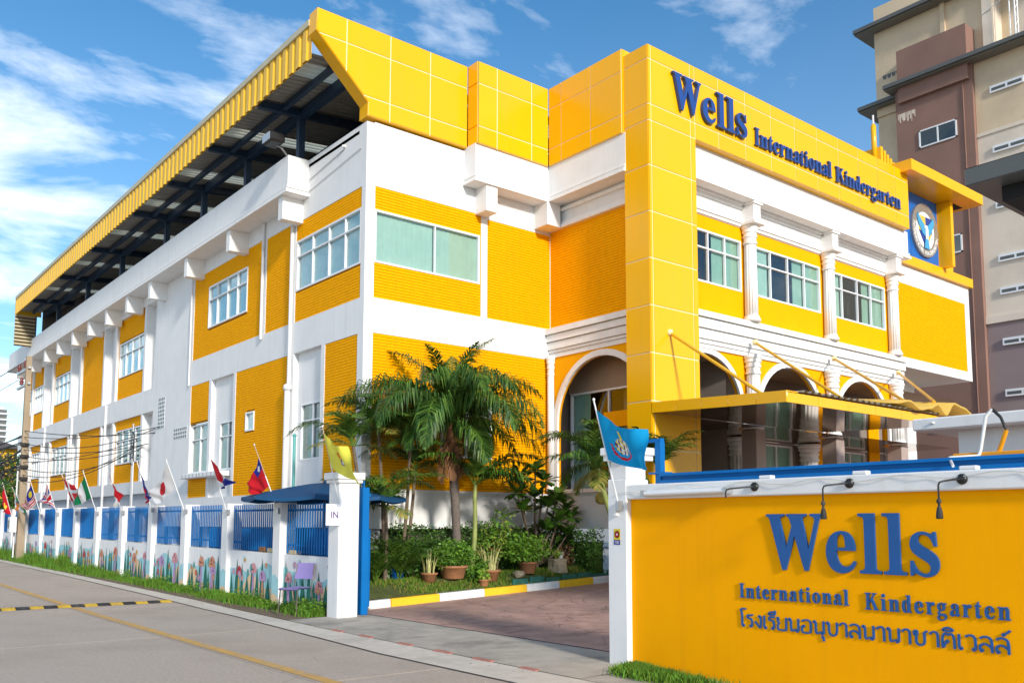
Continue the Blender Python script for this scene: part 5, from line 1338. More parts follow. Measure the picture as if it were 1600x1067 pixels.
# gate post with capital
gp = thing('gate_post', (-2.0, -2.92, 0), 'tall white gate post with capital beside the driveway', 'gate post')
mb = MB(); mb.bevbox(-2.17, -1.78, -3.11, -2.73, -0.05, 2.36, 'white', 0.015); mb.build('shaft', gp)
mb = MB(); mb.bevbox(-2.21, -1.74, -3.15, -2.69, 2.30, 2.36, 'white_trim', 0.01); mb.bevbox(-2.24, -1.71, -3.18, -2.66, 2.36, 2.48, 'white_trim', 0.012); mb.build('capital', gp)
# notice IN
ins = thing('in_sign', (-2.3, -3.13, 1.57), 'white square board reading IN on the gate post', 'sign')
INF = FF(-3.125)
mb = MB(INF); mb.bevbox(-2.43, -2.11, 0.0, 0.012, 1.575, 1.935, 'frame', 0.003); mb.build('board', ins)
font_text(ins, 'IN', INF, -2.335, -2.205, 1.70, 0.115, 0.002, 'purple_text', 0.0125)
# open blue gate leaf standing behind the post
bg_ = thing('gate_leaf', (-1.5, -2.7, 0), 'narrow blue gate leaf edge standing behind the white gate post', 'gate')
mb = MB(); mb.bevbox(-1.62, -1.48, -2.94, -2.70, 0.03, 2.24, 'blue', 0.012); mb.build('stile', bg_)
mb = MB(); mb.box(-1.56, -1.54, -2.86, -2.78, 2.24, 2.36, 'blue'); mb.tube([(-1.56, -2.80, 2.10), (-1.42, -2.86, 2.10)], 0.035, 'blue', 10); mb.build('latch', bg_)
# sliding gate parked behind the sign wall
sg = thing('sliding_gate', (-1.6, -12, 0), 'blue steel sliding gate parked behind the sign wall', 'gate')
mb = MB(); mb.box(-1.68, -1.58, -18, -9.86, 2.07, 2.11, 'blue'); mb.box(-1.65, -1.61, -18, -9.86, 2.11, 2.155, 'blue'); mb.box(-1.70, -1.56, -18, -9.86, 2.155, 2.185, 'blue'); mb.build('top_rail', sg)
mb = MB(); mb.box(-1.67, -1.59, -9.86, -9.78, 0.15, 2.56, 'blue'); mb.box(-1.66, -1.60, -9.86, -9.45, 2.56, 2.60, 'blue'); mb.box(-1.70, -1.56, -9.95, -9.7, 2.185, 2.205, 'blue'); mb.build('end_stile', sg)
for k in range(34):
    y = -10.02 - 0.13 * k
    MB().box(-1.65, -1.61, y - 0.03, y + 0.03, 0.2, 2.068, 'blue').build('picket', sg)
# ------------------------------------------------------------------ flags
def in_circle(u, v, cu, cv, r, asp=1.5): return ((u - cu) * asp) ** 2 + (v - cv) ** 2 < r * r
def c_star(u, v): 
    a = math.atan2(v - 0.5, (u - 0.5) * 1.5); r = math.hypot((u - 0.5) * 1.5, v - 0.5)
    return 'f_yellow' if r < 0.13 + 0.12 * max(0, math.cos(2.5 * a + 1.2)) ** 2 else 'f_red'
def c_orange(u, v): return 'f_blue' if in_circle(u, v, .5, .5, .13) else ('f_orange' if v > .66 else 'f_white' if v > .33 else 'f_green')
def c_stripes(u, v):
    if u < .5 and v > .45: return 'f_yellow' if in_circle(u, v, .24, .72, .16) else 'f_blue'
    return 'f_red' if int(v * 14) % 2 else 'f_white'
def c_cross(u, v):
    x, y = (u - .5), (v - .5)
    if abs(y) < .1 or abs(x) < .066: return 'f_red'
    if abs(y) < .165 or abs(x) < .11: return 'f_white'
    d = min(abs(y - x), abs(y + x))
    return 'f_red' if d < .05 else 'f_white' if d < .13 else 'f_blue'
def c_red(u, v): return 'f_white' if (.28 < u < .42 or abs(v - .5) < .1) else 'f_red'
def c_green(u, v): return 'f_white' if .33 < u < .67 else 'f_green'
def c_redwhite(u, v): return 'f_red' if v > .5 else 'f_white'
def c_bluered(u, v): return 'f_white' if u < .3 * (1 - abs(v - .5) * 2) else ('f_blue' if v > .5 else 'f_red')
def c_disc(u, v): return 'f_red' if in_circle(u, v, .5, .5, .3) else 'f_white'
def c_tri(u, v): return 'f_red' if u < .5 and v > .3 else ('f_blue' if u > .70 else 'f_white' if v < .5 or u > .52 else 'f_red')
def c_canton(u, v):
    if u < .36 and v > .66: return 'f_white' if in_circle(u, v, .18, .83, .09) else 'f_blue'
    return 'f_red'
def c_royal(u, v):
    if in_circle(u, v, .48, .42, .10): return 'f_white' if in_circle(u, v, .48, .42, .06) else 'f_purple'
    return 'f_orange' if in_circle(u, v, .46, .62, .11) else 'f_royal'
def c_sky(u, v):
    r = math.hypot((u - .42) * 1.5, v - .45)
    if .26 < r < .32 and v < .42: return 'f_red'
    if r < .19: return 'f_yellow' if int(u * 26 + v * 19) % 3 == 0 else ('f_purple' if int(u * 31) % 2 else 'f_white')
    if abs(u - .42) < .03 and .6 < v < .82: return 'f_yellow'
    return 'f_sky'
FLG = [
 ('red flag with a yellow star on the fence beside the utility pole', c_star, [(-2.45, 25.01, 3.2), (-2.12, 24.45, 1.74), (-2.4, 25.24, 3.11), (-2.4, 23.95, 2.32), (-2.4, 24.45, 2.25), (-2.4, 25.12, 2.29)]),
 ('orange white and green flag half hidden by the utility pole', c_orange, [(-2.75, 21.3, 2.9), (-2.12, 22.1, 1.97), (-2.7, 21.4, 2.85), (-2.6, 20.7, 2.35), (-2.6, 20.0, 2.12), (-2.6, 21.3, 2.25)]),
 ('red and white striped flag with a blue canton on the fence', c_stripes, [(-2.45, 19.78, 3.11), (-2.12, 19.47, 1.89), (-2.4, 19.88, 3.02), (-2.4, 19.04, 2.55), (-2.4, 20.34, 2.2), (-2.4, 21.13, 2.44)]),
 ('blue flag with red and white crosses on the fence', c_cross, [(-2.45, 17.27, 3.04), (-2.12, 17.04, 1.93), (-2.4, 17.3, 2.93), (-2.4, 16.32, 2.34), (-2.4, 17.23, 2.4), (-2.4, 18.19, 2.47)]),
 ('red flag with a white cross blown towards the right on the fence', c_red, [(-2.45, 15.07, 3.14), (-2.12, 14.55, 1.93), (-2.42, 15.1, 3.1), (-2.4, 14.47, 2.50), (-2.4, 13.32, 2.55), (-2.4, 13.89, 2.86)]),
 ('green and white vertically striped flag on the fence', c_green, [(-2.45, 12.45, 3.13), (-2.12, 12.09, 1.91), (-2.42, 12.5, 3.07), (-2.4, 11.96, 2.52), (-2.4, 13.31, 2.33), (-2.4, 13.16, 2.7)]),
 ('limp red over white flag on the fence in front of the long wall', c_redwhite, [(-2.45, 9.88, 3.07), (-2.12, 9.48, 1.91), (-2.42, 9.9, 3.06), (-2.4, 9.6, 2.5), (-2.4, 9.37, 2.22), (-2.4, 8.85, 2.48)]),
 ('narrow drooping blue and red flag left of the white flag with a red disc', c_bluered, [(-2.45, 7.16, 3.12), (-2.12, 6.95, 1.95), (-2.42, 7.14, 3.05), (-2.4, 6.97, 2.55), (-2.4, 6.6, 2.28), (-2.4, 6.36, 2.41)]),
 ('white flag with a red disc on the fence', c_disc, [(-2.45, 4.9, 3.05), (-2.12, 4.53, 1.89), (-2.44, 4.9, 3.02), (-2.36, 4.72, 2.52), (-2.4, 5.56, 2.26), (-2.4, 6.0, 2.5)]),
 ('red white and blue flag curling to the right on the fence', c_tri, [(-2.45, 2.17, 3.05), (-2.12, 1.96, 1.85), (-2.44, 2.17, 3.02), (-2.38, 2.06, 2.5), (-2.4, 1.62, 2.46), (-2.4, 1.2, 2.56)]),
 ('red flag with a small blue canton beside the blue umbrella', c_canton, [(-2.45, -0.2, 3.07), (-2.12, -0.59, 1.85), (-2.42, -0.28, 2.88), (-2.32, -0.44, 2.38), (-2.4, -0.1, 2.30), (-2.4, 0.22, 2.44)]),
 ('yellow royal flag flying from the white gate post', c_royal, [(-2.45, -3.0, 3.19), (-2.14, -3.05, 1.95), (-2.44, -3.0, 3.15), (-2.34, -3.04, 2.62), (-2.4, -4.02, 2.41), (-2.4, -3.53, 2.93)]),
 ('sky blue royal flag flying from the sign wall post', c_sky, [(-2.45, -9.58, 2.95), (-2.12, -9.62, 1.82), (-2.44, -9.58, 2.90), (-2.32, -9.60, 2.40), (-2.4, -10.21, 2.32), (-2.4, -10.13, 2.68)]),
]
for k, (lab, fn, P) in enumerate(FLG):
    tip, base, HT, HB, FB, FT = [Vector(q) for q in P]
    fo = thing('flag', tuple(base), lab, 'flag', 'flags along the street wall')
    ax = (tip - base).normalized()
    def onpole(q): return base + ax * (q - base).dot(ax)
    HT, HB = onpole(HT), onpole(HB)
    mb = MB(); mb.tube([base - ax * 0.02, base + (tip - base) * 0.55], 0.010, 'pole_white', 8); mb.tube([base + (tip - base) * 0.55, tip + ax * 0.06], 0.009, 'wood_pole' if k > 9 and k < 12 else 'pole_white', 8); mb.lathe(tuple(tip + ax * 0.05), [(0.012, 0), (0.018, 0.015), (0.0, 0.035)], 'pole_white', 8); mb.build('pole', fo)
    mb = MB(); mb.box(base.x - 0.02, base.x + 0.06, base.y - 0.03, base.y + 0.03, base.z - 0.06, base.z + 0.05, 'metal'); mb.build('holder', fo)
    HB = HT + (HB - HT) * 1.15; FB = HT + (FB - HT) * 1.25; FT = HT + (FT - HT) * 1.25
    nu, nv = 45, 30; vs = []; rr = random.Random(k); ph = rr.uniform(0, 6)
    for i in range(nu + 1):
        u = i / nu
        for j in range(nv + 1):
            v = j / nv
            h = HB.lerp(HT, v); fl_ = FB.lerp(FT, v)
            q = h.lerp(fl_, u)
            q.z -= 0.06 * math.sin(math.pi * u) * (0.4 + v)
            amp = 0.045 * u ** 0.7
            q.x += amp * math.sin(7.5 * u + 3.0 * v + ph) + 0.03 * u * math.sin(16 * u - 5 * v + ph)
            q.y += 0.03 * u * math.sin(9 * u + 4 * v + ph * 2)
            vs.append(tuple(q))
    cells_ = {}
    for i in range(nu):
        for j in range(nv):
            a = i * (nv + 1) + j
            cells_.setdefault(fn((i + .5) / nu, (j + .5) / nv), []).append((a, a + nv + 1, a + nv + 2, a + 1))
    mb = MB(); mb.v = vs
    for m, fs in cells_.items():
        kk = mb.mid(m)
        for f in fs: mb.f.append(list(f)); mb.mi.append(kk); mb.sm.append(True)
    mb.build('cloth', fo, fix=False)

# ------------------------------------------------------------------ guard's corner behind the fence
um = thing('umbrella', (-1.15, -0.6, 0.1), 'large blue garden umbrella open behind the fence by the gate', 'umbrella')
mb = MB(); mb.tube([(-1.15, -0.6, 0.1), (-1.15, -0.6, 2.42)], 0.022, 'eave_grey', 10); mb.lathe((-1.15, -0.6, 2.40), [(0.03, 0), (0.03, 0.06), (0, 0.09)], 'umbrella', 8); mb.build('pole', um)
n = 8; Rr = 1.62
for k in range(n):
    w0, w1 = 2 * math.pi * k / n + 0.2, 2 * math.pi * (k + 1) / n + 0.2
    mb = MB(); vs = []; st_ = 5
    for i in range(st_ + 1):
        t = i / st_; r = Rr * t; z = 2.42 - 0.30 * t ** 1.35
        for j in range(5):
            s = j / 4; w = w0 + (w1 - w0) * s; sag = 0.045 * t * math.sin(math.pi * s)
            rr_ = r * (math.cos(math.pi / n) / math.cos((w - w0) - math.pi / n)) if i else 0
            vs.append((-1.15 + rr_ * math.cos(w), -0.6 + rr_ * math.sin(w), z - sag))
    mb.add(vs, [(i * 5 + j, i * 5 + j + 1, i * 5 + 6 + j, i * 5 + 5 + j) for i in range(st_) for j in range(4)], 'umbrella', True)
    vv = [vs[st_ * 5 + j] for j in range(5)]
    mb.add(vv + [(a, b, c - 0.07) for a, b, c in vv], [(j, j + 1, j + 6, j + 5) for j in range(4)], 'umbrella', True)
    pnl = mb.build('canopy_panel', um, fix=False)
    mb = MB(); mb.tube([(-1.15 + 0.03 * math.cos(w0), -0.6 + 0.03 * math.sin(w0), 2.39), (-1.15 + Rr * math.cos(w0), -0.6 + Rr * math.sin(w0), 2.105)], 0.006, 'metal', 6); mb.build('rib', um)
mb = MB(); mb.lathe((-1.15, -0.6, 0.1), [(0.25, 0), (0.25, 0.06), (0.06, 0.09), (0.05, 0.3)], 'eave_grey', 16); mb.build('foot', um)
tp = MB(); tp.tube([(-1.0, 1.1, 0.1), (-1.0, 1.13, 3.5)], 0.035, 'teal_pole', 10); tp.lathe((-1.0, 1.13, 3.48), [(0.045, 0), (0.045, 0.04), (0, 0.08)], 'teal_pole', 10)
tp.build('flag_pole', label='slim teal painted flag pole behind the blue umbrella', cat='pole')
# blue cabinets glimpsed through the railing
for i, (y0, y1, lab) in enumerate(((-2.35, -0.9, 'blue cabinet behind the railing next to the gate post'), (0.15, 1.75, 'blue cabinet behind the second railing bay from the gate'), (2.5, 4.1, 'blue cabinet behind the third railing bay from the gate'))):
    cbn = thing('cabinet', (-1.4, (y0 + y1) / 2, 0.1), lab, 'cabinet', 'blue cabinets behind the fence')
    mb = MB(); mb.bevbox(-1.66, -1.1, y0, y1, 0.1, 1.50, 'blue_sheet', 0.015); mb.build('body', cbn)
    for s in (0, 1):
        a = y0 + (y1 - y0) * s / 2 + 0.03
        mb = MB(); mb.bevbox(-1.685, -1.66, a, a + (y1 - y0) / 2 - 0.06, 0.18, 1.44, 'blue_sheet', 0.008); dr = mb.build('door', cbn)
        mb = MB(); mb.box(-1.70, -1.685, a + 0.06, a + 0.08, 0.75, 0.9, 'metal'); mb.build('handle', dr)
for i, (y, m) in enumerate(((-0.95, 'sack'), (0.05, 'sack'), (0.45, 'leaf_dead'))):
    mb = MB(); mb.bevbox(-1.98, -1.85, y - 0.14, y + 0.14, lw(y) + 0.001, lw(y) + 0.08 + 0.015 * i, m, 0.015)
    mb.build('small_box', label=['tan box on the wall ledge right of the umbrella pole', 'tan box on the wall ledge at the pillar under the umbrella rim', 'brown box on the wall ledge below the red flag with blue canton'][i], cat='box')
# purple chair on the verge
ch = thing('chair', (-2.4, -1.9, 0.02), 'purple plastic chair with metal legs on the grass verge', 'chair')
cc = Vector((-2.38, -1.95, 0.02)); ca = R(205)
def cw(x, y, z): return (cc.x + x * math.cos(ca) - y * math.sin(ca), cc.y + x * math.sin(ca) + y * math.cos(ca), cc.z + z)
mb = MB(cw); n = 6; vs = []
for i in range(n + 1):
    for j in range(n + 1):
        x = -0.22 + 0.44 * i / n; y = -0.21 + 0.42 * j / n
        vs.append((x, y, 0.45 + 0.35 * (x * x + 0.3 * y * y) - (0.03 if i == n else 0)))
Fq = [(i * (n + 1) + j, (i + 1) * (n + 1) + j, (i + 1) * (n + 1) + j + 1, i * (n + 1) + j + 1) for i in range(n) for j in range(n)]
mb.add(vs, Fq, 'purple', True); mb.add([(a, b, c - 0.015) for a, b, c in vs], [f[::-1] for f in Fq], 'purple', True); mb.build('seat', ch, fix=False)
mb = MB(cw); vs = []
for i in range(n + 1):
    for j in range(n + 1):
        z = 0.60 + 0.28 * i / n; y = -0.2 + 0.4 * j / n
        vs.append((-0.24 - 0.25 * (z - 0.6) + 0.7 * y * y, y, z))
mb.add(vs, Fq, 'purple', True); mb.add([(a - 0.012, b, c) for a, b, c in vs], [f[::-1] for f in Fq], 'purple', True); mb.build('backrest', ch, fix=False)
for sx, sy in ((1, 1), (1, -1)):
    mb = MB(); mb.tube([cw(0.17, 0.19 * sy, 0.44), cw(0.21, 0.2 * sy, 0.0)], 0.012, 'chair_leg', 8); mb.build('leg', ch)
for sy in (1, -1):
    mb = MB(); mb.tube([cw(-0.27, 0.2 * sy, 0.0), cw(-0.19, 0.2 * sy, 0.44), cw(-0.22, 0.19 * sy, 0.55), cw(-0.28, 0.19 * sy, 0.86)], 0.012, 'chair_leg', 8); mb.build('leg', ch)

# ------------------------------------------------------------------ utility pole, wires
px, py = -2.27, 22.0
up = thing('utility_pole', (px, py, gz(py)), 'leaning concrete utility pole with cables beside the street', 'utility pole')
top = Vector((px - 0.15, py - 0.6, 8.0))
b0 = Vector((px, py, gz(py) - 0.3))
mb = MB(); vs = []
for (q, w) in ((b0, 0.13), (top, 0.09)):
    vs += [(q.x - w, q.y - w, q.z), (q.x + w, q.y - w, q.z), (q.x + w, q.y + w, q.z), (q.x - w, q.y + w, q.z)]
mb.add(vs, [(0, 3, 2, 1), (4, 5, 6, 7), (0, 1, 5, 4), (1, 2, 6, 5), (2, 3, 7, 6), (3, 0, 4, 7)], 'concrete_pole'); mb.build('shaft', up)
def polept(z): return b0.lerp(top, (z - b0.z) / (top.z - b0.z))
insul = []
for z, ins_y in ((7.55, (0.55, 1.75)), (6.95, (1.2,))):
    q = polept(z); mb = MB(); mb.box(q.x - 0.05, q.x + 0.05, q.y - 0.2, q.y + 1.9, z - 0.04, z + 0.04, 'metal'); arm = mb.build('crossarm', up)
    for dy in ins_y:
        mb = MB(); mb.lathe((q.x, q.y + dy, z + 0.04), [(0.03, 0), (0.03, 0.05), (0.08, 0.06), (0.09, 0.10), (0.05, 0.12), (0.09, 0.16), (0.09, 0.20), (0.05, 0.22), (0.07, 0.27), (0.05, 0.33), (0.0, 0.36)], 'insulator', 12); mb.build('insulator', arm)
        insul.append(Vector((q.x, q.y + dy, z + 0.36)))
q = polept(1.55); mb = MB(); mb.bevbox(q.x - 0.42, q.x - 0.18, q.y - 0.25, q.y + 0.2, 1.25, 1.85, 'pipe', 0.02); bx_ = mb.build('meter_box', up)
mb = MB(); mb.box(q.x - 0.428, q.x - 0.42, q.y - 0.16, q.y + 0.1, 1.42, 1.72, 'eave_grey'); mb.build('window', bx_)
mb = MB(); mb.tube([polept(0.3) + Vector((-0.2, 0.12, 0)), polept(3.6) + Vector((-0.17, 0.12, 0))], 0.03, 'pipe', 8); mb.tube([polept(0.3) + Vector((-0.2, 0.2, 0)), polept(1.6) + Vector((-0.2, 0.2, 0))], 0.025, 'black', 8); mb.build('conduit', up)
for z in (4.6, 4.15, 3.75, 3.3):
    q = polept(z); mb = MB(); mb.bevbox(q.x - 0.19, q.x + 0.12, q.y - 0.24, q.y - 0.1, z - 0.07, z + 0.06, 'black', 0.02); mb.build('clamp', up)
def wire(p, q, sag, r, m='cable', n=14, name='cable', lab=None, grp=None):
    pts = []
    for i in range(n + 1):
        t = i / n; v = Vector(p).lerp(Vector(q), t); v.z -= sag * 4 * t * (1 - t); pts.append(tuple(v))
    mb = MB(); mb.tube(pts, r, m, 5, False); return mb.build(name, label=lab, cat='cable', group=grp)
GRP = 'cables strung from the utility pole'
for i, p in enumerate(insul):
    wire(p, (p.x - 4, p.y + 42, p.z + 0.8), 1.0, 0.012, lab=['upper right power line running left from the pole top', 'outermost upper power line running left from the pole top', 'lower power line running left from the second crossarm'][i], grp=GRP)
rr = random.Random(5)
for i in range(9):
    z = 3.2 + i * 0.24; q = polept(z); q = Vector((q.x - 0.05, q.y - 0.15, z))
    wire(q, (-0.35 + 0.05 * i, 15.0 - 0.2 * i + rr.uniform(-0.5, 0.5), 4.75 + 0.05 * rr.uniform(-4, 4) - 0.1 * (8 - i)), rr.uniform(0.15, 0.45), 0.014, lab='thin black cable sagging from the pole to the mast before the facade', grp='thin cables between pole and facade mast')
for i in range(12):
    z = 3.6 + i * 0.13; q = polept(z); q = Vector((q.x + rr.uniform(-0.1, 0.1), q.y + 0.15, z))
    wire(q, (q.x - 2.6 + rr.uniform(-0.5, 0.5), q.y + 30, z + rr.uniform(-0.7, 0.9)), rr.uniform(0.4, 1.3), 0.024, lab='sagging black cable bundle leaving the pole to the left', grp='cable bundle left of the utility pole')
# looped slack cable hung on the facade bracket
mb = MB(); pts = []
for i in range(60): w = i * 0.32; pts.append((-0.32 + 0.02 * math.sin(i), 15.0 + 0.16 * math.cos(w) + 0.02 * math.sin(i * 1.7), 4.5 + 0.26 * math.sin(w) - 0.012 * i))
mb.tube(pts, 0.014, 'cable', 5, False); mb.tube([(-0.30, 15.05, 2.1), (-0.30, 15.05, 5.0)], 0.03, 'metal', 6); mb.tube([(-0.3, 14.9, 2.1), (-0.3, 14.9, 3.8)], 0.022, 'pipe', 6)
mb.build('cable_coil', label='coil of slack black cable on a thin mast in front of the facade', cat='cable')

# ------------------------------------------------------------------ neighbouring tower
T = thing('apartment_tower', (30, 0, 0), 'tall brown and beige apartment tower rising behind the school', 'building')
TX = 30.0
TF = FL(TX)
mb = MB(TF)
mb.box(-0.55, 2.9, -12, 0.55, 0, 21.6, 'tower_brown'); mb.build('brown_shaft', T)
mb = MB(TF); mb.box(-14, -0.56, -12, 0.35, 10.35, 22.2, 'tower_pale'); mb.build('pale_wall', T)
mb = MB(TF); mb.box(-14, -0.56, -12, 0.352, 18.4, 22.2, 'tower_beige'); mb.box(-14, -0.56, 0.352, 0.40, 18.25, 18.40, 'tower_pale'); mb.build('beige_wall', T)
mb = MB(TF); mb.box(-14, -0.56, -12, 0.33, 0, 10.2, 'tower_mauve'); mb.box(-14, -0.56, -12, 0.42, 10.05, 10.35, 'tower_pale'); mb.build('lower_wall', T)
mb = MB(TF); mb.box(2.9, 4.15, -12, -0.2, 0, 21.5, 'tower_beige'); mb.box(2.9, 4.15, -0.2, -0.16, 18.0, 18.04, 'eave'); mb.box(2.9, 4.15, -0.2, -0.16, 17.0, 17.04, 'eave'); mb.build('set_back_wall', T)
mb = MB(TF); mb.box(-0.9, 4.15, -9, -0.1, 21.0, 26.5, 'tower_beige'); mb.build('penthouse', T)
mb = MB(TF); mb.box(-0.45, 2.68, -0.1, 0.75, 20.9, 23.4, 'tower_brown'); mb.box(0.75, 0.95, -0.1, 0.02, 23.4, 26.4, 'tower_beige'); mb.build('penthouse_bay', T)
mb = MB(TF); mb.box(-1.3, -0.9, -9, 0.1, 21.5, 26.5, 'tower_pale'); mb.build('penthouse_pier', T)
mb = MB(); mb.box(TX + 1.0, TX + 6.0, -6.0, -1.3, 21.6, 26.0, 'tower_pale'); mb.build('penthouse_side', T)
mb = MB(FF(-1.3)); mb.box(TX + 0.9, TX + 1.5, 0.0, 0.3, 21.6, 26, 'tower_beige'); mb.build('penthouse_side', T)
def eave(y0, y1, z, out, inn, name='eave', t=0.32):
    mb = MB(TF); mb.prism([(out, z), (out, z + t * 0.5), (inn, z + t * 1.6), (inn, z)], y0, y1, 'eave', 'u'); mb.box(y0, y1, out - 0.02, out + 0.12, z + 0.05, z + 0.22, 'eave_grey'); mb.build(name, T)
eave(2.9, 4.9, 21.40, 0.25, -4)
eave(-14, 3.2, 21.60, 1.0, -4)
eave(-1.5, 4.85, 25.2, 0.5, -4)
mb = MB(); mb.prism([(TX - 0.7, 25.2), (TX + 8, 25.2), (TX + 8, 26.0), (TX - 0.7, 25.45)], -3.2, -1.5, 'eave', 'd') if False else mb.box(TX - 0.7, TX + 8, -6.5, -1.5, 25.9, 26.3, 'eave'); mb.build('eave', T)
def twin(u0, u1, z0, z1, d, cols, m='glass_dark'):
    mb = MB(TF)
    for (a, b, c, e) in ((u0, u1, z0, z0 + 0.06), (u0, u1, z1 - 0.06, z1), (u0, u0 + 0.06, z0, z1), (u1 - 0.06, u1, z0, z1)): mb.box(a, b, d, d + 0.05, c, e, 'frame')
    for c in cols: mb.box(u0 + (u1 - u0) * c - 0.03, u0 + (u1 - u0) * c + 0.03, d, d + 0.045, z0, z1, 'frame')
    mb.box(u0, u1, d, d + 0.004, z0, z1, 'dark'); w = mb.build('window', T)
    us = [0] + list(cols) + [1]
    for a, b in zip(us, us[1:]): MB(TF).box(u0 + (u1 - u0) * a + 0.04, u0 + (u1 - u0) * b - 0.04, d + 0.012, d + 0.018, z0 + 0.05, z1 - 0.05, m).build('pane', w)
for k in range(5):
    z = 18.55 - 5.1 * k / 2 * 1.0
for z in (18.52, 13.36, 10.9, 8.2, 5.6): twin(0.18, 1.86, z, z + 0.82, 0.55, [0.5])
for z, u in ((20.0, 0), (17.35, 0), (14.9, 0), (12.6, 0), (11.2, 0), (9.05, 0), (6.9, 0)):
    for uu in (-2.55, -6.5):
        mb = MB(TF); mb.box(uu, uu + 1.35, 0.352, 0.44, z, z + 0.30, 'frame'); v = mb.build('vent', T)
        for s in (0.07, 0.72): MB(TF).box(uu + s, uu + s + 0.56, 0.441, 0.445, z + 0.07, z + 0.20, 'eave_grey').build('slot', v)
mb = MB(TF)
for k in range(5): mb.prism([(2.75 + k * 0.22, 22.75), (2.88 + k * 0.22, 22.75), (2.93 + k * 0.22, 22.95), (2.72 + k * 0.22, 22.95)], -0.1, -0.09, 'eave_grey')
mb.build('vent', T)
mb = MB(); mb.tube([(TX - 0.58, -0.15, 0), (TX - 0.58, -0.15, 21.5)], 0.03, 'tower_brown', 6); mb.build('drain_pipe', T)
mb = MB()   # streaks of peeled paint under the eave
rr = random.Random(9)
for k in range(16):
    u = 2.0 + 0.052 * k; h = rr.uniform(0.05, 0.45); mb.box(TX - 0.556, TX - 0.551, u, u + rr.uniform(0.02, 0.05), 20.35 - h, 20.45, 'tower_pale')
mb.build('peeled_paint', T)
am = MB()   # lattice mast
for dx, dy in ((0, 0), (0.3, 0), (0.15, 0.26)): am.tube([(TX - 0.3 + dx, -2.3 + dy, 22.0), (TX - 0.3 + dx, -2.3 + dy, 30)], 0.03, 'pole_white', 6)
for k in range(20):
    z = 22.2 + k * 0.38; a, b = ((0, 0), (0.3, 0)) if k % 2 else ((0.3, 0), (0, 0))
    am.tube([(TX - 0.3 + a[0], -2.3, z), (TX - 0.3 + b[0], -2.3, z + 0.38)], 0.018, 'pole_white', 5)
am.tube([(TX - 0.3, -2.3, 24.2), (TX - 0.1, -0.9, 23.8)], 0.02, 'pole_white', 5)
am.build('lattice_mast', label='white lattice mast on the roof of the brown tower', cat='mast')
# dark metal roof corner of the neighbour's shed
nr = thing('metal_shed', (4, -16, 0), 'dark grey metal roof corner jutting in from the right edge', 'building')
SH = (0.0, 7.5, -19.0, -12.70, 5.18, 5.37)
mb = MB(); mb.bevbox(*SH, 'eave_grey', 0.01); mb.build('roof_edge', nr)
mb = MB(); mb.box(0.3, 7.3, -18.8, -12.95, 5.02, 5.18, 'dark'); mb.build('roof_soffit', nr)
mb = MB(); mb.add([(0.0, -19, 5.37), (7.5, -19, 5.37), (7.5, -12.7, 5.37), (0, -12.7, 5.37), (1.2, -17, 5.7), (7.5, -17, 5.7), (7.5, -14, 5.7), (1.2, -14, 5.7)], [(0, 3, 7, 4), (3, 2, 6, 7), (4, 7, 6, 5)], 'eave'); mb.build('roof_sheet', nr)
for x in (2.0, 6.5):
    for y in (-18.3, -16.0): MB().box(x - 0.08, x + 0.08, y - 0.08, y + 0.08, 0, 5.02, 'eave_grey').build('post', nr)
# guard house behind the sign wall
gh = thing('guard_house', (1, -13, 0), 'white flat roofed guard house behind the sign wall', 'building')
mb = MB(); mb.bevbox(0.0, 3.2, -15.5, -12.02, 2.62, 2.75, 'white', 0.015); mb.build('roof', gh)
mb = MB(); mb.box(0.25, 3.0, -15.3, -12.40, 0.05, 2.62, 'white'); mb.build('wall', gh)
mb = MB(); mb.lathe((-0.005, -12.25, 2.68), [(0.02, 0), (0.02, 0.02)], 'pipe', 8); mb.build('roof_spout', gh)
br = thing('barrier_arm', (-0.9, -13.5, 1.1), 'orange barrier boom rising behind the blue gate rail', 'barrier')
mb = MB(); mb.bevbox(-1.0, -0.9, -15.5, -12.9, 2.19, 2.27, 'orange', 0.008); mb.build('boom', br)
mb = MB(); mb.bevbox(-1.05, -0.85, -13.6, -13.4, 0.05, 2.2, 'orange', 0.02); mb.build('housing', br)
mb = MB(); mb.tube([(-0.95, -13.30, 2.27), (-0.97, -13.38, 2.46)], 0.022, 'orange', 8); mb.tube([(-0.97, -13.38, 2.46), (-0.98, -13.34, 2.58), (-0.98, -13.27, 2.66)], 0.014, 'black', 8); mb.build('stay', br)
mb = MB(); mb.tube([(-0.98, -13.27, 2.66), (-1.0, -13.22, 2.6), (-1.0, -13.16, 2.3), (-1.02, -13.15, 2.24)], 0.017, 'cable_white', 8); mb.tube([(-1.02, -13.15, 2.24), (-1.5, -13.1, 2.2), (-1.98, -13.35, 2.09)], 0.012, 'cable_white', 6); mb.build('cable_sleeve', br)

# ------------------------------------------------------------------ far left neighbours
hs_ = thing('yellow_house', (4, 60, 0), 'small yellow house with dark roof beyond the utility pole', 'building')
mb = MB(); mb.box(-1.6, 4.3, 60, 68, 0.2, 7.2, 'house_yellow'); mb.build('wall', hs_)
mb = MB(); mb.add([(-2.3, 59.3, 7.2), (5, 59.3, 7.2), (5, 68.7, 7.2), (-2.3, 68.7, 7.2), (1.3, 64, 8.8)], [(0, 1, 4), (1, 2, 4), (2, 3, 4), (3, 0, 4), (0, 3, 2, 1)], 'house_roof'); mb.build('roof', hs_)
for x in (2.2, -0.5):
    mb = MB(FF(60)); mb.box(x, x + 1.25, 0, 0.06, 4.3, 6.3, 'frame'); w = mb.build('window', hs_); MB(FF(60)).box(x + 0.1, x + 1.15, 0.061, 0.065, 4.4, 6.2, 'glass_dark').build('pane', w); MB(FF(60)).box(x + 0.1, x + 1.15, 0.066, 0.075, 5.2, 5.26, 'frame').build('rail', w)
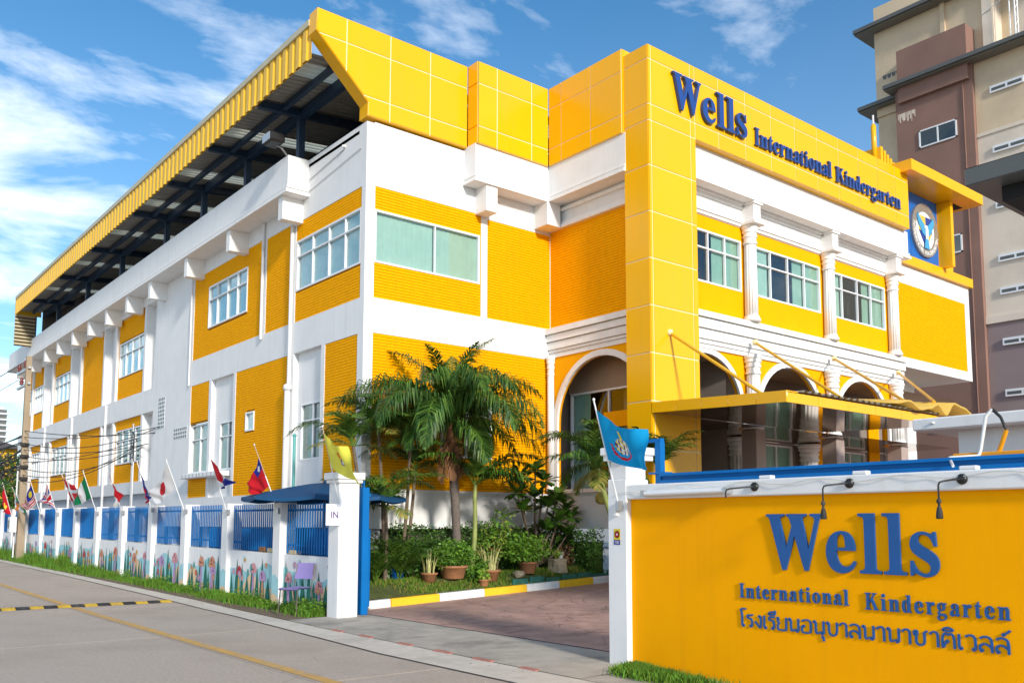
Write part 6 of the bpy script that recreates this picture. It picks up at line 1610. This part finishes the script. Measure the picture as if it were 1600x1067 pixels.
ft_ = thing('distant_tower', (43.5, 300, 0), 'pale distant high rise at the far left horizon', 'building')
mb = MB(); mb.box(36, 44.4, 300, 312, 0, 36.8, 'far_white'); mb.box(38, 43.8, 302, 310, 36.8, 38.2, 'far_white'); mb.build('body', ft_)
for k in range(14):
    z = 12 + k * 1.8; MB(FF(300)).box(36, 45.2, 0.0, 0.9, z, z + 0.5, 'far_white').build('balcony', ft_); MB(FF(300)).box(36, 44.3, 0.0, 0.02, z + 0.6, z + 1.6, 'eave_grey').build('window_strip', ft_)
# ------------------------------------------------------------------ plants
def frond(mb, base, az, el, L, droop, ll, m, n=34, w=0.028, plume=0.35, hang=0.5, rr=random, m2=None, bare=0.12, rw=0.014, arms=1.0):
    """one pinnate palm leaf: arching rachis with two rows of drooping leaflets"""
    pts = []; p = Vector(base); K = 14
    for i in range(K + 1):
        t = i / K; e = el - droop * t ** 1.25
        pts.append(p.copy())
        p = p + Vector((math.cos(az) * math.cos(e), math.sin(az) * math.cos(e), math.sin(e))) * (L / K)
    mb.tube([tuple(q) for q in pts], [rw * (1 - 0.8 * i / K) for i in range(K + 1)], 'leaf_palm_light' if m != 'leaf_dead' else 'leaf_dead', 5, False)
    for i in range(n):
        t = bare + (1 - bare) * (i + 0.5) / n
        k = min(int(t * K), K - 1); f = t * K - k
        c = pts[k].lerp(pts[k + 1], f); fw = (pts[k + 1] - pts[k]).normalized()
        side = fw.cross(Vector((0, 0, 1)));
        side = side.normalized() if side.length > 0.05 else Vector((math.sin(az), -math.cos(az), 0))
        up = side.cross(fw)
        prof = math.sin(math.pi * min(1, 0.18 + 0.86 * t)) ** 0.7
        for s in (-1, 1):
            l = ll * prof * rr.uniform(0.8, 1.1)
            lift = rr.uniform(-plume, plume)
            d = (side * s * math.cos(lift) * arms + up * math.sin(lift) + fw * rr.uniform(0.75, 1.15)).normalized()
            a = c; b = c + d * l * 0.5; d2 = (d + Vector((0, 0, -hang * rr.uniform(0.7, 1.4)))).normalized(); e_ = b + d2 * l * 0.5
            nn = d.cross(up if abs(d.dot(up)) < 0.9 else fw).normalized(); ww = w * rr.uniform(0.8, 1.15)
            mm = m2 if (m2 and rr.random() < 0.3) else m
            mb.add([tuple(a - nn * ww * 0.35), tuple(a + nn * ww * 0.35), tuple(b + nn * ww * 0.5), tuple(b - nn * ww * 0.5), tuple(e_)], [(0, 1, 2, 3), (3, 2, 4)], mm)
def palm(name, label, base, top, r0, r1, specs, tm='trunk_palm', group=None, shaft=None, seed=1, extra=None, kink=0.05):
    rr = random.Random(seed)
    t = thing(name, base, label, 'palm', group)
    mb = MB(); P = []; Rr_ = []; b, q = Vector(base), Vector(top); K = 22
    for i in range(K + 1):
        s = i / K; v = b.lerp(q, s); v.x += kink * math.sin(math.pi * s); P.append(tuple(v)); Rr_.append((r0 + (r1 - r0) * s) * (1.0 + (0.045 if i % 2 else 0)) * (1.25 if i == 0 else 1))
    mb.tube(P, Rr_, tm, 12); mb.build('trunk', t)
    if shaft:
        mb = MB(); mb.tube([top, tuple(q + (q - b).normalized() * shaft[0])], [r1 * 1.15, r1 * 0.7], shaft[1], 12); mb.build('crownshaft', t)
        q = q + (q - b).normalized() * shaft[0] * 0.85
    for sp in specs:
        mb = MB(); o = q + Vector((rr.uniform(-.03, .03), rr.uniform(-.03, .03), sp.get('dz', 0)))
        frond(mb, tuple(o), R(sp['az']), R(sp['el']), sp['L'], R(sp['dr']), sp['ll'], sp.get('m', 'leaf_palm'), sp.get('n', 34), sp.get('w', 0.03), sp.get('pl', 0.35), sp.get('h', 0.5), rr, sp.get('m2', 'leaf_palm_light'))
        mb.build('frond', t, fix=False)
    if extra: extra(t, q, rr)
    return t
rr0 = random.Random(21)
def ring(cnt, el, L, dr, ll, a0=0, je=10, jl=0.12, **kw):
    return [dict(az=a0 + 360 * i / cnt + rr0.uniform(-14, 14), el=el + rr0.uniform(-je, je), L=L * rr0.uniform(1 - jl, 1 + jl), dr=dr + rr0.uniform(-12, 12), ll=ll, **kw) for i in range(cnt)]
def dead_skirt(t, q, rr):
    for k in range(4):
        mb = MB(); frond(mb, (q.x, q.y, q.z - 0.1), R(200 + 50 * k), R(-68), 1.2 - 0.06 * k, R(20), 0.34, 'leaf_dead', 40, 0.03, 0.6, 1.2, rr, None); mb.build('dead_frond', t, fix=False)
LZ = lawn_z
palm('palm_tree', 'large palm with grey trunk and brown dead skirt in the middle of the lawn', (1.60, -1.30, LZ(1.6, -1.3)), (1.42, -1.30, 3.18), 0.085, 0.095,
     ring(9, 68, 2.85, 135, 0.66, 10, w=0.026, n=120, h=1.9, pl=0.7) + ring(11, 48, 2.9, 138, 0.70, 40, w=0.026, n=120, h=2.3, pl=0.7) + ring(6, 18, 2.2, 105, 0.62, 15, w=0.025, n=95, h=2.5, pl=0.7) + ring(5, 83, 2.4, 70, 0.50, 60, w=0.024, n=90, h=1.0, pl=0.6),
     shaft=(0.55, 'leaf_dead'), seed=3, extra=dead_skirt)
palm('palm_tree', 'slender young palm with green stem in front of the plinth', (1.95, -1.32, LZ(1.95, -1.3)), (2.02, -1.35, 2.15), 0.058, 0.045,
     ring(6, 46, 1.8, 95, 0.52, 0, w=0.034, n=56, h=0.8) + [dict(az=-5, el=52, L=2.1, dr=85, ll=0.56, w=0.034, n=60, h=0.8), dict(az=15, el=30, L=1.9, dr=70, ll=0.55, w=0.034, n=60, h=0.9), dict(az=-60, el=30, L=1.6, dr=90, ll=0.52, w=0.034, n=56, h=0.9), dict(az=40, el=65, L=1.8, dr=95, ll=0.5, w=0.034, n=56)],
     'trunk_green', shaft=(0.35, 'trunk_green'), seed=4)
# areca clump by the corner: each stem a palm of its own
AR = [((-0.30, -0.95), (-0.75, -1.0, 3.15), 6), ((0.10, -0.85), (-0.05, -0.8, 3.45), 6), ((0.45, -0.9), (0.62, -0.95, 3.15), 5), ((0.62, -0.75), (0.92, -0.7, 2.75), 5), ((-0.1, -1.2), (-0.25, -1.45, 1.9), 6)]
labs = ['leaning areca stem nearest the building corner, leftmost of the clump', 'tallest areca stem in the clump at the building corner', 'areca stem in the clump next to the large palm', 'thin areca stem against the front wall behind the large palm', 'short bushy areca stem at the front of the corner clump']
for i, ((bx0, by0), tp_, nf) in enumerate(AR):
    palm('areca_palm', labs[i], (bx0, by0, LZ(bx0, by0)), tp_, 0.04, 0.03, ring(nf + 1, 60, 1.6, 110, 0.44, 30 * i, w=0.026, n=46, h=0.6, m='leaf_palm' if i % 2 else 'leaf_palm_light', m2='leaf_palm') + ring(2, 15, 1.0, 70, 0.4, 70 * i, w=0.028, n=24, m='leaf_yellowish', m2='leaf_palm_light'), 'trunk', 'areca palms at the corner', None, 30 + i, None, 0.03)
for i, (x, y, nf) in enumerate(((-0.35, -1.25, 8), (0.25, -1.15, 8))):
    t = thing('areca_shoots', (x, y, LZ(x, y)), ['low tuft of feathery areca shoots beside the blue gate leaf', 'low tuft of feathery areca shoots left of the potted plants'][i], 'plant')
    for sp in ring(nf + 3, 66, 1.5, 80, 0.36, 20 * i, w=0.02, n=40, m='leaf_palm_light'):
        mb = MB(); frond(mb, (x, y, LZ(x, y)), R(sp['az']), R(sp['el']), sp['L'], R(sp['dr']), sp['ll'], 'leaf_palm_light' if rr0.random() < .5 else 'leaf_palm', sp['n'], sp['w'], 0.35, 0.4, rr0, 'leaf_palm'); mb.build('frond', t, fix=False)
palm('palm_tree', 'curved ringed palm leaning left in front of the arched window', (4.58, -3.70, 0.34), (3.50, -3.6, 2.75), 0.07, 0.05,
     ring(9, 64, 1.9, 118, 0.44, 15, w=0.022, n=64) + ring(7, 28, 1.5, 95, 0.42, 40, w=0.022, n=54, h=0.9) + ring(3, -15, 0.9, 60, 0.36, 100, m='leaf_yellowish', w=0.026, n=34), 'trunk_green', seed=8, kink=-0.10)
palm('palm_tree', 'short bushy palm behind the blue royal flag at the pillar foot', (4.78, -4.12, 0.34), (4.62, -4.25, 2.75), 0.05, 0.04,
     ring(10, 70, 1.25, 80, 0.40, 20, w=0.026, n=42), 'trunk_green', seed=9)
palm('palm_tree', 'small palm arching right beside the entrance canopy', (5.25, -4.55, 0.3), (5.2, -4.6, 2.1), 0.05, 0.04,
     [dict(az=-35, el=45, L=1.7, dr=105, ll=0.42, n=44, w=0.026), dict(az=-60, el=30, L=1.5, dr=90, ll=0.4, n=44, w=0.026), dict(az=-15, el=60, L=1.4, dr=95, ll=0.4, n=44, w=0.026), dict(az=-100, el=45, L=0.9, dr=90, ll=0.36), dict(az=150, el=50, L=0.9, dr=90, ll=0.36), dict(az=-20, el=5, L=1.0, dr=60, ll=0.38)], 'trunk_green', seed=10)
# leaf-cloud helper
def leafcloud(mb, pts_fn, n, size, mats, rr, flat=0.3):
    for i in range(n):
        c = Vector(pts_fn(rr)); a = rr.uniform(0, 2 * math.pi); b = rr.uniform(-0.9, 0.9)
        d = Vector((math.cos(a) * math.cos(b), math.sin(a) * math.cos(b), math.sin(b))); s = size * rr.uniform(0.65, 1.3)
        nrm = Vector((rr.gauss(0, 1), rr.gauss(0, 1), rr.gauss(0.6, 1))); side = d.cross(nrm)
        side = side.normalized() if side.length > 1e-3 else Vector((1, 0, 0))
        dn = Vector((0, 0, -0.18 * s))
        mb.add([tuple(c), tuple(c + d * s * 0.5 + side * s * 0.26 - dn * 0.3), tuple(c + d * s + dn), tuple(c + d * s * 0.5 - side * s * 0.26 - dn * 0.3)], [(0, 1, 2, 3)], rr.choice(mats))
def ellip(c, r, rr, shell=0.55):
    while True:
        q = Vector((rr.uniform(-1, 1), rr.uniform(-1, 1), rr.uniform(-1, 1)))
        if shell * rr.random() < q.length <= 1: break
    return (c[0] + q.x * r[0], c[1] + q.y * r[1], c[2] + q.z * r[2])
def blobs(cl):
    w = [r[0] * r[1] * r[2] for c, r in cl]
    def f(rr):
        c, r = rr.choices(cl, w)[0]; return ellip(c, r, rr)
    return f
# hedge under the plinth
hd = thing('hedge', (3, -0.7, LZ(3, -0.7)), 'dark clipped hedge along the foot of the front wall', 'hedge')
rr = random.Random(2); mb = MB()
def hp(rr):
    x = rr.uniform(0.35, 5.35); y = -0.62 + rr.uniform(-0.34, 0.3); top_ = 1.56 + 0.08 * math.sin(x * 3.1) + 0.05 * math.sin(x * 7.7)
    z = rr.uniform(LZ(x, y) + 0.02, top_); 
    if rr.random() < 0.5: y = -0.95 + rr.uniform(-0.05, 0.06) + 0.05 * math.sin(x * 5 + z * 4)
    return (x, y, z)
def hp2(rr):
    y = rr.uniform(-2.05, -0.4); x = 4.95 + rr.uniform(-0.12, 0.35)
    return (x, y, rr.uniform(LZ(x, y), 1.5 + 0.07 * math.sin(y * 5)))
leafcloud(mb, hp2, 3200, 0.07, ['leaf_dark', 'leaf_dark', 'leaf_mid'], rr)
leafcloud(mb, hp, 10500, 0.07, ['leaf_dark', 'leaf_dark', 'leaf_mid'], rr); mb.build('leaves', hd, fix=False)
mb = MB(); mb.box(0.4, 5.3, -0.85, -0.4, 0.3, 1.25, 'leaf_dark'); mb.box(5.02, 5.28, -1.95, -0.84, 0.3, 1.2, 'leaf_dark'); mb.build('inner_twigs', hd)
# plumeria with big leaf rosettes
pm = thing('plumeria', (4.0, -1.0, LZ(4, -1)), 'broad leaved plumeria shrub with rosettes in front of the wing', 'shrub')
rr = random.Random(6)
tips = [(3.45, -1.05, 2.30), (3.65, -0.9, 2.65), (3.95, -1.1, 2.85), (4.30, -1.0, 2.60), (3.5, -1.2, 1.9), (3.85, -1.2, 2.2), (4.2, -1.25, 2.0), (4.55, -1.15, 2.15), (4.85, -0.9, 2.25), (4.95, -1.2, 1.75), (4.45, -1.3, 1.65), (4.15, -1.25, 1.45), (4.75, -1.3, 1.35), (5.0, -1.0, 1.95)]
root = Vector((4.05, -1.0, LZ(4.05, -1.0)))
for i, tpp in enumerate(tips):
    tp_ = Vector(tpp); mid = root.lerp(tp_, 0.55) + Vector((rr.uniform(-.08, .08), 0, -0.1)); mb = MB(); mb.tube([tuple(root + Vector((rr.uniform(-.05, .05), rr.uniform(-.05, .05), 0))), tuple(mid), tuple(tp_)], [0.035, 0.024, 0.018], 'trunk', 8); br_ = mb.build('branch', pm)
    mb = MB()
    for k in range(26):
        a = k * 2.4 + rr.uniform(-.2, .2); e = R(rr.uniform(-18, 58)); l = rr.uniform(0.30, 0.46); w = 0.078
        d = Vector((math.cos(a) * math.cos(e), math.sin(a) * math.cos(e), math.sin(e))); sd = d.cross(Vector((0, 0, 1))).normalized(); o = tp_ + d * 0.03
        m1 = o + d * l * 0.35; m2_ = o + d * l * 0.7 + Vector((0, 0, -0.02)); en = o + d * l + Vector((0, 0, -0.06))
        fold = Vector((0, 0, 0.012))
        mb.add([tuple(o), tuple(m1 + sd * w * .8 + fold), tuple(m1), tuple(m1 - sd * w * .8 + fold), tuple(m2_ + sd * w + fold), tuple(m2_), tuple(m2_ - sd * w + fold), tuple(en)], [(0, 1, 2), (0, 2, 3), (1, 4, 5, 2), (2, 5, 6, 3), (4, 7, 5), (5, 7, 6)], rr.choice(['leaf_mid', 'leaf_dark', 'leaf_mid']))
    mb.build('leaf_rosette', br_, fix=False)
# flowering shrub between palm and plumeria
def shrub(name, label, base, cl, n, size, mats, seed, pot=None, flowers=0, stems=5, cat='shrub'):
    rr = random.Random(seed); t = thing(name, base, label, cat)
    z0 = base[2]
    if pot:
        r, h, m = pot; mb = MB(); mb.lathe(base, [(r * 0.72, 0), (r * 0.78, 0.02), (r * 0.98, h * 0.82), (r * 1.08, h * 0.84), (r * 1.08, h), (r * 0.95, h), (r * 0.90, h - 0.04), (0, h - 0.04)], m, 22); mb.build('pot', t); z0 += h - 0.05
    mb = MB()
    for k in range(stems):
        c, r = rr.choice(cl); mb.tube([(base[0] + rr.uniform(-.04, .04), base[1] + rr.uniform(-.04, .04), z0), (base[0] + (c[0] - base[0]) * .5, base[1] + (c[1] - base[1]) * .5, z0 + (c[2] - z0) * .6), c], [0.018, 0.012, 0.006], 'trunk', 6)
    mb.build('stems', t)
    mb = MB(); leafcloud(mb, blobs(cl), n, size, mats, rr); mb.build('foliage', t, fix=False)
    for k in range(flowers):
        c, r = rr.choice(cl); p = ellip(c, r, rr, 0.9); mb = MB()
        for q in range(7):
            a = q * 0.9; mb.add([p, (p[0] + .05 * math.cos(a), p[1] + .05 * math.sin(a) - .02, p[2] + .03), (p[0] + .05 * math.cos(a + .8), p[1] + .05 * math.sin(a + .8) - .02, p[2] + .01)], [(0, 1, 2)], 'flower_red')
        mb.build('flower', t, fix=False)
    return t
z = LZ(1.3, -1.5)
shrub('potted_shrub', 'round green bush in a wide terracotta bowl on the lawn', (1.32, -1.55, LZ(1.32, -1.55)), [((1.32, -1.55, 1.0), (0.46, 0.4, 0.26)), ((1.08, -1.6, 0.90), (0.30, 0.3, 0.22)), ((1.58, -1.55, 0.93), (0.3, 0.3, 0.24)), ((1.3, -1.6, 1.16), (0.3, 0.28, 0.16))], 2300, 0.065, ['leaf_mid', 'leaf_bright', 'leaf_mid'], 12, (0.29, 0.27, 'terracotta'), cat='potted plant')
shrub('potted_shrub', 'bright green croton in a small pot left of the tree stump', (3.30, -1.60, LZ(3.3, -1.6)), [((3.2, -1.6, 1.15), (0.42, 0.35, 0.28)), ((3.55, -1.55, 1.08), (0.36, 0.3, 0.28)), ((3.0, -1.55, 1.0), (0.3, 0.3, 0.26)), ((3.3, -1.6, 0.92), (0.5, 0.3, 0.16))], 1300, 0.085, ['leaf_bright', 'leaf_mid', 'leaf_bright'], 13, (0.20, 0.26, 'terracotta'), cat='potted plant')
shrub('flowering_shrub', 'loose shrub with red flowers behind the snake plant', (2.75, -1.15, LZ(2.75, -1.15)), [((2.75, -1.15, 1.35), (0.36, 0.3, 0.36)), ((2.6, -1.1, 1.05), (0.4, 0.3, 0.3)), ((2.95, -1.15, 1.7), (0.26, 0.25, 0.3))], 900, 0.085, ['leaf_mid', 'leaf_bright', 'leaf_lime'], 14, None, 4)
shrub('leafy_plant', 'small leafy plant at the kerb between the pots', (1.85, -1.85, LZ(1.85, -1.85)), [((1.85, -1.85, 0.62), (0.14, 0.14, 0.26)), ((1.7, -1.8, 0.55), (0.2, 0.15, 0.2))], 260, 0.11, ['leaf_mid', 'leaf_dark', 'leaf_bright'], 15, cat='plant')
shrub('dry_bush', 'dry reddish brown bush behind the tree stump', (4.75, -1.25, LZ(4.75, -1.25)), [((4.75, -1.25, 0.85), (0.26, 0.22, 0.34))], 420, 0.07, ['leaf_dead', 'leaf_dead', 'trunk'], 16, None, 0, 22, cat='bush')
shrub('leafy_plant', 'dark ground plants between hedge and blue bucket', (0.75, -0.95, LZ(0.75, -0.95)), [((0.75, -1.0, 0.85), (0.45, 0.2, 0.42)), ((0.2, -0.95, 0.85), (0.45, 0.2, 0.42)), ((-0.35, -0.9, 0.75), (0.3, 0.2, 0.35))], 1700, 0.09, ['leaf_dark', 'leaf_mid', 'leaf_dark'], 18, cat='plant')
# snake plants in pots
for (x, y, n, r, h, ph_, lab, sd) in ((0.68, -1.62, 15, 0.165, 0.19, 0.52, 'pale snake plant in a small terracotta pot at the left', 1), (2.10, -1.80, 30, 0.20, 0.24, 0.56, 'dense pale snake plant in a brown pot near the kerb', 2)):
    rr = random.Random(sd); z0 = LZ(x, y); t = thing('snake_plant', (x, y, z0), lab, 'potted plant')
    mb = MB(); mb.lathe((x, y, z0), [(r * 0.75, 0), (r * 0.95, h * 0.8), (r * 1.08, h * 0.82), (r * 1.08, h), (r * 0.9, h), (r * 0.85, h - 0.03), (0, h - 0.03)], 'terracotta', 20); mb.build('pot', t)
    for k in range(n):
        a = rr.uniform(0, 6.28); rad = r * 0.75 * math.sqrt(rr.random()); o = Vector((x + rad * math.cos(a), y + rad * math.sin(a), z0 + h - 0.04)); L = ph_ * rr.uniform(0.6, 1.1); lean = Vector((math.cos(a), math.sin(a), 0)) * rr.uniform(0.05, 0.5) * L * (0.4 + rad / r)
        w = rr.uniform(0.018, 0.028); sd_ = Vector((math.cos(a + 1.4 + rr.uniform(-.6, .6)), math.sin(a + 1.4), 0)); mb = MB(); vs = []
        for i in range(5):
            s = i / 4; c = o + Vector((0, 0, L * s)) + lean * s * s; ww = w * (1 - s ** 2.2) + 0.001; vs += [tuple(c - sd_ * ww), tuple(c + Vector((0, 0, 0)) + sd_.cross(Vector((0, 0, 1))) * ww * 0.5), tuple(c + sd_ * ww)]
        mb.add(vs, [(3 * i + j, 3 * i + j + 1, 3 * i + j + 4, 3 * i + j + 3) for i in range(4) for j in (0, 1)], 'sansevieria', True); mb.build('leaf', t, fix=False)
# other small garden things
x, y = 1.62, -1.98; z0 = LZ(x, y)
t = shrub('potted_plant', 'tiny pot with a few leaves at the kerb edge', (1.78, -2.0, LZ(1.78, -2.0)), [((1.78, -2.0, 0.58), (0.10, 0.08, 0.14))], 60, 0.10, ['leaf_bright', 'leaf_lime'], 25, (0.11, 0.14, 'terracotta'), 0, 2, cat='potted plant')
x, y = 4.18, -1.62; z0 = LZ(x, y); stp = thing('tree_stump', (x, y, z0), 'pale sawn tree stump used as a plant stand', 'stump')
mb = MB(); vs = []; n = 14
for (s, hh) in ((1.05, 0), (0.92, 0.12), (0.95, 0.24), (1.0, 0.31)):
    for k in range(n): a = 2 * math.pi * k / n; q = 0.235 * s * (1 + 0.10 * math.sin(3 * a + 1) + 0.05 * math.sin(5 * a + hh * 9)); vs.append((x + q * math.cos(a), y + q * math.sin(a), z0 - 0.02 + hh))
mb.add(vs, [(i * n + k, i * n + (k + 1) % n, i * n + n + (k + 1) % n, i * n + n + k) for i in range(3) for k in range(n)] + [tuple(range(3 * n, 4 * n))], 'stone'); mb.build('log', stp)
shrub('potted_plant', 'lime leaved plant in a white cup on the stump', (x + 0.08, y, z0 + 0.29), [((x - 0.02, y, z0 + 0.43), (0.16, 0.12, 0.08)), ((x - 0.12, y - 0.08, z0 + 0.3), (0.08, 0.08, 0.14))], 150, 0.06, ['leaf_lime', 'leaf_bright'], 22, (0.07, 0.14, 'pole_white'), 0, 2, cat='potted plant')
mb = MB(); x, y = 0.28, -1.05; z0 = LZ(x, y)
bk = thing('bucket', (x, y, z0), 'blue plastic bucket behind the snake plant', 'bucket')
mb.lathe((x, y, z0), [(0.13, 0), (0.165, 0.30), (0.175, 0.30), (0.175, 0.33), (0.16, 0.33), (0.125, 0.03), (0, 0.03)], 'plastic_blue', 20); mb.build('body', bk)
mb = MB(); mb.tube([(x + 0.17 * math.cos(w), y, z0 + 0.31 + 0.02 + 0.14 * math.sin(w)) for w in [math.pi * k / 10 for k in range(11)]], 0.006, 'metal', 6); mb.build('handle', bk)
for k in range(7):
    x = 2.5 + 0.47 * k; mb = MB(); mb.bevbox(x, x + 0.42, -2.07, -2.02, LZ(x, -2.05) - 0.05, LZ(x, -2.05) + 0.12 + 0.03 * math.sin(k * 2.2), 'tile_green', 0.008)
    if k == 0: edg = thing('bed_edging', (4, -2.04, 0.2), 'row of dark green tiles edging the flower bed behind the kerb', 'edging')
    mb.build('edging_tile', edg)
mb = MB(); rck = thing('rock', (2.92, -1.75, LZ(2.92, -1.75)), 'small grey brown rock beside the croton pot', 'rock')
vs = []; rr = random.Random(4)
bm = bmesh.new(); bmesh.ops.create_icosphere(bm, subdivisions=2, radius=0.14)
for v in bm.verts: v.co *= 1 + rr.uniform(-.18, .18); v.co.z *= 0.7
mb.add([(v.co.x + 2.92, v.co.y - 1.75, v.co.z + LZ(2.92, -1.75) + 0.06) for v in bm.verts], [tuple(v.index for v in f.verts) for f in bm.faces], 'stone'); bm.free(); mb.build('stone', rck)
mb = MB(); mb.tube([(5.05, -1.5, LZ(5, -1.5)), (5.12, -1.52, 0.95)], 0.012, 'plastic_blue', 6); mb.build('garden_stake', label='thin blue stake leaning in the flower bed', cat='stake')
bn = thing('stool', (-0.55, 0.2, 0.1), 'low folding stool with pale seat glimpsed behind the gate leaf', 'stool')
mb = MB(); mb.bevbox(-0.85, -0.35, -0.6, -0.2, 0.42, 0.46, 'sack', 0.01); mb.build('seat', bn)
for sx, sy in ((0, 0), (1, 0), (0, 1), (1, 1)):
    mb = MB(); mb.tube([(-0.82 + 0.44 * sx, -0.57 + 0.34 * sy, 0.12), (-0.82 + 0.44 * (1 - sx), -0.57 + 0.34 * sy, 0.42)], 0.012, 'metal', 6); mb.build('leg', bn)
# grass
def blades(mb, pts, rr, mats):
    for (x, y, z, h) in pts:
        a = rr.uniform(0, 6.28); w = rr.uniform(0.004, 0.009) * (1 + h * 2); dx, dy = math.cos(a) * w, math.sin(a) * w; lx, ly = rr.gauss(0, 0.35) * h, rr.gauss(0, 0.35) * h
        mb.add([(x - dx, y - dy, z), (x + dx, y + dy, z), (x + lx * .4 + dx * .7, y + ly * .4 + dy * .7, z + h * .6), (x + lx * .4 - dx * .7, y + ly * .4 - dy * .7, z + h * .6), (x + lx, y + ly, z + h)], [(0, 1, 2, 3), (3, 2, 4)], rr.choice(mats))
rr = random.Random(31); mb = MB(); P = []
for i in range(15000):
    x = rr.uniform(-0.85, 5.3); y = rr.uniform(-2.08, -0.9)
    if math.sin(x * 3.3 + 1) + math.sin(y * 6 + x) < -1.2: continue
    if x < 0.2 and y < -1.75 + 0.5 * rr.random() and x < -0.3 + 0.6 * rr.random(): continue
    P.append((x, y, LZ(x, y) - 0.005, rr.uniform(0.03, 0.09)))
blades(mb, P, rr, ['grass_blade', 'grass_blade', 'weed', 'leaf_yellowish']); mb.build('lawn_grass', label='short patchy lawn grass behind the painted kerb', cat='grass', kind='stuff', fix=False)
mb = MB(); P = []
for i in range(24000):
    y = -2.6 + 36 * rr.random() ** 1.5; far = min(1, max(0, (y - 9) / 6))
    x = -2.02 - abs(rr.gauss(0, 0.17 + 0.07 * far)) - (0.08 * rr.random())
    if x < -2.75: continue
    clump = 0.5 + 0.5 * math.sin(y * 2.3) * math.sin(y * 0.9 + 2)
    if clump < 0.32 and y < 9 and rr.random() < 0.65: continue
    h = rr.uniform(0.03, 0.11) + 0.17 * clump * rr.random() + far * rr.uniform(0, 0.42) * (0.5 + 0.5 * math.sin(y * 1.7))
    P.append((x, y, gz(y), max(0.04, h)))
blades(mb, P, rr, ['grass_blade', 'weed', 'weed', 'grass_blade'])
leafcloud(mb, lambda r: (lambda y: (-2.04 - abs(r.gauss(0, 0.14)), y, gz(y) + r.uniform(0.02, 0.16) + (0.15 * r.random() if math.sin(y * 2.3) > 0.2 else 0)))(-2.5 + 30 * r.random() ** 1.5), 4200, 0.055, ['weed', 'grass_blade', 'leaf_bright'], rr)
mb.build('verge_grass', label='ragged green weeds and grass at the foot of the mural wall', cat='grass', kind='stuff', fix=False)
mb = MB(); P = []
for i in range(5200):
    y = -9.85 - abs(rr.gauss(0, 0.5)); x = -2.12 - abs(rr.gauss(0, 0.16)) - (0.10 if y < -10.1 else 0)
    if y < -12.5 or x < -2.7: continue
    P.append((x, y, 0.0, rr.uniform(0.05, 0.13)))
blades(mb, P, rr, ['grass_blade', 'weed']); mb.build('wall_foot_grass', label='tuft of bright grass at the foot of the yellow sign wall', cat='grass', kind='stuff', fix=False)
# ------------------------------------------------------------------ trees beyond
def broad(name, label, base, h, cl, n, size, mats, seed):
    rr = random.Random(seed); t = thing(name, base, label, 'tree')
    mb = MB(); mb.tube([base, (base[0] + 0.1, base[1], base[2] + h * 0.4), (base[0] - 0.05, base[1], base[2] + h * 0.75)], [0.16, 0.12, 0.05], 'trunk', 10)
    for c, r in cl: mb.tube([(base[0] + 0.1, base[1], base[2] + h * 0.4), c], [0.07, 0.02], 'trunk', 6)
    mb.build('trunk', t)
    mb = MB(); leafcloud(mb, blobs(cl), n, size, mats, rr); mb.build('crown', t, fix=False)
broad('street_tree', 'dark green tree in front of the yellow house at the far left', (0.6, 40.0, 0.3), 4.6, [((0.2, 40, 2.9), (1.5, 1.3, 1.2)), ((1.4, 40.5, 3.3), (1.2, 1.2, 1.2)), ((-0.8, 40, 2.3), (1.2, 1.0, 1.1)), ((0.8, 40, 1.6), (1.8, 1.2, 1.0))], 4200, 0.22, ['leaf_dark', 'leaf_dark', 'leaf_mid'], 51)
broad('street_tree', 'dark tree under the cable bundle left of the utility pole', (2.2, 52.0, 0.4), 6.0, [((2.0, 52, 5.6), (1.6, 1.4, 0.9)), ((3.2, 52, 4.2), (1.2, 1.2, 1.3)), ((1.0, 52, 4.4), (1.4, 1.2, 1.4))], 3000, 0.26, ['leaf_dark', 'leaf_dark', 'trunk'], 52)
# banana and palm behind the guard house
bnn = thing('banana_plant', (14, -5.2, 0.3), 'single upright banana leaf behind the guard house roof', 'plant')
BX = Vector((14.2, -8.0, 0.3))
mb = MB(); mb.tube([tuple(BX), (14.2, -8.0, 3.6)], [0.14, 0.09], 'trunk_green', 10); mb.build('stem', bnn)
for (dx, dy, L, w, lean) in ((0.1, -0.1, 1.25, 0.22, 0.25), (-0.3, 0.3, 0.9, 0.2, 0.6), (0.4, 0.3, 0.9, 0.2, 0.7)):
    mb = MB(); vs = []; d = Vector((dx, dy, 0)).normalized()
    sd_ = Vector((0.82, -0.57, 0))
    for i in range(9):
        s = i / 8; c = Vector((14.2, -8.0, 3.5)) + Vector((0, 0, 1)) * L * s * (1 - 0.2 * lean * s) + d * lean * L * s * s * 0.5; ww = w * math.sin(math.pi * (0.08 + 0.84 * s)) ** 0.6
        vs += [tuple(c - sd_ * ww + Vector((0, 0, 0.03))), tuple(c), tuple(c + sd_ * ww + Vector((0, 0, 0.03)))]
    mb.add(vs, [(3 * i + j, 3 * i + j + 1, 3 * i + j + 4, 3 * i + j + 3) for i in range(8) for j in (0, 1)], 'leaf_bright', True); mb.build('leaf', bnn, fix=False)
palm('palm_tree', 'dark palm crown peeking over the guard house at the right edge', (15.5, -9.6, 0.3), (15.5, -9.6, 3.7), 0.1, 0.08, ring(11, 45, 1.2, 95, 0.5, 5, w=0.04, n=28), 'trunk', seed=60)
